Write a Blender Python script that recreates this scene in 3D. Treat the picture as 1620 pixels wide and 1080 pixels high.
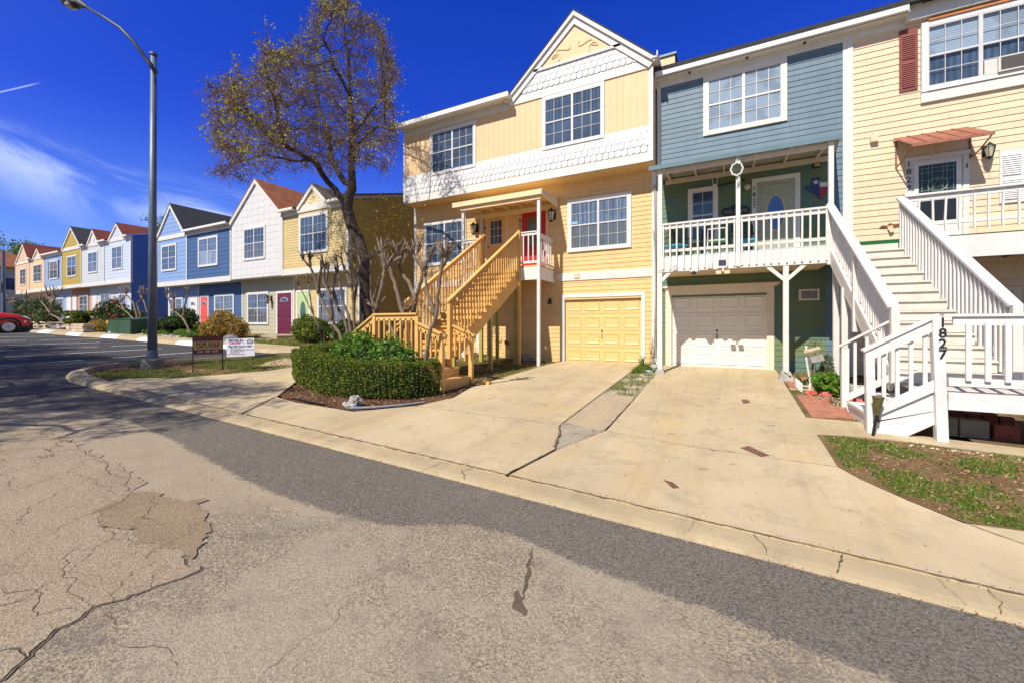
import bpy, bmesh, math, random
import numpy as np
from mathutils import Vector, Matrix, noise, kdtree, geometry
R = math.radians
rnd = random.Random(11)
nr = np.random.RandomState(5)
sc = bpy.context.scene
for o in list(bpy.data.objects): bpy.data.objects.remove(o)
col = sc.collection

# ------------------------------------------------------------------ camera
F_PX = 651.0; CX = 810.0; HY = 516.0; YAW = R(27.3); CAM = Vector((0, -13.1, 1.21))
cd = bpy.data.cameras.new('camera'); cam = bpy.data.objects.new('camera', cd); col.objects.link(cam)
cam.location = CAM; cam.rotation_euler = (R(90), 0, YAW)
cd.sensor_width = 36; cd.lens = 36 * F_PX / 1620; cd.shift_y = -24 / 1620.0
cd.clip_start = .05; cd.clip_end = 900
sc.camera = cam
# ------------------------------------------------------------------ sun, sky, exposure
SD = Vector((.21, 1, -1.13)).normalized()
sl = bpy.data.lights.new('sun', 'SUN'); sl.energy = 4.9; sl.angle = R(.5); sl.color = (1, .925, .83)
so = bpy.data.objects.new('sun', sl); col.objects.link(so); so.rotation_euler = SD.to_track_quat('-Z', 'Y').to_euler()
sc.view_settings.view_transform = 'Standard'; sc.view_settings.look = 'None'
sc.view_settings.exposure = .36; sc.view_settings.gamma = 1
sc.cycles.max_bounces = 8; sc.cycles.transparent_max_bounces = 16
try: sc.cycles.use_denoising = True
except Exception: pass

class NT:
    def __init__(s, tree): s.t = tree; s.n = tree.nodes; s.l = tree.links
    def new(s, typ, **k):
        n = s.n.new(typ)
        for a, b in k.items(): setattr(n, a, b)
        return n
    def put(s, sock, v):
        if isinstance(v, bpy.types.NodeSocket): s.l.new(v, sock)
        else:
            if isinstance(v, (tuple, list)) and len(v) == 3 and len(sock.default_value) == 4: v = (*v, 1)
            sock.default_value = v
    def math(s, op, a, b=None, c=None, clamp=False):
        n = s.new('ShaderNodeMath', operation=op); n.use_clamp = clamp
        s.put(n.inputs[0], a)
        if b is not None: s.put(n.inputs[1], b)
        if c is not None: s.put(n.inputs[2], c)
        return n.outputs[0]
    def mix(s, f, a, b, typ='MIX'):
        n = s.new('ShaderNodeMix', data_type='RGBA', blend_type=typ)
        s.put(n.inputs[0], f); s.put(n.inputs[6], a); s.put(n.inputs[7], b)
        return n.outputs[2]
    def noise(s, vec, scale, det=3, rough=.5, out='Fac', dist=0):
        n = s.new('ShaderNodeTexNoise'); n.inputs['Scale'].default_value = scale; n.inputs['Detail'].default_value = det
        n.inputs['Roughness'].default_value = rough; n.inputs['Distortion'].default_value = dist
        if vec is not None: s.l.new(vec, n.inputs['Vector'])
        return n.outputs[out]
    def ramp(s, fac, a, b, ca=(0, 0, 0), cb=(1, 1, 1)):
        n = s.new('ShaderNodeValToRGB'); s.l.new(fac, n.inputs[0])
        n.color_ramp.elements[0].position = a; n.color_ramp.elements[1].position = b
        n.color_ramp.elements[0].color = (*ca, 1); n.color_ramp.elements[1].color = (*cb, 1)
        return n.outputs[0]
    def sstep(s, v, a, b):
        n = s.new('ShaderNodeMapRange', interpolation_type='SMOOTHSTEP'); s.l.new(v, n.inputs[0])
        n.inputs[1].default_value = a; n.inputs[2].default_value = b
        return n.outputs[0]
    def pos(s): return s.new('ShaderNodeNewGeometry').outputs['Position']
    def scale(s, vec, v):
        n = s.new('ShaderNodeVectorMath', operation='MULTIPLY'); s.l.new(vec, n.inputs[0]); n.inputs[1].default_value = v
        return n.outputs[0]
    def bump(s, h, strength, dist):
        n = s.new('ShaderNodeBump'); n.inputs['Strength'].default_value = strength; n.inputs['Distance'].default_value = dist
        s.l.new(h, n.inputs['Height']); return n.outputs[0]

w = bpy.data.worlds.new('World'); sc.world = w; w.use_nodes = True
T = NT(w.node_tree); T.n.clear()
sky = T.new('ShaderNodeTexSky', sky_type='NISHITA'); sky.sun_disc = False
sky.sun_elevation = math.asin(-SD.z); sky.sun_rotation = math.atan2(-SD.x, -SD.y)
sky.altitude = 200; sky.air_density = 1.0; sky.dust_density = .25; sky.ozone_density = 3.5
tc = T.new('ShaderNodeTexCoord').outputs['Generated']
sx = T.new('ShaderNodeSeparateXYZ'); T.l.new(tc, sx.inputs[0])
az = T.math('MULTIPLY', T.math('ARCTAN2', sx.outputs[0], sx.outputs[1]), 57.2958)
el = T.math('MULTIPLY', T.math('ARCSINE', sx.outputs[2]), 57.2958)
hs = T.new('ShaderNodeHueSaturation'); hs.inputs['Saturation'].default_value = 1.36; hs.inputs['Value'].default_value = 1.0
T.l.new(sky.outputs[0], hs.inputs['Color'])
tint = T.mix(1.0, hs.outputs[0], (.90, .55, 1.66), 'MULTIPLY')
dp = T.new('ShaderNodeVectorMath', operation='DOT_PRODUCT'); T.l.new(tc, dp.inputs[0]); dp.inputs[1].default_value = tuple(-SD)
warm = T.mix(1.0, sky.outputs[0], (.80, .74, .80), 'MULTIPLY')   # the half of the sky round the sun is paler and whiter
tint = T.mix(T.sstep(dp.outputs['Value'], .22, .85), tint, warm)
low = T.math('MULTIPLY', T.math('SUBTRACT', 1.0, T.sstep(el, 0, 24)), .46); tint = T.mix(low, tint, (2.0, 5.5, 8.4))
cv = T.new('ShaderNodeCombineXYZ'); T.l.new(T.math('MULTIPLY', az, .075), cv.inputs[0]); T.l.new(T.math('MULTIPLY', T.math('ADD', el, T.math('MULTIPLY', az, .25)), .17), cv.inputs[1])
n1 = T.noise(cv.outputs[0], 1.0, 9, .60, dist=.55)
# a wispy ridge falling from left to right, and a low faint veil
ridge = T.math('SUBTRACT', el, T.math('ADD', 13.7, T.math('MULTIPLY', T.math('ADD', az, 67), -.13)))
m1 = T.math('MULTIPLY', T.sstep(ridge, -5.5, .2), T.math('SUBTRACT', 1.0, T.sstep(ridge, .2, 3.0)))
m1 = T.math('MULTIPLY', m1, T.math('SUBTRACT', 1.0, T.sstep(az, -56, -36)))
m2 = T.math('MULTIPLY', T.math('SUBTRACT', 1.0, T.sstep(el, 2.0, 14.0)), T.math('SUBTRACT', 1.0, T.sstep(az, -75, -50)))
cl = T.math('ADD', T.math('MULTIPLY', m1, T.sstep(n1, .38, .70)), T.math('MULTIPLY', m2, T.math('MULTIPLY', T.sstep(n1, .42, .72), .55)))
cl = T.math('MULTIPLY', cl, .66, clamp=True)
trail = T.math('SUBTRACT', el, T.math('ADD', 19.6, T.math('MULTIPLY', T.math('ADD', az, 78.5), .71)))
trail = T.math('MULTIPLY', T.math('SUBTRACT', 1.0, T.sstep(T.math('ABSOLUTE', trail), .02, .11)), T.math('MULTIPLY', T.math('SUBTRACT', 1.0, T.sstep(az, -77, -76)), .4))
cl = T.math('MAXIMUM', cl, trail)
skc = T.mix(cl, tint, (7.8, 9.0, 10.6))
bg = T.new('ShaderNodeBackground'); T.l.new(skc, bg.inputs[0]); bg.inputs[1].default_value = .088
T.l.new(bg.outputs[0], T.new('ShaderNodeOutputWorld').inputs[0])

# ------------------------------------------------------------------ helpers
def ray(px, py):
    c, s_ = math.cos(YAW), math.sin(YAW)
    u = (px - CX) / F_PX; v = (HY - py) / F_PX
    return Vector((-s_ + c * u, c + s_ * u, v))
def at(px, py, Y):
    d = ray(px, py); t = (Y - CAM.y) / d.y; return CAM + d * t
def ss(a, b, x):
    t = min(1, max(0, (x - a) / (b - a))); return t * t * (3 - 2 * t)
YC = -9.36
def H(x, y):
    xx = max(x, -70)
    z = -.08 + .055 * min(max(y, YC), 3) - .04 * xx
    if xx < -38: z -= .04 * (-38 - xx) * .9
    if y > YC:
        k = ss(-6, 0, y) * ss(-9, -6, x)
        z += k * (.08 + .04 * min(x, 8))
        z += .13 * ss(-.5, 2.2, x) * ss(YC + .3, -6.2, y) * (1 - ss(-5.5, 0, y))
    return z
W = {}
def setp(o, label=None, cat=None, group=None, kind=None):
    if label: o['label'] = label
    if cat: o['category'] = cat
    if group: o['group'] = group
    if kind: o['kind'] = kind
    return o
def thing(name, loc, label, cat, group=None):
    o = bpy.data.objects.new(name, None); col.objects.link(o); o.location = loc; o.empty_display_size = .2
    W[o.name] = Vector(loc); return setp(o, label, cat, group)
class MB:
    def __init__(s, M=None): s.v = []; s.f = []; s.M = M
    def add(s, vs, fs):
        b = len(s.v)
        for v in vs:
            v = Vector(v); s.v.append(s.M @ v if s.M is not None else v)
        s.f += [tuple(b + i for i in f) for f in fs]
    def quad(s, a, b, c, d): s.add([a, b, c, d], [(0, 1, 2, 3)])
    def box(s, x0, x1, y0, y1, z0, z1):
        s.add([(x0, y0, z0), (x1, y0, z0), (x1, y1, z0), (x0, y1, z0), (x0, y0, z1), (x1, y0, z1), (x1, y1, z1), (x0, y1, z1)],
              [(0, 3, 2, 1), (4, 5, 6, 7), (0, 1, 5, 4), (1, 2, 6, 5), (2, 3, 7, 6), (3, 0, 4, 7)])
    def prism(s, pts, y0, y1):           # polygon in x,z extruded along y
        n = len(pts)
        s.add([(p[0], y0, p[1]) for p in pts] + [(p[0], y1, p[1]) for p in pts],
              [tuple(range(n)), tuple(range(2 * n - 1, n - 1, -1))] + [(i, i + n, (i + 1) % n + n, (i + 1) % n) for i in range(n)])
    def slab(s, pts, z0, z1):            # polygon in x,y extruded along z
        n = len(pts)
        s.add([(p[0], p[1], z0) for p in pts] + [(p[0], p[1], z1) for p in pts],
              [tuple(range(n - 1, -1, -1)), tuple(range(n, 2 * n))] + [(i, (i + 1) % n, (i + 1) % n + n, i + n) for i in range(n)])
    def beam(s, a, b, wd, hh, up=(0, 0, 1)):  # rectangular bar
        a = Vector(a); b = Vector(b); d = (b - a).normalized(); u = Vector(up); r = d.cross(u)
        if r.length < 1e-4: r = d.cross(Vector((0, 1, 0)))
        r.normalize(); u = r.cross(d); r = r * wd / 2; u = u * hh / 2
        s.add([a - r - u, a + r - u, a + r + u, a - r + u, b - r - u, b + r - u, b + r + u, b - r + u],
              [(0, 1, 2, 3), (7, 6, 5, 4), (0, 4, 5, 1), (1, 5, 6, 2), (2, 6, 7, 3), (3, 7, 4, 0)])
    def tube(s, path, rad, n=8, cap=True):
        path = [Vector(p) for p in path]; k = len(path)
        if not hasattr(rad, '__len__'): rad = [rad] * k
        vs = []; pr = None
        for i, p in enumerate(path):
            d = (path[min(i + 1, k - 1)] - path[max(i - 1, 0)])
            d = d.normalized() if d.length > 1e-9 else Vector((0, 0, 1))
            if pr is None: pr = d.orthogonal().normalized()
            pr = pr - d * pr.dot(d)
            pr = pr.normalized() if pr.length > 1e-6 else d.orthogonal().normalized()
            q = d.cross(pr)
            vs += [p + (pr * math.cos(2 * math.pi * j / n) + q * math.sin(2 * math.pi * j / n)) * rad[i] for j in range(n)]
        fs = [(i * n + j, i * n + (j + 1) % n, (i + 1) * n + (j + 1) % n, (i + 1) * n + j) for i in range(k - 1) for j in range(n)]
        if cap: fs += [tuple(range(n - 1, -1, -1)), tuple(range((k - 1) * n, k * n))]
        s.add(vs, fs)
    def lathe(s, c, prof, n=16):        # profile [(r,z)]
        s.tube([Vector(c) + Vector((0, 0, z)) for r, z in prof], [max(r, .001) for r, z in prof], n)
    def ball(s, c, r, n=10, sz=(1, 1, 1), jit=0):
        vs = []; fs = []; m = n // 2 + 1
        for i in range(m + 1):
            th = math.pi * i / m
            for j in range(n):
                ph = 2 * math.pi * j / n; k = 1 + jit * (noise.noise(Vector((math.sin(th) * math.cos(ph) * 1.7 + c[0] * 3, math.sin(th) * math.sin(ph) * 1.7 + c[1] * 3, math.cos(th) * 1.7))) * 2)
                vs.append((c[0] + r * k * sz[0] * math.sin(th) * math.cos(ph), c[1] + r * k * sz[1] * math.sin(th) * math.sin(ph), c[2] + r * k * sz[2] * math.cos(th)))
        for i in range(m):
            for j in range(n): fs.append((i * n + j, (i + 1) * n + j, (i + 1) * n + (j + 1) % n, i * n + (j + 1) % n))
        s.add(vs, fs)
    def build(s, name, mat, parent=None, loc=None, smooth=False, bevel=0, label=None):
        org = Vector(loc) if loc is not None else (W[parent.name] if parent else Vector((0, 0, 0)))
        me = bpy.data.meshes.new(name); me.from_pydata([tuple(v - org) for v in s.v], [], s.f); me.update()
        me.materials.append(mat)
        if smooth: me.polygons.foreach_set('use_smooth', [True] * len(me.polygons))
        o = bpy.data.objects.new(name, me); col.objects.link(o)
        if parent: o.parent = parent; o.location = org - W[parent.name]
        else: o.location = org
        W[o.name] = org
        if bevel:
            m = o.modifiers.new('bevel', 'BEVEL'); m.width = bevel; m.segments = 1; m.limit_method = 'ANGLE'
        if label: o['label'] = label
        return o
def npmesh(name, verts, faces_per, mat, parent=None, smooth=False, loc=None):
    """verts (N,3) numpy, consecutive groups of faces_per vertices are faces"""
    org = Vector(loc) if loc is not None else (W[parent.name] if parent else Vector((0, 0, 0)))
    n = len(verts); me = bpy.data.meshes.new(name)
    me.vertices.add(n); me.vertices.foreach_set('co', (verts - np.array(org)).astype(np.float32).ravel())
    k = n // faces_per; me.loops.add(n); me.loops.foreach_set('vertex_index', np.arange(n, dtype=np.int32))
    me.polygons.add(k); me.polygons.foreach_set('loop_start', np.arange(0, n, faces_per, dtype=np.int32))
    me.polygons.foreach_set('loop_total', np.full(k, faces_per, dtype=np.int32)); me.update(calc_edges=True)
    me.materials.append(mat)
    o = bpy.data.objects.new(name, me); col.objects.link(o)
    if parent: o.parent = parent; o.location = org - W[parent.name]
    else: o.location = org
    W[o.name] = org; return o
def leafquads(P, size, aspect=.55, up=0.0, jit=.35):
    """rhombic leaves at points P, randomly turned"""
    n = len(P); a = nr.normal(size=(n, 3)); a[:, 2] += up; a /= np.linalg.norm(a, axis=1)[:, None]
    b = nr.normal(size=(n, 3)); b -= a * (a * b).sum(1)[:, None]; b /= np.linalg.norm(b, axis=1)[:, None]
    s = (size * (1 + jit * (nr.rand(n) - .5) * 2))[:, None] if np.isscalar(size) else (size * (1 + jit * (nr.rand(n) - .5) * 2))[:, None]
    V = np.empty((n, 4, 3)); V[:, 0] = P - b * s / 2; V[:, 2] = P + b * s / 2
    V[:, 1] = P + a * s * aspect / 2 + b * s * .08; V[:, 3] = P - a * s * aspect / 2 + b * s * .08
    return V.reshape(-1, 3)
TXT = {}
def text(body, size, loc, mat, name='lettering', parent=None, ext=.004, align='CENTER', rot=(R(90), 0, 0), space=1.0, shear=0, sx=1.0, bold=0, line=1.0):
    cu = bpy.data.curves.new('t', 'FONT'); cu.body = body; cu.size = size; cu.extrude = ext; cu.align_x = align; cu.align_y = 'CENTER'
    cu.space_character = space; cu.shear = shear; cu.offset = bold; cu.space_line = line; cu.resolution_u = 2
    o = bpy.data.objects.new('t', cu); col.objects.link(o)
    dg = bpy.context.evaluated_depsgraph_get(); me = bpy.data.meshes.new_from_object(o.evaluated_get(dg)); bpy.data.objects.remove(o)
    M = Matrix.Translation(loc) @ Matrix.Rotation(rot[2], 4, 'Z') @ Matrix.Rotation(rot[0], 4, 'X') @ Matrix.Scale(sx, 4, (1, 0, 0))
    org = W[parent.name] if parent else Vector(loc)
    me.transform(Matrix.Translation(-org) @ M); me.materials.clear(); me.materials.append(mat); me.name = name
    r = bpy.data.objects.new(name, me); col.objects.link(r)
    if parent: r.parent = parent
    else: r.location = org
    W[r.name] = org; return r
# ------------------------------------------------------------------ materials
MT = {}
def mat(name, c, rough=.7, var=.12, vs=1.5, bump=0, bs=40, dirt=0, dirtc=(.2, .17, .12), metal=0, spec=.5, grain=None, streak=0, board=0):
    if name in MT: return MT[name]
    m = bpy.data.materials.new(name); m.use_nodes = True; T = NT(m.node_tree); b = T.n['Principled BSDF']
    p = T.pos()
    n1 = T.noise(p, vs, 4, .6)
    lo = tuple(x * (1 - var) for x in c); hi = tuple(min(1, x * (1 + var)) for x in c)
    cc = T.ramp(n1, .3, .7, lo, hi)
    if grain:      # stretched fine grain
        g = T.noise(T.scale(p, grain), 6, 3, .6)
        cc = T.mix(T.math('MULTIPLY', T.sstep(g, .5, .72), .35), cc, tuple(x * .72 for x in c))
    if streak:
        g = T.noise(T.scale(p, (5, 5, .35)), 1.6, 5, .65)
        cc = T.mix(T.math('MULTIPLY', T.sstep(g, .52, .75), streak), cc, dirtc)
    if board:      # every board weathered a little differently, with butt joints
        s = T.new('ShaderNodeSeparateXYZ'); T.l.new(p, s.inputs[0]); bd = T.math('FLOOR', T.math('DIVIDE', s.outputs[2], board))
        xx = T.math('ADD', T.math('DIVIDE', T.math('ADD', s.outputs[0], s.outputs[1]), 3.6), T.math('MULTIPLY', bd, .618)); cv = T.new('ShaderNodeCombineXYZ')
        T.l.new(T.math('FLOOR', xx), cv.inputs[0]); T.l.new(bd, cv.inputs[1]); wn = T.new('ShaderNodeTexWhiteNoise', noise_dimensions='3D'); T.l.new(cv.outputs[0], wn.inputs[0])
        cc = T.mix(T.math('MULTIPLY', wn.outputs[0], .22), cc, tuple(x * .55 for x in c))
        fr = T.math('FRACT', xx); cc = T.mix(T.math('MULTIPLY', T.math('LESS_THAN', fr, .0028), .55), cc, tuple(x * .25 for x in c))
        dr = T.noise(T.scale(p, (3, 3, .5)), 2.2, 6, .7); cc = T.mix(T.math('MULTIPLY', T.sstep(dr, .48, .74), .36), cc, tuple(x * .62 for x in c))
    if dirt:
        d = T.noise(p, 5.5, 6, .72)
        cc = T.mix(T.math('MULTIPLY', T.sstep(d, .56, .74), dirt), cc, dirtc)
    T.l.new(cc, b.inputs['Base Color'])
    b.inputs['Roughness'].default_value = rough; b.inputs['Metallic'].default_value = metal; b.inputs['Specular IOR Level'].default_value = spec
    if bump: T.l.new(T.bump(T.noise(p, bs, 4, .6), .6, bump), b.inputs['Normal'])
    MT[name] = m; return m
def leafmat(name, cols, rough=.6, trans=.25, pos=None):
    m = bpy.data.materials.new(name); m.use_nodes = True; T = NT(m.node_tree); b = T.n['Principled BSDF']
    r = T.new('ShaderNodeNewGeometry').outputs['Random Per Island']
    n = T.new('ShaderNodeValToRGB'); T.l.new(r, n.inputs[0]); n.color_ramp.interpolation = 'LINEAR'
    e = n.color_ramp.elements
    for i, c in enumerate(cols):
        q = i / (len(cols) - 1)
        if i < 2: e[i].position = q if i == 0 else q; e[i].color = (*c, 1)
        else: x = e.new(q); x.color = (*c, 1)
    if len(cols) > 2:
        e[0].position = 0
    T.l.new(n.outputs[0], b.inputs['Base Color']); b.inputs['Roughness'].default_value = rough; b.inputs['Specular IOR Level'].default_value = .3
    tr = T.new('ShaderNodeBsdfTranslucent'); T.l.new(n.outputs[0], tr.inputs[0])
    mx = T.new('ShaderNodeMixShader'); mx.inputs[0].default_value = trans
    T.l.new(b.outputs[0], mx.inputs[1]); T.l.new(tr.outputs[0], mx.inputs[2]); T.l.new(mx.outputs[0], T.n['Material Output'].inputs[0])
    return m
WHITE = mat('white_paint', (.68, .67, .65), .55, .04, 2, dirt=.35, dirtc=(.44, .42, .38), grain=(1, 1, 1))
WHITE2 = mat('weathered_white_paint', (.655, .64, .60), .6, .05, 3, dirt=.55, dirtc=(.40, .36, .29), bump=.002, bs=60)
WSH = mat('white_shingle_paint', (.64, .64, .64), .6, .04, 4, dirt=.2, dirtc=(.5, .5, .5))
YEL = mat('yellow_siding_paint', (.74, .495, .21), .6, .05, 1.2, board=.142, streak=.12, dirtc=(.55, .37, .15))
YPAN = mat('cream_panel_paint', (.72, .505, .28), .62, .04, 1.5, streak=.10, dirtc=(.60, .46, .25))
YDOOR = mat('yellow_garage_paint', (.72, .50, .20), .45, .03, 1.5, streak=.10, dirtc=(.55, .40, .18))
CREAMT = mat('cream_trim_paint', (.72, .54, .30), .6, .05, 2)
BLUE = mat('slate_blue_paint', (.115, .185, .24), .6, .12, 1.6, board=.15, streak=.25, dirtc=(.24, .34, .40))
BLUET = mat('blue_trim_paint', (.10, .175, .21), .6, .1, 2)
def greenmat():
    m = mat('green_siding_paint', (.12, .19, .10), .6, .1, 2); T = NT(m.node_tree); b = T.n['Principled BSDF']; p = T.pos()
    s = T.new('ShaderNodeSeparateXYZ'); T.l.new(p, s.inputs[0])
    bd = T.math('FLOOR', T.math('MULTIPLY', s.outputs[2], 6.667))       # each board was painted on its own
    cv = T.new('ShaderNodeCombineXYZ'); T.l.new(T.math('MULTIPLY', s.outputs[0], .7), cv.inputs[0]); T.l.new(T.math('MULTIPLY', bd, .31), cv.inputs[2])
    n = T.noise(cv.outputs[0], 1.3, 2)
    c = T.ramp(n, .36, .62, (.14, .185, .065), (.095, .17, .13))
    T.l.new(c, b.inputs['Base Color']); return m
GREEN = greenmat()
Y29 = mat('pale_yellow_siding_paint', (.73, .575, .38), .6, .05, 1.0, board=.15, streak=.10, dirtc=(.62, .48, .28))
TAN = mat('tan_siding_paint', (.60, .47, .22), .62, .05, 1.5, board=.125)
TANP = mat('tan_panel_paint', (.72, .58, .34), .62, .05, 1.5)
OLIVE = mat('olive_side_paint', (.58, .46, .09), .65, .06, 1.5, board=.115)
NAVY = mat('navy_siding_paint', (.050, .11, .25), .6, .08, 1.5)
SKYB = mat('light_blue_siding_paint', (.22, .34, .60), .6, .05, 1.5)
GREIGE = mat('khaki_siding_paint', (.46, .43, .32), .6, .06, 1.5)
MUST = mat('mustard_siding_paint', (.42, .31, .06), .6, .06, 1.5)
PEACH = mat('peach_siding_paint', (.68, .46, .30), .6, .04, 1.5)
PEACH2 = mat('apricot_siding_paint', (.70, .50, .29), .6, .04, 1.5)
STEEL = mat('grey_blue_siding_paint', (.25, .36, .55), .6, .05, 1.5)
PGREY = mat('pale_grey_siding_paint', (.53, .55, .58), .6, .04, 1.5)
PBLUE = mat('pale_blue_siding_paint', (.50, .57, .68), .6, .04, 1.5)
SIDEB = mat('cobalt_side_paint', (.10, .20, .38), .6, .05, 1.5)
RUST = mat('rust_siding_paint', (.40, .16, .07), .6, .05, 1.5)
SAGE = mat('sage_siding_paint', (.42, .50, .38), .6, .05, 1.5)
RED = mat('red_door_paint', (.48, .012, .02), .4, .05, 3)
CORAL = mat('coral_door_paint', (.72, .10, .07), .45, .05, 3)
PLUM = mat('plum_door_paint', (.13, .018, .05), .4, .05, 3)
MINT = mat('mint_door_paint', (.42, .56, .26), .45, .05, 3)
SAGED = mat('grey_green_door_paint', (.36, .36, .25), .45, .05, 3)
YD = mat('orange_yellow_door_paint', (.72, .42, .12), .5, .05, 3)
BRICKR = mat('maroon_shutter_paint', (.20, .045, .035), .6, .08, 3)
DARKSH = mat('dark_shutter_paint', (.05, .05, .07), .6, .08, 3)
BLACK = mat('black_metal', (.012, .012, .014), .4, .1, 5)
BLKNUM = mat('black_number', (.01, .01, .01), .5, 0, 5)
GOLD = mat('brass', (.6, .42, .1), .35, .1, 5, metal=.8)
METAL = mat('galvanised_steel', (.12, .155, .20), .5, .2, 3, metal=.3, streak=.3, dirtc=(.28, .30, .32))
DMETAL = mat('dark_bronze_metal', (.07, .07, .07), .5, .1, 3, metal=.4)
GUT = mat('gutter_white', (.72, .71, .68), .5, .06, 1, streak=.25, dirtc=(.45, .42, .36))
LUMB = mat('new_lumber', (.68, .405, .115), .7, .12, 2.2, grain=(6, 6, .5), dirt=.25, dirtc=(.50, .30, .08), bump=.001, bs=80)
LUMBG = mat('green_treated_post', (.40, .34, .08), .7, .12, 2.2, grain=(8, 8, .5))
OLDW = mat('old_brown_wood', (.16, .085, .04), .8, .25, 4, grain=(2, 8, 8))
ROOFB = mat('black_shingle_roof', (.030, .031, .035), .9, .3, 9, bump=.01, bs=14)
ROOFR = mat('rust_brown_shingle_roof', (.26, .085, .03), .9, .28, 2.5, bump=.01, bs=14, streak=.3, dirtc=(.36, .2, .1))
ROOFM = mat('maroon_shingle_roof', (.17, .035, .018), .9, .25, 5, bump=.01, bs=14)
ROOFG = mat('grey_brown_shingle_roof', (.12, .09, .06), .9, .25, 5, bump=.01, bs=14)
BARK = mat('bark', (.060, .043, .032), .95, .45, 7, bump=.05, bs=26, dirt=.5, dirtc=(.14, .11, .08))
MYRT = mat('smooth_grey_bark', (.165, .12, .08), .8, .35, 6, dirt=.7, dirtc=(.10, .065, .04), bump=.006, bs=30)
TWIG = mat('twig_bark', (.13, .085, .06), .9, .2, 5)
STONE = mat('buff_stone', (.52, .42, .30), .9, .22, 3, bump=.01, bs=30)
ROCKG = mat('grey_rock', (.33, .31, .28), .9, .25, 6, bump=.01, bs=25)
BRICK = mat('red_brick_paver', (.38, .16, .10), .9, .18, 5, dirt=.5, dirtc=(.30, .22, .15))
BRICKD = mat('dark_red_brick', (.22, .06, .04), .9, .2, 5)
CINDER = mat('mossy_cinder_block', (.24, .22, .16), .95, .2, 6, bump=.01, bs=60)
TGREEN = mat('green_box_paint', (.035, .085, .045), .45, .08, 2)
CARR = mat('red_car_paint', (.75, .035, .012), .22, .02, 2, spec=.7)
TYRE = mat('tyre_rubber', (.02, .02, .02), .8, .1, 5)
CHROME = mat('alloy', (.55, .55, .57), .3, .05, 5, metal=.9)
RUSTM = mat('rusty_awning_metal', (.30, .115, .07), .65, .3, 7, dirt=.8, dirtc=(.55, .36, .27), metal=.1)
LAMPG = mat('lamp_glass', (.50, .46, .33), .2, .1, 8)
CARPET = mat('green_outdoor_carpet', (.005, .10, .03), .95, .15, 20)
PLATE = mat('rusty_plate', (.16, .075, .05), .8, .2, 9)
STRAW = mat('wicker', (.45, .36, .24), .9, .2, 9)

def glassmat():
    m = bpy.data.materials.new('window_glass'); m.use_nodes = True; T = NT(m.node_tree); T.n.remove(T.n['Principled BSDF'])
    tr = T.new('ShaderNodeBsdfTransparent'); tr.inputs[0].default_value = (.80, .87, .94, 1)
    gl = T.new('ShaderNodeBsdfGlossy'); gl.inputs[0].default_value = (.9, .95, 1, 1); gl.inputs['Roughness'].default_value = .03
    fr = T.new('ShaderNodeLayerWeight'); fr.inputs[0].default_value = .5
    wob = T.bump(T.noise(T.pos(), 1.6, 1), .25, .05); T.l.new(wob, gl.inputs['Normal'])
    f = T.math('ADD', T.math('MULTIPLY', T.math('POWER', fr.outputs['Facing'], 3.0), .85), .07, clamp=True)
    mx = T.new('ShaderNodeMixShader'); T.l.new(f, mx.inputs[0]); T.l.new(tr.outputs[0], mx.inputs[1]); T.l.new(gl.outputs[0], mx.inputs[2])
    T.l.new(mx.outputs[0], T.n['Material Output'].inputs[0]); return m
GLASS = glassmat()
DARKIN = mat('dark_room', (.045, .07, .12), .8, .6, 1.2)
def curtmat(name, c, scale, horiz=False, lo=.55):
    m = bpy.data.materials.new(name); m.use_nodes = True; T = NT(m.node_tree); b = T.n['Principled BSDF']; p = T.pos()
    wv = T.new('ShaderNodeTexWave'); wv.bands_direction = 'Z' if horiz else 'X'; wv.inputs['Scale'].default_value = scale
    wv.inputs['Distortion'].default_value = 0 if horiz else 2.2; wv.inputs['Detail'].default_value = 0 if horiz else 3; T.l.new(p, wv.inputs['Vector'])
    cc = T.ramp(wv.outputs['Fac'], .1, .8, tuple(x * lo for x in c), c)
    cc = T.mix(T.math('MULTIPLY', T.sstep(T.noise(p, 1.5, 3), .48, .60), .5), cc, tuple(x * .42 for x in c))
    T.l.new(cc, b.inputs['Base Color']); T.l.new(T.bump(wv.outputs['Fac'], .3, .004), b.inputs['Normal']); b.inputs['Roughness'].default_value = .9
    return m
CURT = curtmat('white_curtain', (.22, .27, .36), 2.2)
BLIND = curtmat('white_blind', (.50, .54, .58), 6.0, True, .72)
SCREEN = curtmat('grey_screen', (.19, .19, .19), 3.0, False, .8)
GREENREF = curtmat('painted_green_reflection', (.03, .10, .06), 1.2)  # green reflection of the glass, painted into the backing colour
BCURT = curtmat('blue_grey_curtain', (.10, .145, .21), 2.6)

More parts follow.
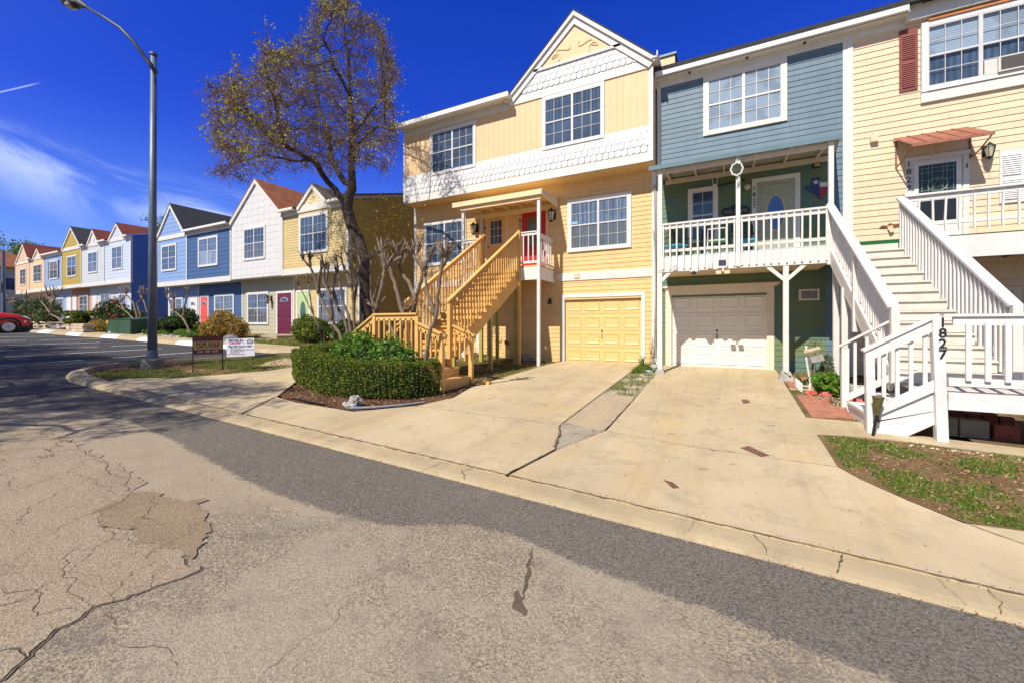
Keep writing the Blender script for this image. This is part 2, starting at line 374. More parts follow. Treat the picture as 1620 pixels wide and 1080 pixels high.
def concretemat(name, c, warm=(.50, .37, .20), joint=True):
    m = bpy.data.materials.new(name); m.use_nodes = True; T = NT(m.node_tree); b = T.n['Principled BSDF']; p = T.pos()
    a = T.noise(p, .55, 6, .62); cc = T.ramp(a, .3, .72, tuple(x * .80 for x in c), tuple(x * 1.14 for x in c))
    st = T.noise(T.scale(p, (1.6, .45, 1)), .9, 8, .72)
    cc = T.mix(T.math('MULTIPLY', T.sstep(st, .46, .68), .55), cc, warm)
    dk = T.noise(p, 1.9, 7, .78); cc = T.mix(T.math('MULTIPLY', T.sstep(dk, .48, .68), .56), cc, tuple(x * .60 for x in c))
    ty = T.noise(T.scale(p, (3.2, .22, 1)), 1.0, 4, .6); cc = T.mix(T.math('MULTIPLY', T.sstep(ty, .48, .68), .34), cc, tuple(x * .62 for x in c))
    sp = T.noise(p, 55, 3, .7); cc = T.mix(T.math('MULTIPLY', T.sstep(sp, .58, .72), .35), cc, tuple(x * .5 for x in c))
    fine = T.noise(p, 210, 2, .6); cc = T.mix(T.math('MULTIPLY', fine, .22), cc, tuple(x * .6 for x in c))
    T.l.new(cc, b.inputs['Base Color']); b.inputs['Roughness'].default_value = .88; b.inputs['Specular IOR Level'].default_value = .25
    T.l.new(T.bump(T.math('ADD', T.noise(p, 90, 4, .7), T.math('MULTIPLY', a, 3)), .5, .004), b.inputs['Normal'])
    return m
CONC = concretemat('driveway_concrete', (.51, .415, .262), (.50, .36, .16))
CONCG = concretemat('grey_concrete', (.40, .33, .23))
CURBM = concretemat('curb_concrete', (.44, .355, .215))
CRACKM = mat('crack_dirt', (.13, .095, .06), .95, .4, 30)

def asphaltmat():
    m = bpy.data.materials.new('asphalt'); m.use_nodes = True; T = NT(m.node_tree); b = T.n['Principled BSDF']; p = T.pos()
    s = T.new('ShaderNodeSeparateXYZ'); T.l.new(p, s.inputs[0]); X, Y = s.outputs[0], s.outputs[1]
    wob = T.math('MULTIPLY', T.math('SUBTRACT', T.noise(p, 3.2, 8, .75), .5), .20)
    # newer dark band beside the curb: its edge (distance from the curb) as a curve of x
    fc = T.new('ShaderNodeFloatCurve'); mp = T.new('ShaderNodeMapRange'); T.l.new(X, mp.inputs[0])
    mp.inputs[1].default_value = -14; mp.inputs[2].default_value = 4; T.l.new(mp.outputs[0], fc.inputs[1])
    cu = fc.mapping.curves[0]
    def q(x, y): return ((x + 14) / 18, (-y - 9) / 4)
    pts = [q(-14, -12.9), q(-11, -11.0), q(-9.6, -10.3), q(-8.2, -10.15), q(-6.6, -10.25), q(-5.2, -10.45), q(-4.3, -10.55), q(-3.3, -10.55), q(-2.5, -10.45), q(-2.0, -10.1), q(-1.5, -10.05), q(-.9, -10.16), q(-.1, -10.2), q(.7, -10.3), q(4, -10.5)]
    cu.points[0].location = pts[0]; cu.points[1].location = pts[-1]
    for a in pts[1:-1]: cu.points.new(*a)
    for a in cu.points: a.handle_type = 'VECTOR'
    fc.mapping.update()
    edge = T.math('SUBTRACT', T.math('MULTIPLY', fc.outputs[0], -4), 9)
    d = T.math('ADD', T.math('ADD', T.math('SUBTRACT', Y, edge), wob), T.math('MULTIPLY', T.math('SUBTRACT', T.noise(p, 30, 4, .8), .5), .22))
    band = T.math('MULTIPLY', T.sstep(d, -.03, .035), .90)
    far = T.math('SUBTRACT', 1.0, T.sstep(T.math('ADD', X, T.math('MULTIPLY', wob, 3)), -12.2, -11.0))   # the car park beyond is newer still
    dark = T.math('MAXIMUM', band, far)
    ag = T.new('ShaderNodeTexVoronoi'); ag.inputs['Scale'].default_value = 88; T.l.new(p, ag.inputs['Vector'])
    sn = T.new('ShaderNodeSeparateColor'); T.l.new(ag.outputs['Color'], sn.inputs[0])
    big = T.noise(p, .8, 6, .7); mid = T.noise(p, 3.1, 6, .75); grit = T.sstep(T.noise(p, 54, 5, .9), .45, .56)
    stone = T.ramp(sn.outputs[0], .1, .9, (.055, .052, .050), (.52, .45, .35))
    worn = T.mix(.52, stone, T.ramp(big, .32, .68, (.21, .170, .112), (.40, .322, .20)))
    worn = T.mix(.66, worn, T.mix(grit, (.070, .062, .052), (.42, .35, .235)))
    worn = T.mix(T.math('MULTIPLY', T.sstep(mid, .47, .68), .55), worn, (.125, .112, .096))
    tarst = T.ramp(sn.outputs[0], .15, 1.0, (.035, .035, .037), (.36, .33, .28))
    tar = T.mix(.50, tarst, T.ramp(big, .3, .7, (.072, .066, .058), (.155, .138, .112)))
    tar = T.mix(.55, tar, T.mix(grit, (.028, .027, .026), (.20, .175, .135)))
    tar = T.mix(T.math('MULTIPLY', T.sstep(mid, .55, .75), .45), tar, (.24, .205, .15))
    lot = T.mix(.72, tar, (.034, .038, .046))
    tar = T.mix(far, tar, lot)
    lite = T.math('MULTIPLY', T.sstep(T.noise(p, .7, 7, .72), .45, .60), .48); worn = T.mix(lite, worn, (.36, .31, .225))
    tan = T.math('SUBTRACT', 1.0, T.sstep(T.math('ADD', T.math('ADD', X, T.math('MULTIPLY', T.math('ADD', Y, 11.5), -1.6)), T.math('MULTIPLY', wob, 2)), -5.2, -4.2))
    worn = T.mix(T.math('MULTIPLY', tan, .55), worn, (.36, .295, .20))
    cc = T.mix(dark, worn, tar)
    T.l.new(cc, b.inputs['Base Color']); b.inputs['Roughness'].default_value = .92; b.inputs['Specular IOR Level'].default_value = .2
    hgt = T.math('ADD', T.math('MULTIPLY', ag.outputs['Distance'], 1.0), T.math('MULTIPLY', T.noise(p, 50, 5, .8), .6))
    T.l.new(T.bump(hgt, .7, .0045), b.inputs['Normal'])
    return m
ASPH = asphaltmat()
def slabmat(name, k=1.0, tint=(1, 1, 1), mixc=.55):
    m = bpy.data.materials.new(name); m.use_nodes = True; T = NT(m.node_tree); b = T.n['Principled BSDF']; p = T.pos()
    ag = T.new('ShaderNodeTexVoronoi'); ag.inputs['Scale'].default_value = 85; T.l.new(p, ag.inputs['Vector'])
    sn = T.new('ShaderNodeSeparateColor'); T.l.new(ag.outputs['Color'], sn.inputs[0])
    big = T.noise(p, 1.1, 6, .7)
    cc = T.mix(mixc, T.mix(T.sstep(T.noise(p, 54, 5, .9), .43, .57), (.10 * k, .08 * k, .055 * k), (.46 * k, .37 * k, .25 * k)), T.ramp(big, .3, .7, tuple(a * b * k for a, b in zip((.27, .215, .145), tint)), tuple(a * b * k for a, b in zip((.42, .345, .24), tint))))
    cr = T.new('ShaderNodeTexVoronoi', feature='DISTANCE_TO_EDGE'); cr.inputs['Scale'].default_value = .9
    nv = T.new('ShaderNodeTexNoise'); nv.inputs['Scale'].default_value = 2.2; nv.inputs['Detail'].default_value = 6; T.l.new(p, nv.inputs['Vector'])
    dv = T.new('ShaderNodeVectorMath', operation='MULTIPLY_ADD'); T.l.new(nv.outputs['Color'], dv.inputs[0]); dv.inputs[1].default_value = (.9, .9, 0); T.l.new(p, dv.inputs[2])
    T.l.new(dv.outputs[0], cr.inputs['Vector'])
    ck = T.math('MULTIPLY', T.math('SUBTRACT', 1.0, T.sstep(cr.outputs['Distance'], .0, .012)), T.sstep(T.noise(p, 1.6, 4), .46, .60))
    cc = T.mix(T.math('MULTIPLY', ck, .8), cc, (.10, .07, .045))
    T.l.new(cc, b.inputs['Base Color']); b.inputs['Roughness'].default_value = .93; b.inputs['Specular IOR Level'].default_value = .2
    T.l.new(T.bump(T.math('SUBTRACT', T.math('ADD', ag.outputs['Distance'], T.math('MULTIPLY', T.noise(p, 45, 5, .8), .8)), T.math('MULTIPLY', ck, 2.0)), .7, .006), b.inputs['Normal'])
    return m
SLABM = slabmat('old_tan_asphalt', .95); BPT = slabmat('brown_patched_asphalt', .76, (1, .91, .80), .6)
def soilmat(name, c1, c2, c3, k=.5):
    m = bpy.data.materials.new(name); m.use_nodes = True; T = NT(m.node_tree); b = T.n['Principled BSDF']; p = T.pos()
    a = T.noise(p, 1.4, 7, .75); cc = T.ramp(a, .35, .65, c1, c2)
    g = T.noise(p, 3.0, 6, .7); cc = T.mix(T.sstep(g, k, k + .12), cc, c3)
    f = T.noise(p, 60, 4, .8); cc = T.mix(T.math('MULTIPLY', T.sstep(f, .42, .7), .6), cc, tuple(x * .35 for x in c1))
    T.l.new(cc, b.inputs['Base Color']); b.inputs['Roughness'].default_value = .95; b.inputs['Specular IOR Level'].default_value = .1
    T.l.new(T.bump(T.math('ADD', T.noise(p, 35, 5, .8), g), 1.0, .03), b.inputs['Normal'])
    return m
SOIL = soilmat('yard_soil', (.20, .13, .07), (.30, .21, .12), (.10, .12, .035), .5)
LAWNM = soilmat('dry_lawn', (.20, .13, .06), (.30, .21, .10), (.10, .12, .025), .54)
MULCH = soilmat('bark_mulch', (.12, .06, .035), (.19, .11, .06), (.08, .042, .025), .5)
GRAV = soilmat('pale_gravel', (.42, .36, .26), (.56, .50, .38), (.25, .20, .13), .5)
GRASSL = leafmat('grass_blades', [(.05, .11, .012), (.10, .20, .02), (.17, .25, .03), (.26, .22, .08)], trans=.3)
LITTER = leafmat('fallen_leaves', [(.30, .12, .04), (.40, .22, .10), (.22, .12, .07), (.50, .38, .22)], trans=.1)
LV = dict(
 hedge=leafmat('hedge_leaves', [(.02, .055, .010), (.05, .11, .014), (.09, .16, .018), (.18, .22, .02), (.38, .33, .03)], trans=.3),
 green=leafmat('bright_green_leaves', [(.04, .11, .012), (.08, .20, .02), (.13, .30, .03), (.30, .36, .05)], trans=.3),
 dark=leafmat('dark_green_leaves', [(.012, .035, .008), (.03, .075, .014), (.06, .11, .02), (.13, .15, .03)], trans=.2),
 rusty=leafmat('rusty_orange_leaves', [(.42, .20, .04), (.55, .32, .07), (.30, .26, .05), (.12, .16, .03)], trans=.3),
 olive=leafmat('grey_olive_leaves', [(.07, .10, .04), (.13, .17, .07), (.20, .23, .10)], trans=.25),
 elm=leafmat('new_leaves', [(.34, .36, .02), (.50, .44, .03), (.26, .34, .03)], trans=.45),
 seed=leafmat('dry_seed_leaves', [(.12, .07, .055), (.20, .125, .09), (.17, .11, .06), (.28, .18, .09)], trans=.3),
 far=leafmat('far_tree_leaves', [(.05, .11, .02), (.11, .20, .03), (.20, .30, .05)], trans=.35))
# ------------------------------------------------------------------ the ground and everything laid on it
def jagged(x, y, j):
    f = lambda s: sum(w * noise.noise(Vector((x * k, y * k, s))) for k, w in ((4, 1.0), (11, .5), (27, .28), (60, .14)))
    return x + j * f(1), y + j * f(9)
def patch(name, pts, dz, m, step=.5, skirt=0, xr=None, kind='structure', label=None, cat=None, jag=0):
    """a sheet over the polygon pts that follows the lie of the land"""
    if jag:
        q = []
        for i, a in enumerate(pts):
            b = pts[(i + 1) % len(pts)]; n = max(1, int(math.dist(a, b) / .035))
            for k in range(n):
                t = k / n; x = a[0] + (b[0] - a[0]) * t; y = a[1] + (b[1] - a[1]) * t; q.append(jagged(x, y, jag))
        pts = q
    bm = bmesh.new(); cdt = geometry.delaunay_2d_cdt([Vector(p[:2]) for p in pts], [], [list(range(len(pts)))], 1, 1e-5); bv = [bm.verts.new((v.x, v.y, 0)) for v in cdt[0]]
    for f in cdt[2]: bm.faces.new([bv[i] for i in f])
    x0, x1 = min(p[0] for p in pts), max(p[0] for p in pts); y0, y1 = min(p[1] for p in pts), max(p[1] for p in pts)
    def cuts(a, b, near):
        c = []; v = math.floor(a / step) * step + step
        while v < b - 1e-6:
            c.append(v); v += step
        return c
    for v in cuts(x0, x1, lambda v: -42 < v < 8):
        bmesh.ops.bisect_plane(bm, geom=bm.faces[:] + bm.edges[:] + bm.verts[:], plane_co=(v, 0, 0), plane_no=(1, 0, 0))
    for v in cuts(y0, y1, lambda v: -14 < v < 4):
        bmesh.ops.bisect_plane(bm, geom=bm.faces[:] + bm.edges[:] + bm.verts[:], plane_co=(0, v, 0), plane_no=(0, 1, 0))
    bmesh.ops.recalc_face_normals(bm, faces=bm.faces[:])
    if sum(f.normal.z for f in bm.faces) < 0: bmesh.ops.reverse_faces(bm, faces=bm.faces[:])
    for v in bm.verts: v.co.z = H(v.co.x, v.co.y) + dz
    if skirt:
        be = [e for e in bm.edges if len(e.link_faces) == 1]
        r = bmesh.ops.extrude_edge_only(bm, edges=be)
        for v in r['geom']:
            if isinstance(v, bmesh.types.BMVert): v.co.z -= skirt
    org = Vector((pts[0][0], pts[0][1], H(*pts[0][:2])))
    bmesh.ops.translate(bm, verts=bm.verts, vec=-org)
    me = bpy.data.meshes.new(name); bm.to_mesh(me); bm.free(); me.materials.append(m)
    o = bpy.data.objects.new(name, me); col.objects.link(o); o.location = org; W[o.name] = org
    return setp(o, label, cat, kind=kind)
# ground sheet to the horizon
gx = [-400, -250, -170, -120] + list(range(-90, 14, 2)) + [20, 40, 80, 200, 400]; gy = [-400, -150, -60, -30, -16, -12] + [-9.9, -9.36, -9] + [i * .75 - 8.25 for i in range(24)] + [14, 20, 40, 80, 160, 400]
bmv = MB(); bmv.v = [Vector((x, y, H(x, y) - .05)) for y in gy for x in gx]; nx = len(gx)
bmv.f = [(j * nx + i, j * nx + i + 1, (j + 1) * nx + i + 1, (j + 1) * nx + i) for j in range(len(gy) - 1) for i in range(nx - 1)]
setp(bmv.build('ground', SOIL), kind='structure')
# road with the car park that opens off it
LOTC = [(-110, -9.4), (-60, -8.0), (-45, -6.9), (-36, -6.0), (-31.4, -5.56), (-27.3, -5.2), (-24.5, -4.82), (-20.7, -4.55), (-17, -4.3), (-14.5, -4.15), (-13.2, -3.9)]
ISL = [(-13.2, -3.9), (-13.7, -4.9), (-14.3, -6.3), (-14.75, -7.3), (-14.95, -8.0), (-14.75, -8.6), (-14.2, -9.1), (-13.2, -9.36)]
patch('road', [(-110, -9.4), (-110, -60), (60, -60), (60, -9.36), (-13.2, -9.36)], 0, ASPH, 1.0)
patch('road', [(-110, -9.4)] + ISL[::-1][0:] + LOTC[::-1][1:-1], 0, ASPH, 1.0)
# curbs: swept profile along a path, (x, y, height)
def curb(name, path, m, wid=.32, flip=1, kind='structure'):
    mb = MB(); ring = []
    pts = []
    for a, b in zip(path[:-1], path[1:]):
        n = max(1, int(math.dist(a[:2], b[:2]) / .4))
        for k in range(n): t = k / n; pts.append(tuple(a[i] + (b[i] - a[i]) * t for i in range(3)))
    pts.append(path[-1])
    for i, p in enumerate(pts):
        a = pts[max(i - 1, 0)]; b = pts[min(i + 1, len(pts) - 1)]; d = Vector((b[0] - a[0], b[1] - a[1], 0)).normalized(); nn = Vector((-d.y, d.x, 0)) * flip
        h = p[2]; z0 = H(p[0], p[1]); wv = .012 * noise.noise(Vector((p[0] * 1.3, p[1], 0)))
        for (u, v) in ((0.0, -.06), (0.0 + wv, .004), (.035, h * .55), (.10, h * .92), (.17, h), (wid, h + .004), (wid, -.06)):
            q = Vector((p[0], p[1], 0)) + nn * u; mb.v.append(Vector((q.x, q.y, z0 + v)))
    k = 7
    for i in range(len(pts) - 1):
        for j in range(k - 1):
            f = (i * k + j, (i + 1) * k + j, (i + 1) * k + j + 1, i * k + j + 1)
            mb.f.append(f if flip < 0 else f[::-1])
    return mb.build(name, m, smooth=False)
setp(curb('kerb', [(-13.2, -3.9, .10), (-13.75, -4.95, .10), (-14.35, -6.35, .10), (-14.80, -7.35, .12), (-15.0, -8.0, .14), (-14.80, -8.7, .15), (-14.2, -9.2, .15), (-13.4, -9.37, .14), (-12.2, -9.38, .10), (-11, -9.37, .05), (-9, -9.36, .04), (12, -9.36, .04), (40, -9.36, .06)], CURBM), kind='structure')
setp(curb('kerb', [(x, y, .13) for x, y in LOTC][1:], CURBM, wid=.28), kind='structure')
# white blocks painted on the far kerb, each with its stencilled number
WP = mat('kerb_white_paint', (.78, .78, .78), .7, .08, 8, dirt=.6, dirtc=(.4, .37, .33), )
def along(path, s):
    for a, b in zip(path[:-1], path[1:]):
        L = math.dist(a, b)
        if s <= L: t = s / L; return a[0] + (b[0] - a[0]) * t, a[1] + (b[1] - a[1]) * t, math.atan2(b[1] - a[1], b[0] - a[0])
        s -= L
    return None
m_ = MB(); s_ = 49 + 29
for i in range(17):
    r = along(LOTC, 51.0 + 2.85 * i)
    if r and r[0] < -13.8:
        x, y, a = r; d = Vector((math.cos(a), math.sin(a), 0)); nn = Vector((-d.y, d.x, 0)); c0 = Vector((x, y, 0))
        for (u0, v0), (u1, v1) in zip([(-.006, .012), (.032, .076), (.097, .125), (.168, .136)], [(.032, .076), (.097, .125), (.168, .136), (.285, .141)]):
            L = .60; P = [c0 + d * sgn * L + nn * u + Vector((0, 0, v)) for sgn, u, v in ((-1, u0, v0), (1, u0, v0), (1, u1, v1), (-1, u1, v1))]
            for q in P: q.z += H(q.x, q.y) + .004
            m_.quad(*P)
setp(m_.build('road_marking', WP), kind='structure')
# parking bay lines
m_ = MB()
for (xa, xb) in ((-16.6, -17.9), (-18.6, -20.6), (-20.6, -23.2), (-22.7, -25.9), (-25.0, -28.8), (-27.5, -32.0), (-30.2, -35.5)):
    n = 14; y0, y1 = -5.1, -9.5
    for k in range(n):
        t0, t1 = k / n, (k + 1) / n; P = []
        for t, sg in ((t0, -1), (t0, 1), (t1, 1), (t1, -1)):
            x = xa + (xb - xa) * t + sg * .06; y = y0 + (y1 - y0) * t; P.append((x, y, H(x, y) + .006))
        if noise.noise(Vector((xa, k * .7, 3))) > -.28: m_.quad(*P)
setp(m_.build('road_marking', mat('faded_line_paint', (.50, .50, .49), .8, .3, 7, dirt=.8, dirtc=(.12, .12, .12))), kind='structure')

# slabs
patch('driveway', [(-5.0, -.02), (-2.30, -.02), (-2.30, -7.0), (-1.98, -8.02), (-2.18, -9.04), (-7.15, -9.04), (-7.78, -8.06), (-7.06, -8.14), (-5.66, -8.06), (-4.98, -7.22), (-4.76, -6.4), (-4.98, -5.45), (-5.03, -1.7)][::-1], .045, CONC, .5, skirt=.06)
patch('driveway', [(1.22, -.02), (1.16, -5.88), (1.16, -7.17), (1.30, -7.45), (1.58, -7.80), (1.84, -8.05), (3.2, -9.04), (-2.13, -9.04), (-1.93, -8.05), (-1.57, -6.93), (-1.60, -.02)], .050, CONC, .5, skirt=.06)
patch('driveway', [(1.88, -8.06), (2.3, -8.0), (4.2, -7.9), (9.0, -7.8), (9.0, -9.04), (3.25, -9.04)][::-1], .046, CONC, .5, skirt=.06)
patch('driveway', [(-7.22, -9.04), (-12.4, -9.04), (-12.6, -8.75), (-11.5, -7.95), (-10.7, -6.4), (-10.75, -.02), (-8.2, -.02), (-8.4, -4.2), (-9.2, -6.5), (-7.85, -8.0)], .046, CONC, .5, skirt=.06)
patch('path', [(-2.29, -4.5), (-1.61, -4.5), (-1.61, -6.95), (-2.29, -6.85)], .038, CONCG, .5, skirt=.05)
patch('path', [(-2.30, -6.86), (-1.59, -6.96), (-1.94, -8.03), (-1.99, -8.02), (-2.30, -7.0)][::-1], .034, GRAV, .3)
patch('path', [(-2.30, -.02), (-1.60, -.02), (-1.60, -4.48), (-2.30, -4.48)], .024, GRAV, .3)
patch('path', [(1.12, -5.86), (1.12, -4.95), (2.0, -5.0), (2.0, -5.42), (9, -5.42), (9, -5.78), (2.0, -5.80)][::-1], .034, CONC, .4, skirt=.05)
patch('path', [(1.24, -2.45), (2.1, -2.45), (2.1, -2.62), (1.24, -2.62)], .03, CONC, .4, skirt=.05)
patch('path', [(3.0, -5.35), (9, -5.35), (9, -1.6), (3.0, -1.6)], .004, SOIL, .8)
patch('flower_bed', [(1.17, -.05), (2.6, -.05), (2.9, -2.4), (2.0, -4.95), (1.13, -4.95)], .022, SOIL, .3)
patch('lawn', [(1.12, -5.86), (1.12, -7.17), (1.62, -7.78), (1.9, -8.0), (3, -7.9), (9, -7.7), (9, -5.8), (2.0, -5.82)][::-1], .026, LAWNM, .35)
patch('lawn', [(-14.6, -8.3), (-14.55, -7.2), (-14.1, -6.2), (-13.5, -4.8), (-12.9, -3.6), (-11.2, -3.0), (-10.8, -6.3), (-11.55, -7.98), (-12.6, -8.78), (-13.2, -9.05), (-14.1, -8.85)], .028, LAWNM, .5)
patch('flower_bed', [(-7.85, -7.98), (-9.15, -6.5), (-8.4, -4.3), (-8.2, -3.0), (-7.3, -2.8), (-5.1, -5.3), (-4.82, -6.4), (-5.02, -7.2), (-5.7, -7.98), (-7.0, -8.08)], .026, MULCH, .35, jag=.10)
patch('lawn', [(-8.1, -1.4), (-7.3, -2.8), (-5.1, -5.3), (-5.02, -.05), (-8.1, -.05)], .020, LAWNM, .5)
patch('lawn', [(-13.1, -3.7), (-11.2, -3.0), (-11.2, -.1), (-14.4, -.1), (-31, -.1), (-31, -5.2), (-27.3, -4.85), (-24.5, -4.5), (-20.7, -4.22), (-17, -4.0), (-14.3, -3.85)][::-1], .02, LAWNM, .7)
patch('pavement', [(-110, -9.1), (-60, -7.7), (-45, -6.6), (-36, -5.7), (-31.4, -5.27), (-27.3, -4.9), (-24.5, -4.52), (-20.7, -4.26), (-17, -4.0), (-14.5, -3.85), (-13.2, -3.55), (-13.2, -2.9), (-14.6, -2.85), (-20.7, -3.35), (-27.3, -4.15), (-31.4, -4.55), (-45, -5.8), (-110, -8.2)][::-1], .10, CURBM, 1.0, skirt=.1)
patch('pavement', [(-14.3, -3.0), (-13.2, -3.0), (-10.9, -5.6), (-10.9, -6.2), (-11.8, -6.0)][::-1], .034, CONC, .5, skirt=.05)

# joints and cracks: jagged ribbons of dirt
def crack(mb, pts, wd=.02, dz=.055, jag=.03, seed=0, taper=True):
    P = []
    for a, b in zip(pts[:-1], pts[1:]):
        n = max(1, int(math.dist(a, b) / .035))
        for k in range(n): t = k / n; P.append((a[0] + (b[0] - a[0]) * t, a[1] + (b[1] - a[1]) * t))
    P.append(pts[-1]); q = []; N = len(P)
    for i, p in enumerate(P):
        a = P[max(i - 1, 0)]; b = P[min(i + 1, N - 1)]; d = Vector((b[0] - a[0], b[1] - a[1])).normalized(); nn = Vector((-d.y, d.x))
        off = jag * (noise.noise(Vector((p[0] * 4, p[1] * 4, seed))) + .6 * noise.noise(Vector((p[0] * 13, p[1] * 13, seed)))) + (min(jag, .06) * .22 * rnd.uniform(-1, 1))
        ww = wd * (.60 if taper else .8) * (.35 + .9 * abs(noise.noise(Vector((p[0] * 7, p[1] * 7, seed + 5))))) * (min(1, 4 * min(i, N - 1 - i) / N + .15) if taper else 1)
        c = Vector(p) + nn * off; q.append((c + nn * ww / 2, c - nn * ww / 2))
    for (a, b), (c, d) in zip(q[:-1], q[1:]):
        mb.add([(v.x, v.y, H(v.x, v.y) + dz) for v in (a, b, d, c)], [(0, 1, 2, 3)])
m_ = MB(); J = dict(taper=False, jag=.008)
crack(m_, [(-7.1, -9.05), (-2.2, -9.045), (3, -9.045), (9, -9.045)], .028, .052, **J)
crack(m_, [(-12.6, -9.05), (-7.2, -9.045)], .024, .048, **J)
crack(m_, [(-2.285, -.4), (-2.285, -7.0)], .026, .052, **J); crack(m_, [(-1.60, -.4), (-1.60, -6.9), (-1.94, -8.03), (-2.16, -9.03)], .022, .053, taper=False, jag=.025)
crack(m_, [(-2.285, -7.0), (-1.98, -8.02)], .06, .052, taper=False, jag=.03)
crack(m_, [(-7.8, -8.1), (-7.2, -9.0)], .035, .052, **J); crack(m_, [(-5.0, -7.25), (-2.3, -7.05)], .016, .052, jag=.02, taper=False)
crack(m_, [(-1.6, -7.0), (1.16, -7.17)], .014, .058, jag=.03, taper=False, seed=4); crack(m_, [(-1.6, -3.05), (1.2, -3.1)], .009, .058, jag=.02, taper=False)
crack(m_, [(-5.0, -3.5), (-2.3, -3.4)], .008, .052, jag=.02, taper=False); crack(m_, [(1.88, -8.06), (3.2, -9.03)], .02, .056, jag=.01, taper=False)
crack(m_, [(-12.3, -8.6), (-9.2, -7.2), (-8.9, -7.0)], .012, .052, jag=.03, seed=3); crack(m_, [(-10.6, -7.0), (-8.2, -8.0)], .015, .052, jag=.02)
crack(m_, [(-9.3, -8.95), (-9.0, -8.0), (-8.6, -7.3)], .012, .052, jag=.03, seed=8)
for x, k in ((-3.35, 0), (-3.05, 1), (-2.62, 2), (-.25, 3), (.22, 4), (.82, 5), (1.35, 6), (1.62, 7), (-6.4, 8), (-8.3, 9), (-10.2, 10), (2.3, 11), (3.4, 12)):
    crack(m_, [(x, -9.06), (x + .05 * math.sin(k * 2.1), -9.19), (x + .09 * math.cos(k * 3.3), -9.345)], .007 + .006 * (k % 3), .046, jag=.04, taper=False, seed=k)
setp(m_.build('ground_crack', CRACKM), kind='structure')
m_ = MB(); crack(m_, [(-1.34, -10.12), (-1.26, -10.40), (-1.14, -10.72)], .075, .004, jag=.03, seed=13); crack(m_, [(-1.24, -10.66), (-1.08, -10.84)], .20, .0045, jag=.05, seed=21); setp(m_.build('road_marking', slabmat('tar_smear', .36, (1, .98, .95), .7)), kind='structure')
# old road surface: a raised worn slab with a broken edge, and the cracks beyond it
SL = [(-10.5, -10.96), (-7.6, -10.95), (-6.35, -11.02), (-5.35, -11.08), (-4.75, -11.30), (-4.55, -11.62), (-4.10, -11.60), (-3.60, -11.52), (-3.22, -11.62), (-3.24, -11.78), (-3.32, -12.05), (-3.22, -12.30), (-3.1, -12.5), (-3.0, -12.8), (-3.0, -13.4), (-16, -13.4), (-16, -11.2)]
patch('road_slab', SL, .008, SLABM, .5, skirt=.012, jag=.11)
m_ = MB()
EDG = []
for a, b in zip(SL[7:13], SL[8:14]):
    n = max(1, int(math.dist(a, b) / .035))
    for k in range(n):
        t = k / n; x = a[0] + (b[0] - a[0]) * t; y = a[1] + (b[1] - a[1]) * t; x, y = jagged(x, y, .11); EDG.append((x + .010, y + .008))
crack(m_, EDG, .036, .006, jag=.004, seed=2)
crack(m_, [(-7.4, -10.98), (-6.4, -11.1), (-5.5, -11.15), (-5.0, -11.3), (-4.85, -11.6), (-4.3, -11.66), (-3.7, -11.62)], .022, .012, jag=.07, seed=31)
for sd in range(9): x = -9 + sd * .62; crack(m_, [(x, -11.2 - .09 * (sd % 4)), (x + .4, -11.45 - .1 * (sd % 3)), (x + .55, -11.9), (x + 1.1, -12.2 + .2 * (sd % 2))], .011, .012, jag=.12, seed=40 + sd)
crack(m_, [(-4.3, -11.9), (-4.0, -12.0), (-3.6, -12.05), (-3.30, -12.1)], .018, .012, jag=.08, seed=6); crack(m_, [(-4.05, -12.3), (-3.75, -12.2), (-3.5, -12.25), (-3.3, -12.1)], .014, .012, jag=.08, seed=7)
crack(m_, [(-3.3, -12.06), (-2.9, -12.1), (-2.55, -12.02), (-2.3, -12.05)], .010, .006, jag=.08, seed=8); crack(m_, [(-6.8, -11.0), (-6.2, -11.35), (-5.7, -11.3), (-5.1, -11.35)], .016, .012, jag=.1, seed=9)
crack(m_, [(-2.15, -11.0), (-2.0, -11.5), (-2.05, -12.0)], .008, .006, jag=.08, seed=12);
crack(m_, [(-4.6, -10.55), (-3.9, -10.8), (-3.4, -10.75), (-2.9, -10.6)], .007, .006, jag=.09, seed=14); crack(m_, [(-9.5, -11.2), (-8.3, -11.5), (-7.2, -11.6), (-6.2, -11.8)], .014, .012, jag=.12, seed=15)
setp(m_.build('ground_crack', CRACKM), kind='structure')
patch('road_patch', [(-5.1, -11.25), (-4.3, -11.05), (-3.62, -11.28), (-3.42, -11.52), (-3.62, -11.62), (-4.05, -11.60), (-4.6, -11.62), (-4.9, -11.5)], .0105, BPT, .3, jag=.13)
# bits of brown plate let into the concrete
def gpt(px, py):
    d = ray(px, py); t = 1.0
    while t < 60 and (CAM + d * t).z > H((CAM + d * t).x, (CAM + d * t).y) + .05: t += .004
    return CAM + d * t
for cs, lb in ((((1050.2, 759.6), (1063.6, 762.9), (1074.8, 771.4), (1064.7, 772.3)), 'small diamond shaped rusty plate nearest the kerb in the pale driveway'), (((1171.4, 708.3), (1184.2, 705.4), (1217.6, 720.5), (1204.2, 722.3)), 'long rusty metal plate across the joint of the pale driveway'), (((1172.5, 631.9), (1183, 632.4), (1187, 636.4), (1176.3, 638)), 'small square rusty plate farthest up the pale driveway')):
    P = [gpt(*c) for c in cs]; mb = MB(); mb.add([(p.x, p.y, H(p.x, p.y) + .057) for p in P] + [(p.x, p.y, H(p.x, p.y) + .04) for p in P], [(0, 1, 2, 3), (0, 4, 5, 1), (1, 5, 6, 2), (2, 6, 7, 3), (3, 7, 4, 0)])
    setp(mb.build('metal_plate', PLATE, loc=tuple(P[0])), lb, 'metal plate', 'plates let into the driveway')
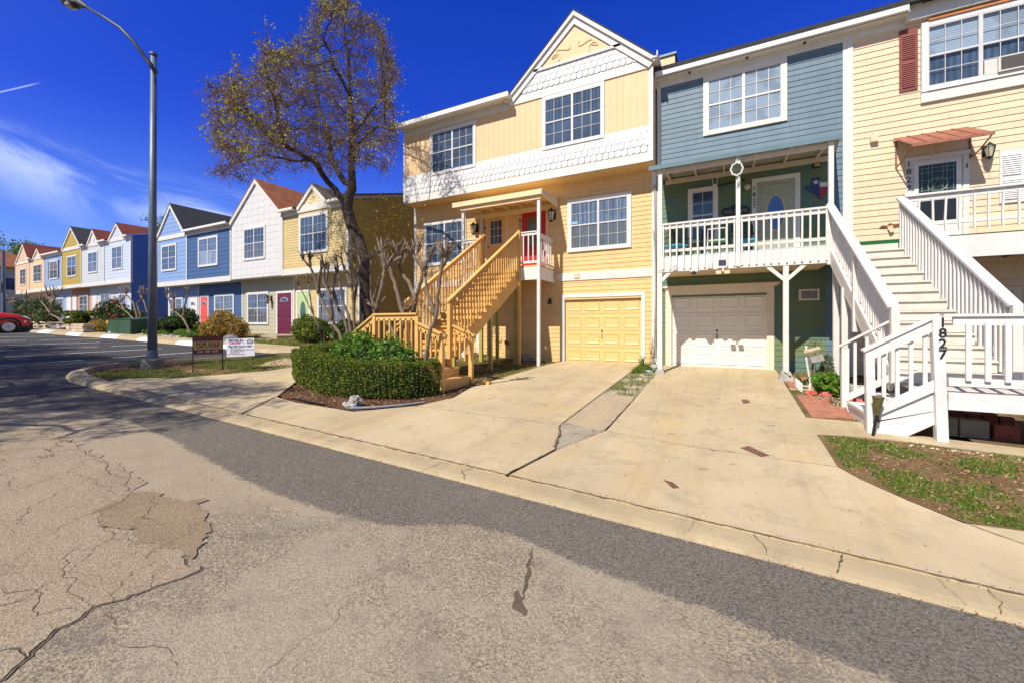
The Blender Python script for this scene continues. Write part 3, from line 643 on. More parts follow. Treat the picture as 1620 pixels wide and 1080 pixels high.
# ------------------------------------------------------------------ building kit
SASH = mat('sash_white', (.56, .56, .55), .5, .05, 3)
def siding(mb, x0, x1, z0, z1, pitch, Y, lip=.014, holes=(), clip=None):
    """lapped boards on a wall facing -y; clip(z) -> (xa, xb) narrows it (gables)"""
    n = max(1, round((z1 - z0) / pitch)); p = (z1 - z0) / n
    for k in range(n):
        a = z0 + k * p; b = a + p; mid = (a + b) / 2
        xa, xb = (x0, x1) if clip is None else clip(a); xc, xd = (x0, x1) if clip is None else clip(b)
        if xb - xa < .02: continue
        segs = [(xa, xb)]
        for h in holes:
            if h[2] < mid < h[3]:
                ns = []
                for (s, e) in segs:
                    if h[0] > s: ns.append((s, min(e, h[0])))
                    if h[1] < e: ns.append((max(s, h[1]), e))
                segs = [q for q in ns if q[1] - q[0] > .005]
        for (s, e) in segs:
            st = max(s, xc) if s == xa else s; et = min(e, xd) if e == xb else e
            if et < st: st = et = (st + et) / 2
            mb.add([(s, Y - lip, a), (e, Y - lip, a), (et, Y - .003, b), (st, Y - .003, b), (s, Y, a), (e, Y, a)], [(0, 1, 2, 3), (4, 5, 1, 0)])
def scales(mb, x0, x1, z0, rows, wd, hh, Y, clip=None, th=.030):
    """rows of fish-scale shingles, the bottom row first"""
    for r in range(rows):
        off = (r % 2) * wd / 2; n = int((x1 - x0) / wd) + 2
        for i in range(-1, n):
            a = x0 + i * wd + off; b = a + wd * .94; c = (a + b) / 2; zb = z0 + r * hh; zt = zb + hh * 1.9
            la, lb = (x0, x1) if clip is None else clip(zb + hh * .5)
            if c < la or c > lb: continue
            a = max(a, x0); b = min(b, x1); R_ = (b - a) / 2; yb = Y - th - .004 * (r % 2); yt = Y - .006
            pts = [(c + R_ * math.cos(t), zb + R_ * .8 + R_ * .8 * math.sin(t)) for t in [math.pi + math.pi * k / 6 for k in range(7)]]
            fr = [(x, yb - .002 * (i % 3), z) for x, z in pts] + [(b, yt - .002, zt), (a, yt - .002, zt)]
            if clip is not None: fr = [(min(max(v[0], clip(v[2])[0]), clip(v[2])[1]), v[1], v[2]) for v in fr]
            k = len(fr); bk = [(v[0], Y, v[2]) for v in fr[:7]]
            mb.add(fr + bk, [tuple(range(k))] + [(q, k + q, k + q + 1, q + 1) for q in range(6)])
def tri_clip(xa, xp, xb, z0, zp, inset=0):
    def f(z):
        t = min(1, max(0, (z - z0) / (zp - z0))); return xa + (xp - xa) * t + inset * (1 - t), xb + (xp - xb) * t - inset * (1 - t)
    return f
def window(par, x0, x1, z0, z1, Y, fw=.09, units=2, cols=3, rows=2, top=None, bot=None, frame=None, sash=None, flat=False, sill=True, proud=.05):
    """a double-hung window unit standing proud on the wall plane Y (facing -y)"""
    top = top or CURT; bot = bot or SCREEN; frame = frame or WHITE; sash = sash or SASH
    f = MB(); a, b, c, d = x0, x1, z0, z1; P = Y - proud
    f.box(a, a + fw, P, Y, c, d); f.box(b - fw, b, P, Y, c, d); f.box(a + fw, b - fw, P, Y, d - fw, d); f.box(a + fw, b - fw, P - (.01 if sill else 0), Y, c, c + fw * .9)
    fo = f.build('window', frame, par)
    u = (b - a - 2 * fw) / units; s = MB(); g = MB(); tb = MB(); bb = MB(); zm = (c + d) / 2
    for i in range(units):
        xa = a + fw + u * i; xb = xa + u; sw = .035 if units < 3 else .03; S = Y - proud + .004
        s.box(xa, xa + sw, S, Y - .012, c + fw * .9, d - fw); s.box(xb - sw, xb, S, Y - .012, c + fw * .9, d - fw)
        s.box(xa + sw, xb - sw, S, Y - .012, zm - sw * .6, zm + sw * .6)
        s.box(xa + sw, xb - sw, S, Y - .012, d - fw - sw, d - fw); s.box(xa + sw, xb - sw, S, Y - .012, c + fw * .9, c + fw * .9 + sw)
        ix0, ix1 = xa + sw, xb - sw
        for (za, zb) in ((c + fw * .9 + sw, zm - sw * .6), (zm + sw * .6, d - fw - sw)):
            for k in range(1, cols):
                x = ix0 + (ix1 - ix0) * k / cols; s.box(x - .006, x + .006, S + .008, S + .020, za, zb)
            for k in range(1, rows):
                z = za + (zb - za) * k / rows; s.box(ix0, ix1, S + .009, S + .019, z - .006, z + .006)
            g.quad((ix0, S + .016, za), (ix1, S + .016, za), (ix1, S + .016, zb), (ix0, S + .016, zb))
        tb.quad((ix0, Y - .0225, zm), (ix1, Y - .0225, zm), (ix1, Y - .0225, d - fw), (ix0, Y - .0225, d - fw))
        bb.quad((ix0, Y - .0225, c + fw * .9), (ix1, Y - .0225, c + fw * .9), (ix1, Y - .0225, zm), (ix0, Y - .0225, zm))
    s.build('sash', sash, fo); g.build('pane', GLASS, fo); tb.build('window_backing', top, fo); bb.build('window_backing', bot, fo)  # backing sheets; with DARKIN an unlit room's darkness is painted on
    return fo
def door(par, x0, x1, z0, z1, Y, m, trim=None, fw=.1, style='panel', knob=True, side='l'):
    trim = trim or WHITE; f = MB(); f.box(x0 - fw, x0, Y - .035, Y, z0, z1 + fw); f.box(x1, x1 + fw, Y - .035, Y, z0, z1 + fw); f.box(x0, x1, Y - .035, Y, z1, z1 + fw)
    f.build('door_frame', trim, par)
    s = MB(); w_ = x1 - x0; h = z1 - z0; s.box(x0, x1, Y - .022, Y - .002, z0, z1)
    def pan(u0, u1, v0, v1):
        a, b, c, d = x0 + w_ * u0, x0 + w_ * u1, z0 + h * v0, z0 + h * v1; e = .022
        s.add([(a, Y - .022, c), (b, Y - .022, c), (b, Y - .022, d), (a, Y - .022, d), (a + e, Y - .034, c + e), (b - e, Y - .034, c + e), (b - e, Y - .034, d - e), (a + e, Y - .034, d - e)],
              [(0, 1, 5, 4), (1, 2, 6, 5), (2, 3, 7, 6), (3, 0, 4, 7), (4, 5, 6, 7)])
    if style in ('panel', 'fan'):
        for u in (.13, .55): pan(u, u + .32, .08, .36); pan(u, u + .32, .42, .72)
        if style == 'panel':
            for u in (.13, .55): pan(u, u + .32, .78, .93)
    elif style == 'oval': pan(.12, .88, .05, .95)
    elif style == 'nine': pan(.14, .86, .06, .36)
    dr = s.build('door', m, par)
    if knob:
        k = MB(); kx = x0 + .07 if side == 'l' else x1 - .07; k.ball((kx, Y - .055, z0 + h * .46), .028); k.build('handle', GOLD if style == 'oval' else BLACK, dr)
    return dr
def lite(dr, cx, cz, wx, wz, Y, shape='rect', cols=1, rows=1, back=None, rim=None):
    g = MB(); r = MB(); n = 28 if shape == 'oval' else 4
    if shape == 'oval':
        P = [(cx + wx * math.cos(t * 2 * math.pi / n), cz + wz * math.sin(t * 2 * math.pi / n)) for t in range(n)]; Q = [(cx + (wx + .03) * math.cos(t * 2 * math.pi / n), cz + (wz + .035) * math.sin(t * 2 * math.pi / n)) for t in range(n)]
    elif shape == 'fan':
        n = 13; P = [(cx + wx * math.cos(math.pi * t / 12), cz + wz * math.sin(math.pi * t / 12)) for t in range(13)]; Q = [(cx + (wx + .02) * math.cos(math.pi * t / 12), cz - .01 + (wz + .03) * math.sin(math.pi * t / 12)) for t in range(13)]
    else:
        P = [(cx - wx, cz - wz), (cx + wx, cz - wz), (cx + wx, cz + wz), (cx - wx, cz + wz)]; e = .025; Q = [(cx - wx - e, cz - wz - e), (cx + wx + e, cz - wz - e), (cx + wx + e, cz + wz + e), (cx - wx - e, cz + wz + e)]
    g.add([(x, Y - .040, z) for x, z in P], [tuple(range(n))])
    b = MB(); b.add([(x, Y - .037, z) for x, z in P], [tuple(range(n))])
    r.add([(x, Y - .040, z) for x, z in P] + [(x, Y - .050, z) for x, z in P] + [(x, Y - .050, z) for x, z in Q] + [(x, Y - .03, z) for x, z in Q],
          [(i + a * n, (i + 1) % n + a * n, (i + 1) % n + (a + 1) * n, i + (a + 1) * n) for a in range(3) for i in range(n)])
    if shape == 'rect':
        for k in range(1, cols): x = cx - wx + 2 * wx * k / cols; r.box(x - .008, x + .008, Y - .047, Y - .039, cz - wz, cz + wz)
        for k in range(1, rows): z = cz - wz + 2 * wz * k / rows; r.box(cx - wx, cx + wx, Y - .0465, Y - .039, z - .008, z + .008)
    o = b.build('door_window', back or DARKIN, dr); return o, g, r
def lite_done(q, dr, rim=None):
    # the glass and its rim hang on the door as siblings of the backing (thing > part > sub-part is the limit)
    o, g, r = q; g.build('pane', GLASS, dr); r.build('rim', rim or WHITE, dr)
def garage(par, x0, x1, z0, z1, Y, m, rec=.10, trim=None, fw=.11, cols=4, rows=4, side=None):
    trim = trim or WHITE; f = MB()
    f.box(x0 - fw, x0, Y - .035, Y, z0 - .02, z1 + fw); f.box(x1, x1 + fw, Y - .035, Y, z0 - .02, z1 + fw); f.box(x0, x1, Y - .035, Y, z1, z1 + fw)
    f.box(x0 - .02, x0, Y, Y + rec, z0, z1); f.box(x1, x1 + .02, Y, Y + rec, z0, z1); f.box(x0 - .02, x1 + .02, Y, Y + rec, z1, z1 + .02)
    f.build('garage_frame', trim, par)
    s = MB(); yy = Y + rec; dz = (z1 - z0) / rows; dx = (x1 - x0) / cols
    for r in range(rows):
        s.box(x0, x1, yy - .03, yy + .01, z0 + r * dz + .004, z0 + (r + 1) * dz - .004)
        for c in range(cols):
            a, b, cc, d = x0 + c * dx + .07, x0 + (c + 1) * dx - .07, z0 + r * dz + .10, z0 + (r + 1) * dz - .10; e = .055; q = yy - .031
            s.add([(a, q, cc), (b, q, cc), (b, q, d), (a, q, d), (a + .016, q - .020, cc + .016), (b - .016, q - .020, cc + .016), (b - .016, q - .020, d - .016), (a + .016, q - .020, d - .016),
                   (a + e, q - .003, cc + e), (b - e, q - .003, cc + e), (b - e, q - .003, d - e), (a + e, q - .003, d - e)],
                  [(0, 1, 5, 4), (1, 2, 6, 5), (2, 3, 7, 6), (3, 0, 4, 7), (4, 5, 9, 8), (5, 6, 10, 9), (6, 7, 11, 10), (7, 4, 8, 11), (8, 9, 10, 11)])
    bk = MB(); bk.box(x0, x1, yy + .011, yy + .05, z0, z1)
    go = s.build('garage_door', m, par); k = MB(); k.box((x0 + x1) / 2 - .012, (x0 + x1) / 2 + .012, yy - .06, yy - .03, z0 + .82, z0 + .98); k.build('handle', GOLD if m is YDOOR else BLACK, go)
    bk.build('door_back', m, go); k = MB(); k.ball(((x0 + x1) / 2, yy - .045, z0 + 1.06), .028); k.build('lock', BLACK, go)
    return go
def boards(name, m, par, *bx):
    for b in bx: q = MB(); q.box(*b); q.build(name, m, par)
def roofs(mb, x0, x1, ga, gb, yf, ze, yr, zr, yb, zb, cut, th=.12):
    """main roof with its eave cut back behind a front gable between ga and gb"""
    k = (cut - yf) / (yr - yf); zc = ze + (zr - ze) * k
    if ga is None: roof_slab(mb, x0, x1, yf, ze, yr, zr, yb, zb, th); return
    if ga - x0 > .12: roof_slab(mb, x0, ga, yf, ze, yr, zr, yb, zb, th)
    if x1 - gb > .12: roof_slab(mb, gb, x1, yf, ze, yr, zr, yb, zb, th)
    roof_slab(mb, max(ga, x0), min(gb, x1), cut, zc, yr, zr, yb, zb, th)
def body(mb, x0, x1, y0, y1, z0, z1): mb.box(x0, x1, y0, y1, z0, z1)
def roof_slab(mb, x0, x1, ye, ze, yr, zr, yb, zb, th=.12):
    mb.add([(x0, ye, ze), (x1, ye, ze), (x1, yr, zr), (x0, yr, zr), (x0, yb, zb), (x1, yb, zb),
            (x0, ye, ze - th), (x1, ye, ze - th), (x1, yr, zr - th), (x0, yr, zr - th), (x0, yb, zb - th), (x1, yb, zb - th)],
           [(0, 1, 2, 3), (3, 2, 5, 4), (7, 6, 9, 8), (8, 9, 10, 11), (0, 6, 7, 1), (4, 5, 11, 10), (0, 3, 9, 6), (3, 4, 10, 9), (1, 7, 8, 2), (2, 8, 11, 5)])
def gable_roof(mb, xa, xp, xb, z0, zp, yf, yb, th=.045, over=.1):
    """two slopes with the ridge running back from the front"""
    for (xe, s) in ((xa, -1), (xb, 1)):
        dx = xe - xp; dz = z0 - zp; L = math.hypot(dx, dz); ex = xe + dx / L * over; ez = z0 + dz / L * over; nx_, nz_ = -dz / L * (1 if s > 0 else -1) * th, abs(dx) / L * th
        nx_ = abs(dz) / L * th * s
        v = [(xp, yf, zp + .02), (ex, yf, ez + .02), (ex, yb, ez + .02), (xp, yb, zp + .02), (xp, yf, zp + .02 + th * 1.3), (ex + nx_, yf, ez + nz_ + .02), (ex + nx_, yb, ez + nz_ + .02), (xp, yb, zp + .02 + th * 1.3)]
        mb.add(v, [(0, 1, 2, 3), (4, 7, 6, 5), (0, 4, 5, 1), (1, 5, 6, 2), (3, 2, 6, 7)])
def rakes(mb, xa, xp, xb, z0, zp, Y, wd=.13, th=.04):
    """white boards along a gable's two slopes"""
    for xe in (xa, xb):
        d = Vector((xp - xe, 0, zp - z0)).normalized(); n = Vector((d.z, 0, -d.x)) * (1 if xe < xp else -1)
        a = Vector((xe, 0, z0)); p = Vector((xp, 0, zp)); vdrop = wd / abs(d.x) if abs(d.x) > .05 else wd
        mb.prism([(a.x, a.z), (p.x, p.z), (p.x, p.z - vdrop), (a.x + n.x * wd * 1.0, a.z + n.z * wd)] if xe < xp else [(p.x, p.z), (a.x, a.z), (a.x + n.x * wd, a.z + n.z * wd), (p.x, p.z - vdrop)], Y - th, Y)
# ------------------------------------------------------------------ the two terraces on the left
def lap_trim(par, x0, x1, Yu, zb, Y, name='fascia'):
    m = MB(); m.box(x0, x1, Yu - .03, Yu, zb, zb + .27); m.box(x0, x1, Yu, Y, zb, zb + .02); return m.build(name, WHITE2, par)
def unit(label, x0, x1, Y, Yu, zf, zb, ze, mu, ml, mroof, gable=None, pitch=.17, up=None, low=None, dr=None, panel=None, shingles=False, zback=None, roofz=1.75, eave=True, gs=None, shutter=None):
    t = thing('townhouse', ((x0 + x1) / 2, Y, zf), label, 'townhouse', 'terraced townhouses down the street')
    m = MB(); m.box(x0, x1, Y + .15, Y + 9.5, zf - 1.2, ze - .02); m.box(x0, x1, Yu + .02, Y + .16, zb + .02, ze - .02); m.build('house_body', ml, t)
    m = MB(); siding(m, x0, x1, zf - .4, zb + .02, pitch, Y); m.build('lower_wall', ml, t)
    m = MB(); zt = ze
    cl = None
    if gable:
        gp, ga, gb, gz0, gm = gable
        cl = tri_clip(ga, gp[0], gb, gz0, gp[1])
    if shingles:
        scales(m, x0 + .05, x1 - .05, zb + .04, int((gable[0][1] - zb) / .165) - 1, .155, .165, Yu, clip=lambda z: (x0 + .05, x1 - .05) if z < gable[3] else cl(z), th=.013)
        m.prism([(x0, zb + .05), (x1, zb + .05), (x1, gable[3]), (gable[0][0], gable[0][1] - .05), (x0, gable[3])], Yu, Yu + .02)
    else:
        siding(m, x0, x1, zb + .26, ze, pitch, Yu)
    m.build('upper_wall', mu, t)
    boards('corner_board', WHITE2, t, (x0 - .05, x0 + .05, Yu - .035, Yu, zb, ze), (x1 - .05, x1 + .05, Yu - .036, Yu, zb, ze), (x0 - .05, x0 + .05, Y - .035, Y, zf - .3, zb))
    if not shingles: lap_trim(t, x0 + .05, x1 - .05, Yu, zb, Y + .1)
    if gable and not shingles:
        m = MB(); siding(m, ga, gb, gz0, gp[1] - .05, pitch, Yu - .02 if gs is None else Yu - .02, clip=cl)
        m.prism([(ga, gz0), (gb, gz0), (gp[0], gp[1])], Yu - .018, Yu + .2); m.build('gable', gm, t)
    if gable:
        m = MB(); rakes(m, ga - .06, gp[0], gb + .06, gz0 - .05, gp[1] + .09, Yu - .02, .15, .08)
        if not shingles: m.box(ga - .05, gb + .05, Yu - .05, Yu, ze - .16, gz0 + .06)
        m.build('rake_board', WHITE2, t)
        m = MB(); gable_roof(m, ga, gp[0], gb, gz0, gp[1] + .08, Yu - .11, Yu + 5.2, over=.10); m.build('gable_roof', mroof, t)
    if eave:
        segs = [(x0, x1)] if not gable else [(x0, ga - .1), (gb + .1, x1)]
        for (a, b_) in segs:
            if b_ - a > .15:
                e = MB(); e.box(a, b_, Yu - .24, Yu, ze - .03, ze + .02); e.box(a - .03, b_ + .03, Yu - .31, Yu - .24, ze - .03, ze + .08); e.box(a, b_, Yu - .03, Yu - .016, ze - .22, ze - .04); e.build('gutter', GUT, t)
    r = MB(); roofs(r, x0, x1, ga - .1 if gable else None, gb + .1 if gable else None, Yu - .27, ze + .10, Y + 4.6, ze + roofz, Y + 9.8, ze + .1, Yu + .2); r.build('roof', mroof, t)
    if up: window(t, *up[:4], Yu, **(up[4] if len(up) > 4 else {}))
    if low: window(t, *low[:4], Y, **(low[4] if len(low) > 4 else {}))
    if shutter:
        boards('shutter', shutter, t, (up[0] - .28, up[0] - .02, Yu - .045, Yu, up[2] + .05, up[3] - .05), (up[1] + .02, up[1] + .28, Yu - .045, Yu, up[2] + .05, up[3] - .05))
    for d in (dr or []):
        q = door(t, d[0], d[1], zf + .02, d[2], Y, d[3], style=d[4] if len(d) > 4 else 'panel')
        if len(d) > 4 and d[4] == 'fan': lite_done(lite(q, (d[0] + d[1]) / 2, zf + (d[2] - zf) * .80, (d[1] - d[0]) * .27, .17, Y, 'fan'), q)
        if len(d) > 4 and d[4] == 'oval': lite_done(lite(q, (d[0] + d[1]) / 2, zf + (d[2] - zf) * .52, .17, .5, Y, 'oval', back=mat('teal_door_glass', (.05, .14, .14), .3)), q, GOLD)
    return t
WD = dict(units=2, cols=2, rows=2)
B = [-14.43, -18.83, -23.15, -27.54, -31.0]
tan = unit('tan sided townhouse with a pale green front door at the near end of the terrace', B[1], B[0], 0, -.6, .80, 3.62, 6.62, TAN, TAN, ROOFG,
     gable=((-16.62, 7.55), -17.65, -15.6, 6.72, TANP), pitch=.125, up=(-17.59, -15.62, 4.52, 6.32, dict(fw=.1, top=BCURT, bot=DARKIN, cols=3)), low=(-17.1, -15.12, 1.28, 2.98, dict(top=BCURT, bot=SCREEN, cols=3)), dr=[(-18.55, -17.7, 2.86, MINT, 'oval')])
whi = unit('townhouse with a white scalloped shingle front and steep rusty brown roof', B[2], B[1], 0, -.6, .80, 3.60, 6.62, WSH, GREIGE, ROOFR,
     gable=((-20.92, 8.47), B[2], B[1], 6.62, WSH), shingles=True, pitch=.2, eave=False, up=(-21.99, -20.15, 4.55, 6.22, dict(cols=3, rows=2, top=DARKIN, bot=SCREEN)), low=(-22.7, -20.85, 1.30, 2.99, dict(cols=3, rows=2, top=BCURT, bot=SCREEN)), dr=[(-20.12, -19.02, 2.86, PLUM, 'fan')])
nav = unit('navy blue townhouse with a coral red front door', B[3], B[2], 0, -.6, .78, 3.60, 6.60, NAVY, NAVY, ROOFB, pitch=.22,
     up=(-26.3, -24.33, 4.5, 6.14, dict(cols=2, top=CURT, bot=BLIND)), low=(-25.84, -23.9, 1.3, 3.0, dict(top=CURT, bot=BCURT)), dr=[(-27.3, -26.55, 2.9, CORAL, 'fan')])
lbl = unit('light blue townhouse with a black gable roof and white front door', B[4], B[3], 0, -.6, .80, 3.60, 6.55, SKYB, SKYB, ROOFB,
     gable=((-29.3, 8.36), -31.0, -27.62, 6.58, SKYB), pitch=.24, eave=False, up=(-30.46, -28.67, 4.5, 6.1, dict(top=GREENREF, bot=DARKIN)), low=(-31.0 + .1, -29.3, 1.4, 2.98, dict(top=BCURT, bot=GREENREF)), dr=[(-28.55, -27.75, 2.9, WHITE, 'fan')])
# end wall of the tan house: siding that climbs to the roof
def endwall(par, X, yf, yb, z0, prof, pitch, m, over=None):
    """wall facing +x at X; prof(y) -> roof height"""
    M = Matrix.Translation((X, 0, 0)) @ Matrix.Rotation(R(90), 4, 'Z'); mb = MB(M); z = z0
    ztop = max(prof(yf), prof(yb), prof((yf + yb) / 2)); n = int((ztop - z0) / pitch)
    for k in range(n):
        a = z0 + k * pitch; b = a + pitch; ys = [yf + (yb - yf) * i / 60 for i in range(61)]; ok = [y for y in ys if prof(y) > b - .03]
        lo = over if (over is not None and a < 3.62) else yf
        ok = [y for y in ok if y >= lo]
        if not ok: continue
        s, e = ok[0], ok[-1]
        mb.add([(s, -.014, a), (e, -.014, a), (e, -.003, b), (s, -.003, b), (s, 0, a), (e, 0, a)], [(0, 1, 2, 3), (4, 5, 1, 0)])
    return mb.build('side_wall', m, par)
pf = lambda y: 6.70 + .305 * (y + .6) if y < 4.6 else 6.70 + .305 * 5.2 - .3 * (y - 4.6)
endwall(tan, B[0] + .06, -.6, 9.4, .2, pf, .115, OLIVE, over=0)
m = MB(); m.add([(B[0] + .0, -.6, 6.6), (B[0], 4.6, 6.62), (B[0], 9.4, 6.6), (B[0], 4.6, 8.27), (B[0] + .055, -.6, 6.6), (B[0] + .055, 4.6, 6.6), (B[0] + .055, 9.4, 6.6), (B[0] + .055, 4.6, 8.27)], [(4, 5, 7), (5, 6, 7), (0, 3, 2), (0, 4, 7, 3)]); m.build('gable_wall', OLIVE, tan)
m = MB(); m.beam((B[0] + .09, -.98, 6.62), (B[0] + .09, 4.6, 8.33), .05, .16); m.build('rake_board', WHITE2, tan); boards('corner_board', WHITE2, tan, (B[0] + .02, B[0] + .10, -.64, -.5, 3.6, 6.55), (B[0] + .03, B[0] + .10, -.05, .07, .5, 3.6))
m = MB(); roof_slab(m, B[0], B[0] + .22, -.98, 6.76, 4.6, 8.42, 9.8, 6.8, .06); m.build('roof_edge', ROOFG, tan)
# concrete steps up to the plum and mint doors
for i, (x0, x1, lb) in enumerate(((-20.6, -17.4, 'wide concrete steps below the plum front door'),)):
    t = thing('concrete_steps', (x0, -1.5, .3), lb, 'steps'); 
    for k in range(4):
        m = MB(); m.box(x0 + .15 * k, x1 - .35 * k, -2.8 + .55 * k, 0, .1, .32 + .15 * k); m.build('step', CONCG, t, bevel=.01)
for (x0, x1, lb) in ((-28.9, -26.1, 'low concrete step at the white and coral front doors'),):
    m = MB(); m.box(x0, x1, -1.0, 0, .6, .80); setp(m.build('doorstep', CONCG, loc=(x0, -1, .6)), lb, 'steps')
# second terrace
C = [-39.0, -43.45, -47.87, -52.09, -56.25, -60.21, -64.3]; Y2, U2, ZF = 1.6, 1.0, 1.62
o = unit('pale blue townhouse with a cobalt blue end wall', C[1], C[0], Y2, U2, ZF, 4.45, 7.85, PBLUE, PBLUE, ROOFM, gable=((-41.2, 8.95), -42.6, -39.9, 7.9, PBLUE), pitch=.24,
     up=(-42.1, -40.27, 5.52, 7.33, dict(top=BCURT, bot=SCREEN)), low=(-42.77, -41.25, 2.2, 3.75, dict(top=CURT, bot=DARKIN)), dr=[(-40.2, -39.3, 3.8, WHITE)])
pf2 = lambda y: 7.9 + .3 * (y - 1.0) if y < 6 else 9.4 - .3 * (y - 6)
endwall(o, C[0] + .06, 1.0, 11, .6, pf2, .22, SIDEB); m = MB(); m.beam((C[0] + .09, .7, 7.85), (C[0] + .09, 6, 9.42), .05, .15); m.box(C[0] + .02, C[0] + .1, .96, 1.1, 4.4, 7.8); m.build('rake_board', WHITE2, o)
m = MB(); m.add([(C[0] + .055, 1, 7.8), (C[0] + .055, 11, 7.8), (C[0] + .055, 6, 9.38)], [(0, 1, 2)]); m.build('gable_wall', SIDEB, o)
unit('pale grey townhouse with a small round gable vent', C[2], C[1], Y2, U2, ZF, 4.45, 7.85, PGREY, PGREY, ROOFM, gable=((-45.5, 8.93), -46.6, -44.4, 7.9, PGREY), pitch=.15,
     up=(-46.52, -44.65, 5.53, 7.27, dict(top=GREENREF, bot=SCREEN)), low=(-45.98, -44.16, 2.3, 3.9, dict(top=GREENREF, bot=SCREEN)), dr=[(-47.6, -46.8, 3.85, WHITE)])
unit('mustard yellow townhouse with a tall black gable roof', C[3], C[2], Y2, U2, ZF, 4.48, 7.9, MUST, RUST, ROOFB, gable=((-49.9, 9.62), -52.0, -47.9, 7.95, MUST), pitch=.24, eave=False,
     up=(-50.89, -48.8, 5.44, 7.27, dict(top=GREENREF, bot=DARKIN)), low=(-50.35, -48.46, 2.25, 3.9, dict(top=GREENREF, bot=SCREEN)), dr=[(-51.75, -51.0, 3.82, WHITE)])
unit('grey blue townhouse with dark window shutters', C[4], C[3], Y2, U2, ZF, 4.48, 7.75, STEEL, STEEL, ROOFM, pitch=.2,
     up=(-54.94, -52.97, 5.44, 7.15, dict(top=CURT, bot=BCURT)), low=(-55.87, -53.86, 2.14, 3.85, dict(top=CURT, bot=SCREEN)), dr=[(-53.1, -52.2, 3.82, WHITE)], shutter=DARKSH)
unit('apricot townhouse with a narrow gable beside the grey blue one', C[5], C[4], Y2, U2, ZF, 4.46, 7.7, PEACH2, PEACH2, ROOFM, gable=((-58.05, 8.5), -59.2, -56.9, 7.7, PEACH2), pitch=.17,
     up=(-59.15, -56.93, 5.38, 7.1, dict(top=DARKIN, bot=SCREEN)), low=(-59.78, -58.32, 2.1, 3.67, dict(top=GREENREF, bot=SCREEN)), dr=[(-57.6, -56.8, 3.8, RUST)])
unit('peach townhouse with a tall gable at the far end of the street', C[6], C[5], Y2, U2, ZF, 4.42, 7.55, PEACH, PEACH, ROOFM, gable=((-61.95, 9.28), -64.25, -60.25, 7.55, PEACH), pitch=.17, eave=False,
     up=(-62.94, -61.2, 5.28, 6.95, dict(top=DARKIN, bot=SCREEN)), low=(-62.57, -60.93, 2.24, 3.77, dict(top=DARKIN, bot=SCREEN)), dr=[(-64.1, -63.3, 3.8, WHITE)])
m = MB(); m.lathe((0, 0, -.04), [(0, 0), (.30, 0), (.30, .04), (.24, .05), (.24, .03), (0, .03)], 16); m.v = [Matrix.Translation((-45.5, .95, 8.25)) @ Matrix.Rotation(R(90), 4, 'X') @ v for v in m.v]
m.build('gable_vent', WHITE2, [x for x in bpy.data.objects if x.get('label', '').startswith('pale grey townhouse')][0])
# the sage green house that closes the view
t = thing('house', (-82, -2, 2.3), 'sage green house with a terracotta roof at the far end of the road', 'house')
m = MB(); m.box(-92, -74, -6, 6, 2, 8.2); m.build('house_body', SAGE, t)
M = Matrix.Translation((-73.97, 0, 0)) @ Matrix.Rotation(R(90), 4, 'Z'); m = MB(M); siding(m, -6, 6, 2, 8.2, .25, 0, .02); m.build('wall', SAGE, t)
m = MB(); m.add([(-73, -7, 8.0), (-73, 7, 8.0), (-93, 7, 8.0), (-93, -7, 8.0), (-78, 0, 11.4), (-88, 0, 11.4)], [(0, 1, 4), (1, 2, 5, 4), (2, 3, 5), (3, 0, 4, 5), (3, 2, 1, 0)]); m.build('roof', ROOFR, t)
for a in (-2.5, 2.0): m = MB(M); m.box(a, a + 1.9, -.06, 0, 5.3, 6.9); wf = m.build('window', WHITE2, t); m = MB(M); m.quad((a + .1, -.07, 5.4), (a + 1.8, -.07, 5.4), (a + 1.8, -.07, 6.8), (a + .1, -.07, 6.8)); m.build('pane', DARKIN, wf)
m = MB(M); m.box(-5.5, -3.2, -.08, 0, 2.2, 4.3); m.build('garage_door', WHITE2, t)
# ------------------------------------------------------------------ the yellow house
YH = thing('townhouse', (-6.5, 0, 0), 'large yellow townhouse pair with white fish-scale bands and a front gable', 'townhouse'); U = -.63; X0, X1 = -11.2, -1.86
HOLES = [(-4.77, -2.27, -.1, 2.15), (-10.6, -8.25, -.1, 2.15)]
m = MB(); siding(m, X0, X1, -.02, 6.02, .142, 0, .016, HOLES); m.build('lower_wall', YEL, YH)
m = MB(); m.box(X0 + .01, X1 - .01, .17, 9.8, -.4, 8.9); m.box(X0 + .01, X1 - .01, U + .02, .18, 6.02, 8.9); m.build('house_body', YEL, YH)
m = MB(); m.box(X0, X1, U, .17, 5.985, 6.02); m.build('soffit', YEL, YH)
# grooved upper panels
m = MB(); x = X0
while x < X1 - .02:
    b = min(x + .203, X1); m.box(x, b - .010, U - .010, U + .02, 6.9, 8.75); x = b
m.box(X0, X1, U - .002, U + .02, 6.9, 8.75); m.build('upper_wall', YPAN, YH)
m = MB(); m.box(X0 - .02, X1 + .02, U - .035, U, 6.00, 6.26); m.box(X0 - .02, X1 + .02, U - .030, U, 6.88, 6.97); m.box(X0, X1, U - .012, U, 6.26, 6.88)
m.build('band_board', WHITE2, YH); boards('frieze_board', WHITE2, YH, (X0 - .01, -6.42, U - .03, U, 8.62, 8.92), (-6.46, X1, U - .045, U, 8.70, 8.95))
m = MB(); scales(m, X0, X1, 6.27, 3, .188, .20, U - .012); m.build('shingle_band', WSH, YH)
boards('corner_board', WHITE2, YH, (X1 - .09, X1 + .03, U - .045, U + .06, 6.0, 8.70), (X0 - .03, X0 + .07, U - .044, U + .06, 6.0, 8.9), (X1 - .10, X1 + .03, -.035, .06, -.1, 5.98), (X0 - .03, X0 + .08, -.035, .06, -.1, 5.98))
gc = tri_clip(-6.42, -4.2, -1.90, 8.95, 10.93)
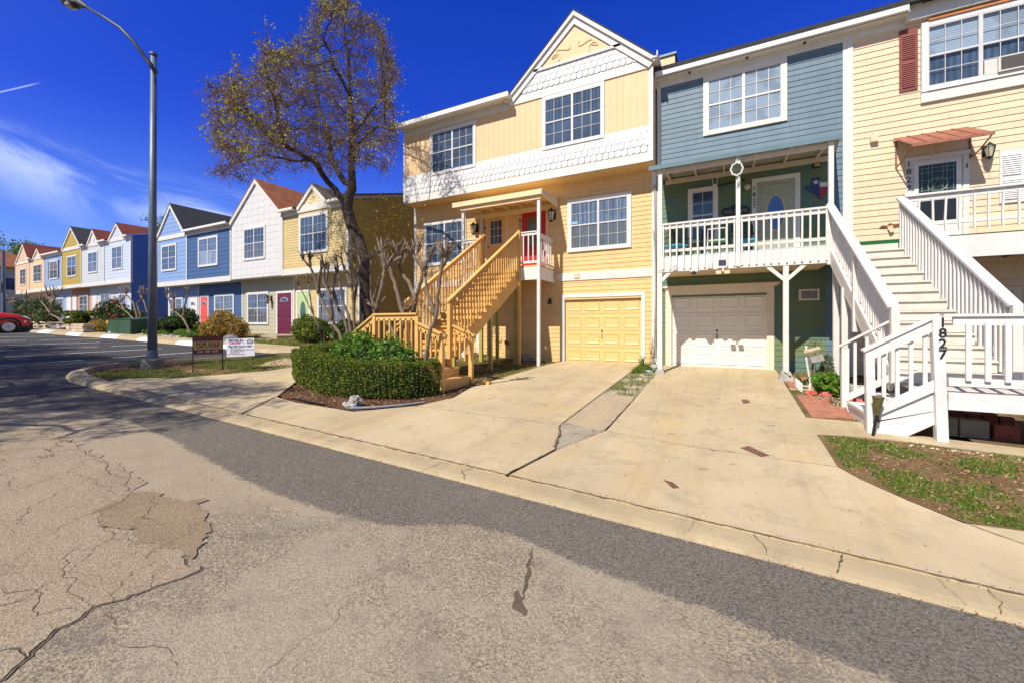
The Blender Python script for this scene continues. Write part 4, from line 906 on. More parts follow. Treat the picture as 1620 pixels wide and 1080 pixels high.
m = MB(); m.prism([(-6.42, 8.95), (-1.90, 8.95), (-4.2, 10.93)], U - .03, U + .3); scales(m, -6.4, -1.92, 8.97, 3, .19, .20, U - .03, clip=tri_clip(-6.25, -4.2, -2.05, 8.95, 10.80)); m.build('gable', WSH, YH)
m = MB(); m.prism([(-5.62, 9.56), (-2.74, 9.56), (-2.80, 9.64), (-5.56, 9.64)], U - .10, U - .03); rakes(m, -6.62, -4.2, -1.78, 8.86, 11.02, U - .05, .24, .05); rakes(m, -6.68, -4.2, -1.72, 8.86, 11.07, U - .10, .10, .065); m.build('rake_board', WHITE2, YH)
m = MB(); m.prism([(-5.35, 9.64), (-3.03, 9.64), (-4.2, 10.62)], U - .055, U - .03); m.build('gable_panel', YPAN, YH)
m = MB()      # carved scrolls
def scroll(cx, cz, s):
    P = []
    for k in range(30):
        t = k / 29; a = -math.pi * .55 + t * math.pi * 1.5; P.append((cx + s * (-.30 + .14 * math.cos(a)), U - .062, cz - .06 + .14 * math.sin(a)))
    for k in range(22):
        t = k / 21; P.append((cx + s * (-.30 + .05 + .42 * t - .10 * math.sin(t * 6.28)), U - .062, cz + .02 + .26 * t + .10 * math.sin(t * 6.28)))
    m.tube(P, .017, 6)
scroll(-4.52, 9.86, 1); scroll(-3.88, 9.86, -1); m.build('scroll_ornament', YPAN, YH)
m = MB(); m.box(X0 - .05, -6.38, U - .36, U, 8.90, 8.93); m.box(X0 - .08, -6.36, U - .46, U - .36, 8.82, 8.97); m.build('gutter', GUT, YH)
m = MB(); roofs(m, X0 - .1, X1 - .1, -6.42, -1.9, U - .42, 9.02, 4.8, 10.70, 10, 9.1, U + .35); m.build('roof', ROOFB, YH); m = MB(); gable_roof(m, -6.5, -4.2, -1.84, 8.95, 11.05, U - .17, 6.5, over=.12); m.build('gable_roof', ROOFB, YH)
# exposed upper end wall and rake return on the right
M = Matrix.Translation((X1 + .001, 0, 0)) @ Matrix.Rotation(R(90), 4, 'Z'); m = MB(M); siding(m, U, 2.5, 6.0, 8.9, .142, 0, .012); m.build('side_wall', CREAMT, YH)
m = MB(); m.box(X1 + .0, X1 + .16, U - .2, 3, 8.86, 8.90); m.beam((X1 + .17, U - .26, 8.93), (X1 + .17, 3, 8.93), .03, .14); m.build('eave_board', WHITE2, YH)
m = MB(); m.box(-1.95, -1.45, 1.4, 2.3, 8.5, 10.15); ch = m.build('chimney', CREAMT, YH); m = MB(); m.box(-2.0, -1.40, 1.35, 2.35, 10.15, 10.22); m.tube([(-1.7, 1.85, 10.2), (-1.7, 1.85, 10.4)], .12); m.build('chimney_cap', METAL, ch)
# windows
window(YH, -9.91, -7.87, 6.88, 8.54, U, .09, top=DARKIN, bot=DARKIN); window(YH, -5.31, -3.25, 6.95, 8.68, U, .09, top=BCURT, bot=DARKIN)
window(YH, -10.72, -8.70, 3.60, 5.33, 0, .09, top=BCURT, bot=BCURT); window(YH, -4.66, -2.57, 3.66, 5.40, 0, .11, top=CURT, bot=SCREEN)
m = MB(); m.box(-4.50, -4.30, -.0385, -.036, 4.58, 4.66); m.build('window_sticker', mat('sticker_blue', (.25, .45, .75), .5), YH)
boards('band_board', WHITE2, YH, (-4.97, X1 - .1, -.04, 0, 2.72, 2.98), (X0 + .08, -8.05, -.04, 0, 2.72, 2.98))
garage(YH, -4.77, -2.27, .0, 2.15, 0, YDOOR); garage(YH, -10.6, -8.25, .02, 2.15, 0, YDOOR)
# front doors at the landing
d = door(YH, -7.78, -7.0, 3.15, 5.22, 0, YD, CREAMT, .09, 'nine', True); lite_done(lite(d, -7.39, 4.62, .235, .42, 0, 'rect', 3, 3, DARKIN), d, CREAMT)
d = door(YH, -6.36, -5.44, 3.15, 5.26, 0, RED, CREAMT, .10, 'nine', True); lite_done(lite(d, -5.9, 4.50, .25, .52, 0, 'rect', 1, 1, mat('door_blind', (.20, .16, .06), .4)), d, RED)
text('1\n8\n2\n3', .21, Vector((-7.865, -.048, 4.72)), BLKNUM, 'house_number', YH, .004, line=.95); text('1\n8\n2\n5', .21, Vector((-6.415, -.048, 4.82)), BLKNUM, 'house_number', YH, .004, line=.95)
# small fittings on the wall
boards('junction_box', CREAMT, YH, (-5.08, -4.92, -.07, 0, 2.78, 2.96), (-4.42, -4.24, -.065, -.04, 2.79, 2.94), (-7.3, -7.18, -.05, 0, .66, .8))
m = MB(); m.box(-7.1, -5.95, -.02, 0, .05, .62); m.build('utility_hatch', mat('dull_yellow_board', (.62, .44, .16), .7, .1), YH)
def lantern(x, z, Y, label, s=1.0, droop=False):
    t = thing('wall_lantern', (x, Y, z), label, 'wall lamp', 'black wall lanterns by the front doors'); m = MB()
    m.box(x - .06 * s, x + .06 * s, Y - .03, Y, z - .12 * s, z + .12 * s); m.tube([(x, Y - .02, z - .04 * s), (x, Y - .10 * s, z - .08 * s), (x, Y - .19 * s, z + .02 * s), (x, Y - .19 * s, z + .16 * s)], .012, 6); m.build('bracket', BLACK, t)
    m = MB(); c = (x, Y - .19 * s, z - .20 * s); m.lathe(c, [(0, .35 * s), (.02, .34 * s), (.10 * s, .25 * s), (.105 * s, .235 * s)], 8)
    for k in range(6): a = k * math.pi / 3; m.tube([(c[0] + .10 * s * math.cos(a), c[1] + .10 * s * math.sin(a), c[2] + .24 * s), (c[0] + .055 * s * math.cos(a), c[1] + .055 * s * math.sin(a), c[2])], .007, 4)
    m.lathe(c, [(0, -.05), (.055 * s, -.01), (.06 * s, .01), (0, .015)], 8); m.build('cage', BLACK, t)
    m = MB(); m.lathe(c, [(.0, .012), (.05 * s, .015), (.092 * s, .235 * s), (0, .24 * s)], 8); m.build('lamp_glass', LAMPG, t); return t
lantern(-8.24, 4.86, -.01, 'black lantern between the left window and the orange yellow door', 1.25)
lantern(-5.16, 4.98, -.01, 'black lantern right of the red door', 1.25)
lantern(-20.62, 2.62, -.01, 'black lantern left of the plum door', 1.2)
t = thing('flood_light', (-5.28, 0, 2.05), 'small dark flood light left of the yellow garage door', 'wall lamp'); m = MB(); m.box(-5.32, -5.24, -.03, 0, 2.06, 2.16); m.build('bracket', BLACK, t); m = MB(); m.lathe((-5.28, -.08, 1.96), [(0, .12), (.05, .11), (.08, .0), (0, .01)], 10); m.build('lamp_shade', BLACK, t)

# landing in front of the two doors
P = thing('porch', (-6.6, -.6, -.05), 'white railed porch with a lean-to roof over the yellow and red doors', 'porch')
DK = 3.13; px0, px1, pf_ = -8.02, -5.14, -1.28
m = MB(); m.box(px0, px1, pf_, -.02, DK - .05, DK); m.build('deck', LUMB, P)
m = MB(); m.box(px0, -7.28, pf_ - .03, pf_, DK - .46, DK - .06); m.box(-5.84, px1, pf_ - .03, pf_, DK - .46, DK - .06); m.box(px1, px1 + .03, pf_, -.02, DK - .46, DK - .06); m.box(px0 - .03, px0, pf_, -.02, DK - .46, DK - .06)
m.box(px0, px1, pf_, pf_ + .04, DK - .46, DK - .06); m.build('skirt_board', WHITE2, P)
m = MB(); 
for yy in (-.35, -.65, -.95): boards('joist', LUMB, P, (px0, px1, yy - .02, yy + .02, DK - .2, DK - .05))
def post(par, x, y, z0, z1, s=.10, m_=None, name='post', lean=(0, 0)):
    m = MB(); m.add([(x - s / 2, y - s / 2, z0), (x + s / 2, y - s / 2, z0), (x + s / 2, y + s / 2, z0), (x - s / 2, y + s / 2, z0)] + [(x + lean[0] + a * s / 2, y + lean[1] + b * s / 2, z1) for a, b in ((-1, -1), (1, -1), (1, 1), (-1, 1))],
          [(0, 3, 2, 1), (4, 5, 6, 7), (0, 1, 5, 4), (1, 2, 6, 5), (2, 3, 7, 6), (3, 0, 4, 7)]); return m.build(name, m_ or WHITE2, par)
post(P, -5.15, -1.30, -.1, 5.2, .095, lean=(0, .02)); post(P, -8.0, -1.25, -.05, 5.2, .095); post(P, -8.0, -.06, 3.1, 5.2, .07)
def rail(par, a, b, h, m_, zlow=.12, gap=.13, bw=.035, cap=.09, capt=.035, toprail=True, off=0, sq=True, wob=0, below=0, name='baluster', capname='handrail'):
    """a straight or sloping balustrade from a to b (points on the floor line), h high"""
    a = Vector(a); b = Vector(b); d = b - a; L = Vector((d.x, d.y, 0)).length; n = max(1, round(L / gap)); dirn = Vector((d.x, d.y, 0)).normalized(); nn = Vector((-dirn.y, dirn.x, 0)) * off
    m = MB(); m.beam(a + Vector((0, 0, h)), b + Vector((0, 0, h)), cap, capt); m.beam(a + Vector((0, 0, h - .06)), b + Vector((0, 0, h - .06)), .04, .085)
    m.build(capname, m_, par)
    if zlow is not None and zlow >= 0: m = MB(); m.beam(a + Vector((0, 0, zlow)), b + Vector((0, 0, zlow)), .04, .07); m.build('bottom_rail', m_, par)
    for k in range(1, n):
        p = a + d * (k / n) + nn; q = MB(); w1 = wob * (rnd.random() - .5); w2 = wob * (rnd.random() - .5)
        q.beam(p + Vector((w1, 0, -below if below else (zlow or 0) - .02)), p + Vector((w2, 0, h - .03)), bw, bw, up=(0, 1, 0)); q.build(name, m_, par)
rail(P, (-5.86, -1.27, DK), (-5.19, -1.27, DK), 1.05, WHITE2, .1, .15, wob=.02); rail(P, (-5.17, -1.22, DK), (-5.17, -.05, DK), .98, WHITE2, .08, .17, wob=.02); rail(P, (-7.98, -1.25, DK), (-7.3, -1.25, DK), 1.02, WHITE2, .1, .14, wob=.02); rail(P, (-8.0, -1.2, DK), (-8.0, -.08, DK), .98, WHITE2, .08, .16)
m = MB(); m.box(-8.05, -5.08, -1.36, -1.28, 5.16, 5.28); m.box(-8.34, -5.0, -1.44, -1.40, 5.28, 5.42); m.add([(-8.36, -1.44, 5.42), (-4.98, -1.44, 5.42), (-4.98, -.03, 5.50), (-8.36, -.03, 5.50), (-8.36, -1.44, 5.44), (-4.98, -1.44, 5.44), (-4.98, -.03, 5.54), (-8.36, -.03, 5.54)], [(0, 3, 2, 1), (4, 5, 6, 7), (0, 1, 5, 4), (1, 2, 6, 5), (2, 3, 7, 6), (3, 0, 4, 7)])
m.add([(-5.0, -1.40, 5.28), (-5.0, -.03, 5.20), (-5.0, -.03, 5.49), (-5.0, -1.40, 5.42), (-5.04, -1.40, 5.28), (-5.04, -.03, 5.20), (-5.04, -.03, 5.49), (-5.04, -1.40, 5.42)], [(0, 1, 2, 3), (7, 6, 5, 4), (0, 4, 5, 1), (3, 2, 6, 7), (0, 3, 7, 4)])
m.box(-8.3, -5.04, -.06, -.02, 5.18, 5.34); m.build('porch_roof', mat('cream_roof_paint', (.78, .62, .36), .6, .06, 2, streak=.2, dirtc=(.5, .4, .25)), P)
for k in range(6): q = MB(); xx = -8.0 + k * .57; q.beam((xx, -1.38, 5.34), (xx, -.05, 5.41), .04, .10); q.build('rafter', CREAMT, P)

# ------------------------------------------------------------------ wooden staircase of new lumber
S = thing('staircase', (-6.5, -3.6, -.1), 'new yellow pine staircase up to the yellow and red doors', 'staircase')
LZ = .45; xL, xR = -7.2, -5.86; yT, yB = -1.30, -5.0; NR = 14; rz = (DK - LZ) / NR; ry = (yT - yB) / (NR - 1)
for k in range(NR - 1):
    z = DK - (k + 1) * rz; y = yT - k * ry; m = MB(); m.box(xL - .0, xR + .03, y - ry - .055, y - .001, z - .04, z); m.box(xL + .04, xR - .04, y - ry + .0, y - ry + .02, z - rz + .0, z - .041) if k < NR - 2 else None
    m.build('step', LUMB, S)
m = MB(); m.box(xL + .04, xR - .04, yT - .02, yT - .0, DK - rz, DK - .05); m.build('riser', LUMB, S)
for xx in (xL + .02, xR - .02, (xL + xR) / 2):
    pts = [(yT, DK - .02)]; 
    for k in range(NR - 1):
        z = DK - (k + 1) * rz - .04; y = yT - k * ry; pts += [(y, z), (y - ry, z)]
    pts += [(yB, LZ - .0), (yB + .35, LZ), (yT, DK - .62)]
    m = MB(Matrix.Rotation(R(90), 4, 'Z')); m.prism(pts, -xx - .022, -xx + .022); m.build('stringer', LUMB, S)
def srail(par, x, y0, z0, y1, z1, h, m_, gap=.14, cap=.11, wob=.03, drop=.16, capt=.04, bw=.036, side=1):
    a = Vector((x, y0, z0 + h)); b = Vector((x, y1, z1 + h)); mm = MB(); mm.beam(a, b, cap, capt); mm.beam(a - Vector((0, 0, .07)), b - Vector((0, 0, .07)), .036, .09); mm.build('handrail', m_, par)
    n = round(abs(y1 - y0) / gap)
    for k in range(1, n):
        t = k / n; y = y0 + (y1 - y0) * t; z = z0 + (z1 - z0) * t; q = MB(); q.beam((x + side * .035, y + wob * (rnd.random() - .5), z - drop), (x + side * .035, y + wob * (rnd.random() - .5), z + h - .05), bw, bw, up=(1, 0, 0)); q.build('baluster', m_, par)
srail(S, xR, yT - .02, DK + .0, yB - .1, LZ + .28, 1.06, LUMB); srail(S, xL, yT + .1, DK + .08, yB - .1, LZ + .28, 1.06, LUMB, side=-1)
for (x, y, z1) in ((xR + .04, yT - .04, 4.25), (xL - .04, yT - .04, 4.25), (xR + .03, yB - .06, 1.74), (xL - .03, yB - .06, 1.74)): post(S, x, y, H(x, y), z1, .09, LUMB, 'newel')
for (x, y, z1) in ((-5.95, -1.36, 3.0), (-5.93, -2.95, 2.0), (-7.15, -1.45, 3.0), (-7.15, -3.0, 2.0), (-6.6, -1.36, 2.7)): post(S, x, y, H(x, y) - .02, z1, .09, LUMBG, 'post')
# bottom landing with short flights to both sides
ly0, ly1 = -6.1, -5.0; lx0, lx1 = -7.2, -5.9
m = MB(); n = 8
for k in range(n): a = ly0 + (ly1 - ly0) * k / n; m.box(lx0, lx1, a, a + (ly1 - ly0) / n - .008, LZ - .04, LZ)
m.box(lx0, lx1, ly0 - .03, ly0, LZ - .2, LZ - .0); m.box(lx1 - .04, lx1, ly0, ly1, LZ - .19, LZ - .045); m.build('landing', LUMB, S)
gz = H(-5.3, -5.6)
for k, (xa, xb, z) in enumerate(((-5.9, -5.58, .255), (-5.58, -5.28, .06))):
    m = MB(); m.box(xa - .02, xb + .03, ly0 + .03, ly1 - .03, z - .04, z); m.box(xb, xb + .02, ly0 + .05, ly1 - .05, -.16 if k else .061, z - .041); m.build('step', LUMB, S)
for y in (ly0 + .06, ly1 - .06):
    m = MB(); m.prism([(-5.9, LZ - .02), (-5.9, .0), (-5.55, -.16), (-5.29, -.16), (-5.29, .02), (-5.58, .02), (-5.58, .21), (-5.88, .21)], y - .02, y + .02); m.build('stringer', LUMB, S)
for k, (xa, xb, z) in enumerate(((-7.5, -7.2, .28), (-7.8, -7.5, .13))):
    m = MB(); m.box(xa - .03, xb, ly0 + .03, ly1 - .03, z - .04, z); m.box(xa, xa + .02, ly0 + .05, ly1 - .05, z - .2, z - .041); m.build('step', LUMB, S)
for (x, y, z1) in ((-5.27, ly0, 1.02), (-5.27, ly1 + .02, 1.0), (-5.92, ly0, 1.42), (-7.18, ly0, 1.46), (-7.75, ly0, 1.12), (-7.18, ly1 - .02, 1.42), (-7.75, ly1, 1.1)): post(S, x, y, H(x, y) - .03, z1, .09, LUMB, 'newel')
def slope_rail(par, a, b, m_, drop=.7, gap=.14, cap=.12):
    a = Vector(a); b = Vector(b); mm = MB(); mm.beam(a, b, cap, .04); mm.beam(a - Vector((0, 0, .08)), b - Vector((0, 0, .08)), .036, .13); mm.build('handrail', m_, par)
    L = (b - a).length; n = max(2, round(L / gap))
    for k in range(1, n):
        p = a + (b - a) * (k / n); q = MB(); q.beam(p - Vector((0, 0, drop)), p - Vector((0, 0, .1)), .036, .036, up=(0, 1, 0)); q.build('baluster', m_, par)
slope_rail(S, (-5.95, ly0, 1.30), (-5.16, ly0, 1.00), LUMB); slope_rail(S, (-5.86, ly1 + .02, 1.26), (-5.16, ly1 + .02, .98), LUMB)
slope_rail(S, (-7.2, ly0, 1.46), (-7.85, ly0, 1.06), LUMB); slope_rail(S, (-7.2, ly0, 1.48), (-5.92, ly0, 1.48), LUMB, drop=1.0, gap=.16); slope_rail(S, (-7.2, ly1, 1.42), (-7.85, ly1, 1.02), LUMB)
# ------------------------------------------------------------------ the blue and green house
BH = thing('townhouse', (.5, 0, 0), 'townhouse with slate blue upper storey and green lower walls', 'townhouse'); X0, X1 = -1.86, 2.76
m = MB(); siding(m, X0 + .08, 2.32, -.02, 5.62, .15, 0, .016, [(-1.40, 1.02, -.1, 2.12)]); m.build('lower_wall', GREEN, BH)
m = MB(); siding(m, 2.32, X1, -.02, 5.62, .15, 0, .016); siding(m, X0 + .08, X1, 5.62, 8.42, .15, 0, .016); m.build('upper_wall', BLUE, BH)
m = MB(); m.box(X0, X1, .17, 9.8, -.4, 8.45); m.build('house_body', BLUE, BH)
boards('corner_board', WHITE2, BH, (X0 + .05, X0 + .16, -.035, .05, -.1, 8.4), (X1 - .10, X1, -.035, .05, -.1, 8.4))
m = MB(); m.box(X0, 3.86, -.03, 0, 8.38, 8.56); m.box(X0, 3.86, -.30, 0, 8.56, 8.60); m.build('frieze_board', WHITE2, BH)
m = MB(); m.box(X0 + .04, 3.82, -.38, -.27, 8.56, 8.70); m.build('gutter', GUT, BH)
for x in (-.9, .55, 1.85): m = MB(); m.tube([(x, -.14, 8.57), (x, -.14, 8.53)], .035, 10); m.build('eave_vent', BLACK, BH)
m = MB(); roof_slab(m, X0, 7.4, -.40, 8.80, 4.8, 10.25, 10, 9, .1); m.build('roof', ROOFB, BH)
window(BH, -.54, 1.48, 6.67, 8.37, 0, .11, cols=3, rows=2, top=BLIND, bot=BLIND, frame=mat('creamy_white_paint', (.70, .655, .57), .55, .05, 2), sash=MT['creamy_white_paint'])
window(BH, -.95, -.16, 3.6, 5.2, 0, .1, units=1, cols=2, rows=2, top=DARKIN, bot=DARKIN, frame=MT['creamy_white_paint'])
d = door(BH, .78, 1.66, 3.17, 5.13, 0, SAGED, MT['creamy_white_paint'], .11, 'oval', True)
lite_done(lite(d, 1.22, 4.25, .19, .45, 0, 'oval', back=mat('blue_door_glass', (.03, .10, .42), .2)), d, mat('gilt_rim', (.62, .45, .14), .5, .1))
m = MB()
for k in range(8): a = k * math.pi / 4; m.tube([(1.22 + .05 * math.cos(a), -.043, 4.3 + .05 * math.sin(a)), (1.22 + .11 * math.cos(a), -.043, 4.3 + .16 * math.sin(a)), (1.22 + .09 * math.cos(a + .5), -.043, 4.3 + .2 * math.sin(a + .5))], .004, 4)
m.build('door_tracery', BLACK, d)
text('1\n8\n2\n7', .17, Vector((.725, -.048, 4.72)), BLKNUM, 'house_number', BH, .004, line=.95)
CRM = mat('cream_garage_paint', (.72, .62, .47), .55, .05, 2); GWH = mat('garage_door_white', (.80, .75, .64), .45, .03, 2, streak=.1, dirtc=(.6, .55, .45))
garage(BH, -1.40, 1.02, .02, 2.12, 0, GWH, .09, CRM, .17); m = MB(); m.box(-1.62, 1.26, -.06, -.0, 2.29, 2.34); m.box(-1.68, 1.32, -.10, -.0, 2.34, 2.39); m.build('cornice', CRM, BH)
m = MB(); m.box(1.74, 2.18, -.05, 0, 1.88, 2.17); v = m.build('wall_vent', CRM, BH); m = MB(); m.box(1.79, 2.13, -.056, -.05, 1.925, 2.125); m.build('vent_grille', mat('grey_louvre', (.18, .18, .19), .6), v)
m = MB(); m.tube([(X0 - .02, -.06, 5.5), (X0 - .0, -.07, 4.0), (X0 + .01, -.06, 2.2), (X0 - .03, -.06, .3)], .018, 6); m.tube([(X0 - .05, -.06, 4.1), (X0 + .02, -.07, 3.0), (X0 + .03, -.06, 1.2), (X0 + .0, -.06, .3)], .012, 6); m.build('cable', mat('grey_cable', (.35, .33, .3), .6), BH)

# porch
P = thing('porch', (.3, -.75, 0), 'white railed porch across the green wall with a thin blue roof', 'porch'); DK = 3.06; pf_ = -1.5; px0, px1 = -1.56, 2.14
m = MB(); m.box(px0, px1 + 1.3, pf_, -.02, DK - .04, DK); m.build('deck', mat('grey_deck_boards', (.42, .47, .52), .7, .1, 2), P)
m = MB(); m.box(px0, px1, pf_ - .035, pf_, DK - .42, DK - .045); m.build('rim_board', WHITE2, P)
UND = mat('cream_underside', (.62, .52, .38), .7, .08, 2); m = MB(); m.box(px0, px1, pf_, -.05, DK - .40, DK - .38); m.build('soffit', UND, P)
for x in (px0 + .04, .30, px1): post(P, x, pf_ - .02 if x != px0 + .04 else pf_, DK - .38, 5.38, .095, name='post')
for x in (px0 + .03, 1.29, 2.24): post(P, x, pf_ + .03, H(x, pf_) + .0, DK - .40, .11, name='post')
for (a, b, c) in ((1.29, .37, 2.28), (1.29, -.37, 2.28), (px0 + .03, .25, 2.38)): m = MB(); m.beam((a, pf_ + .03, c), (a + b, pf_ + .03, 2.64), .08, .08, up=(0, 1, 0)); m.build('brace', WHITE2, P)
def cone(c, z, r0, r1, h): m = MB(); m.lathe((c[0], c[1], z), [(0, 0), (r0, 0), (r1, h), (0, h)], 4); return m
m = cone((1.29, pf_ + .03), H(1.29, -1.5) - .02, .26, .12, .26); m.v = [Vector((v.x, v.y, v.z)) for v in m.v]; setp(m.build('concrete_footing', ROCKG, P))
m = cone((px0 + .03, pf_ + .03), H(-1.5, -1.5) - .02, .20, .12, .18); m.build('concrete_footing', ROCKG, P)
for (a, b) in ((px0 + .09, .25), (.35, px1 - .05)):
    mm = MB(); mm.box(a, b, pf_ - .07, pf_ + .03, 3.875, 3.92); mm.box(a, b, pf_ - .03, pf_ + .01, 3.77, 3.874); mm.build('handrail', WHITE2, P); boards('bottom_rail', WHITE2, P, (a, b, pf_ - .01, pf_ + .035, DK + .10, DK + .17))
    n = round((b - a) / .165)
    for k in range(n + 1):
        x = a + .03 + (b - a - .06) * k / n; q = MB(); w = .012 * (rnd.random() - .5); q.beam((x + w, pf_ - .055, 2.70), (x, pf_ - .052, 3.86), .036, .036, up=(0, 1, 0)); q.build('baluster', WHITE2, P)
m = MB(); m.add([(px0 - .22, pf_ - .12, 5.44), (px1 + .16, pf_ - .12, 5.44), (px1 + .38, -.02, 5.60), (px0 - .1, -.02, 5.60), (px0 - .22, pf_ - .12, 5.47), (px1 + .16, pf_ - .12, 5.47), (px1 + .38, -.02, 5.63), (px0 - .1, -.02, 5.63)], [(0, 3, 2, 1), (4, 5, 6, 7), (0, 1, 5, 4), (1, 2, 6, 5), (2, 3, 7, 6), (3, 0, 4, 7)])
m.build('porch_roof', mat('tan_roll_roofing', (.34, .28, .20), .9, .2, 5), P)
m = MB(); m.box(px0 - .24, px1 + .18, pf_ - .15, pf_ - .12, 5.36, 5.47); m.build('fascia', BLUET, P)
m = MB(); m.box(px0 - .1, px1 + .06, pf_ - .04, pf_ + .0, 5.24, 5.36); m.box(px0, px1 + .3, -.08, -.03, 5.42, 5.56); m.build('beam', UND, P)
for k in range(6): x = px0 + .15 + k * .70; q = MB(); q.beam((x, pf_ - .1, 5.40), (x, -.05, 5.53), .04, .09); q.build('rafter', UND, P)
# things on and about the porch
t = thing('wall_ornament', (2.0, 0, 4.8), 'painted state map with white star, blue, white and red, right of the oval door', 'wall ornament')
TX = [(-.42, .03), (-.20, .05), (-.20, .34), (.03, .34), (.03, .17), (.14, .13), (.30, .13), (.36, .10), (.37, -.05), (.40, -.16), (.32, -.20), (.18, -.29), (.12, -.38), (.12, -.44), (.03, -.42), (-.05, -.30), (-.14, -.18), (-.22, -.17), (-.27, -.10), (-.34, -.06)]
k_ = .72; tx = lambda P_: [(2.16 + k_ * x, 4.80 + k_ * z) for x, z in P_]
m = MB(); m.prism(tx(TX), -.05, -.02); m.build('board', mat('flag_blue', (.02, .035, .13), .5), t)
m = MB(); m.prism(tx([(.03, .17), (.14, .13), (.30, .13), (.36, .10), (.37, -.03), (.03, -.03)]), -.056, -.050); m.build('white_bar', mat('flag_white', (.62, .60, .56), .6, .2, 12), t)
m = MB(); m.prism(tx([(.03, -.03), (.37, -.03), (.40, -.16), (.32, -.20), (.18, -.29), (.12, -.38), (.12, -.44), (.03, -.42)]), -.056, -.050); m.build('red_bar', mat('flag_red', (.32, .03, .05), .6, .2, 12), t)
def star(mb, cx, cz, r, y0, y1, rot=math.pi / 2): mb.prism([(cx + (r if i % 2 == 0 else r * .4) * math.cos(rot + i * math.pi / 5), cz + (r if i % 2 == 0 else r * .4) * math.sin(rot + i * math.pi / 5)) for i in range(10)], y0, y1)
m = MB(); star(m, 2.10, 4.92, .075, -.060, -.0505); m.build('star', WHITE, t)
t = thing('welcome_sign', (.3, 0, 4.4), 'dark cut-out welcome sign on the green wall left of the oval door', 'sign'); m = MB(); m.prism([(-.08, 4.36), (-.02, 4.30), (.55, 4.30), (.62, 4.36), (.62, 4.46), (.55, 4.52), (.42, 4.53), (.34, 4.60), (.22, 4.60), (.14, 4.53), (-.02, 4.52), (-.08, 4.46)], -.04, -.022); m.build('board', BLACK, t)
text('WELCOME', .12, Vector((.27, -.043, 4.40)), mat('dark_letter', (.30, .24, .16), .5), 'lettering', t, .003)
t = thing('porch_lamp', (.62, 0, 5.0), 'round glass porch lamp above the welcome sign', 'wall lamp'); m = MB(); m.ball((.56, -.11, 5.02), .085, 12); m.build('globe', LAMPG, t); m = MB(); m.tube([(.56, 0, 5.02), (.56, -.05, 5.02)], .06, 12); m.build('bracket', BLACK, t)
t = thing('porch_lamp', (2.14, 0, 5.3), 'small brass porch light high above the state map', 'wall lamp'); m = MB(); m.box(2.04, 2.20, -.07, 0, 5.30, 5.44); m.build('bracket', BLACK, t); m = MB(); m.box(2.06, 2.18, -.11, -.07, 5.31, 5.40); m.build('globe', GOLD, t)
t = thing('wall_bracket', (-.25, 0, 5.2), 'dark hanging pole on white cat-eared hook beside the small porch window', 'bracket'); m = MB(); m.box(-.30, -.18, -.06, 0, 5.06, 5.24); m.tube([(-.28, -.04, 5.22), (-.31, -.04, 5.42)], .012, 5); m.tube([(-.20, -.04, 5.22), (-.17, -.04, 5.42)], .012, 5); m.build('hook', WHITE2, t); m = MB(); m.tube([(-.18, -.05, 5.18), (.16, -.05, 5.21), (.5, -.05, 5.25)], .022, 6); m.build('pole', BLACK, t)
t = thing('wreath', (.27, -1.6, 5.1), 'round scalloped mirror ornament hanging on the middle porch post', 'ornament'); m = MB()
m.tube([(.27 + (.125 + .007 * math.cos(8 * a)) * math.cos(a), -1.62, 5.05 + (.15 + .007 * math.cos(8 * a)) * math.sin(a)) for a in [i * math.pi / 24 for i in range(49)]], .02, 6); m.tube([(.27, -1.62, 5.2), (.25, -1.62, 5.27), (.28, -1.62, 5.30), (.29, -1.62, 5.25)], .01, 5); m.build('rim', WHITE2, t)
m = MB(); m.lathe((0, 0, 0), [(0, 0), (.12, 0), (.12, .01), (0, .012)], 20); m.v = [Matrix.Translation((.27, -1.61, 5.05)) @ Matrix.Rotation(R(90), 4, 'X') @ Matrix.Scale(1.2, 4, (0, 1, 0)) @ v for v in m.v]; m.build('disc', mat('olive_mirror', (.12, .12, .06), .15, .3, 8, metal=.6), t)
m = MB()
for k in range(14): m.tube([(.30 + .03 * rnd.random(), -1.6, 4.88), (.29 + .05 * rnd.random(), -1.62, 4.75), (.27 + .06 * rnd.random(), -1.6, 4.62 + .1 * rnd.random())], .006, 4)
m.build('tassel', mat('grey_string', (.45, .45, .45), .8), t)
t = thing('security_camera', (-.72, -1.56, 2.6), 'small black dome camera under the porch rim', 'camera'); m = MB(); m.ball((-.70, -1.57, 2.58), .055, 10); m.build('dome', BLACK, t); m = MB(); m.box(-.78, -.60, -1.60, -1.535, 2.60, 2.64); m.tube([(-.80, -1.57, 2.62), (-.80, -1.57, 2.74)], .01, 5); m.tube([(-.61, -1.57, 2.62), (-.61, -1.57, 2.74)], .01, 5); m.build('bracket', WHITE2, t)
t = thing('flood_light', (0, -1.56, 2.6), 'twin-headed solar flood light below the middle porch post', 'flood light')
m = MB(); m.box(-.13, .03, -1.62, -1.55, 2.72, 2.85); m.build('solar_panel', mat('solar_panel', (.05, .05, .08), .2), t); m = MB(); m.box(-.15, .05, -1.60, -1.54, 2.66, 2.72); m.tube([(-.03, -1.58, 2.66), (-.03, -1.60, 2.56)], .02, 6); m.build('bracket', WHITE2, t)
for sx_ in (-.12, .07): q = MB(); q.box(sx_ - .07, sx_ + .05, -1.70, -1.60, 2.50, 2.58); q.build('lamp_head', CREAMT, t)
for x, lb, w_ in ((-1.15, 'small grey box at the left end of the porch rim', .10), (-.32, 'pale square box on the porch rim between two balusters', .11)):
    m = MB(); m.box(x - w_ / 2, x + w_ / 2, -1.60, -1.545, 2.66, 2.80); setp(m.build('sensor_box', mat('light_grey_plastic', (.5, .5, .48), .5), loc=(x, -1.57, 2.66)), lb, 'box')
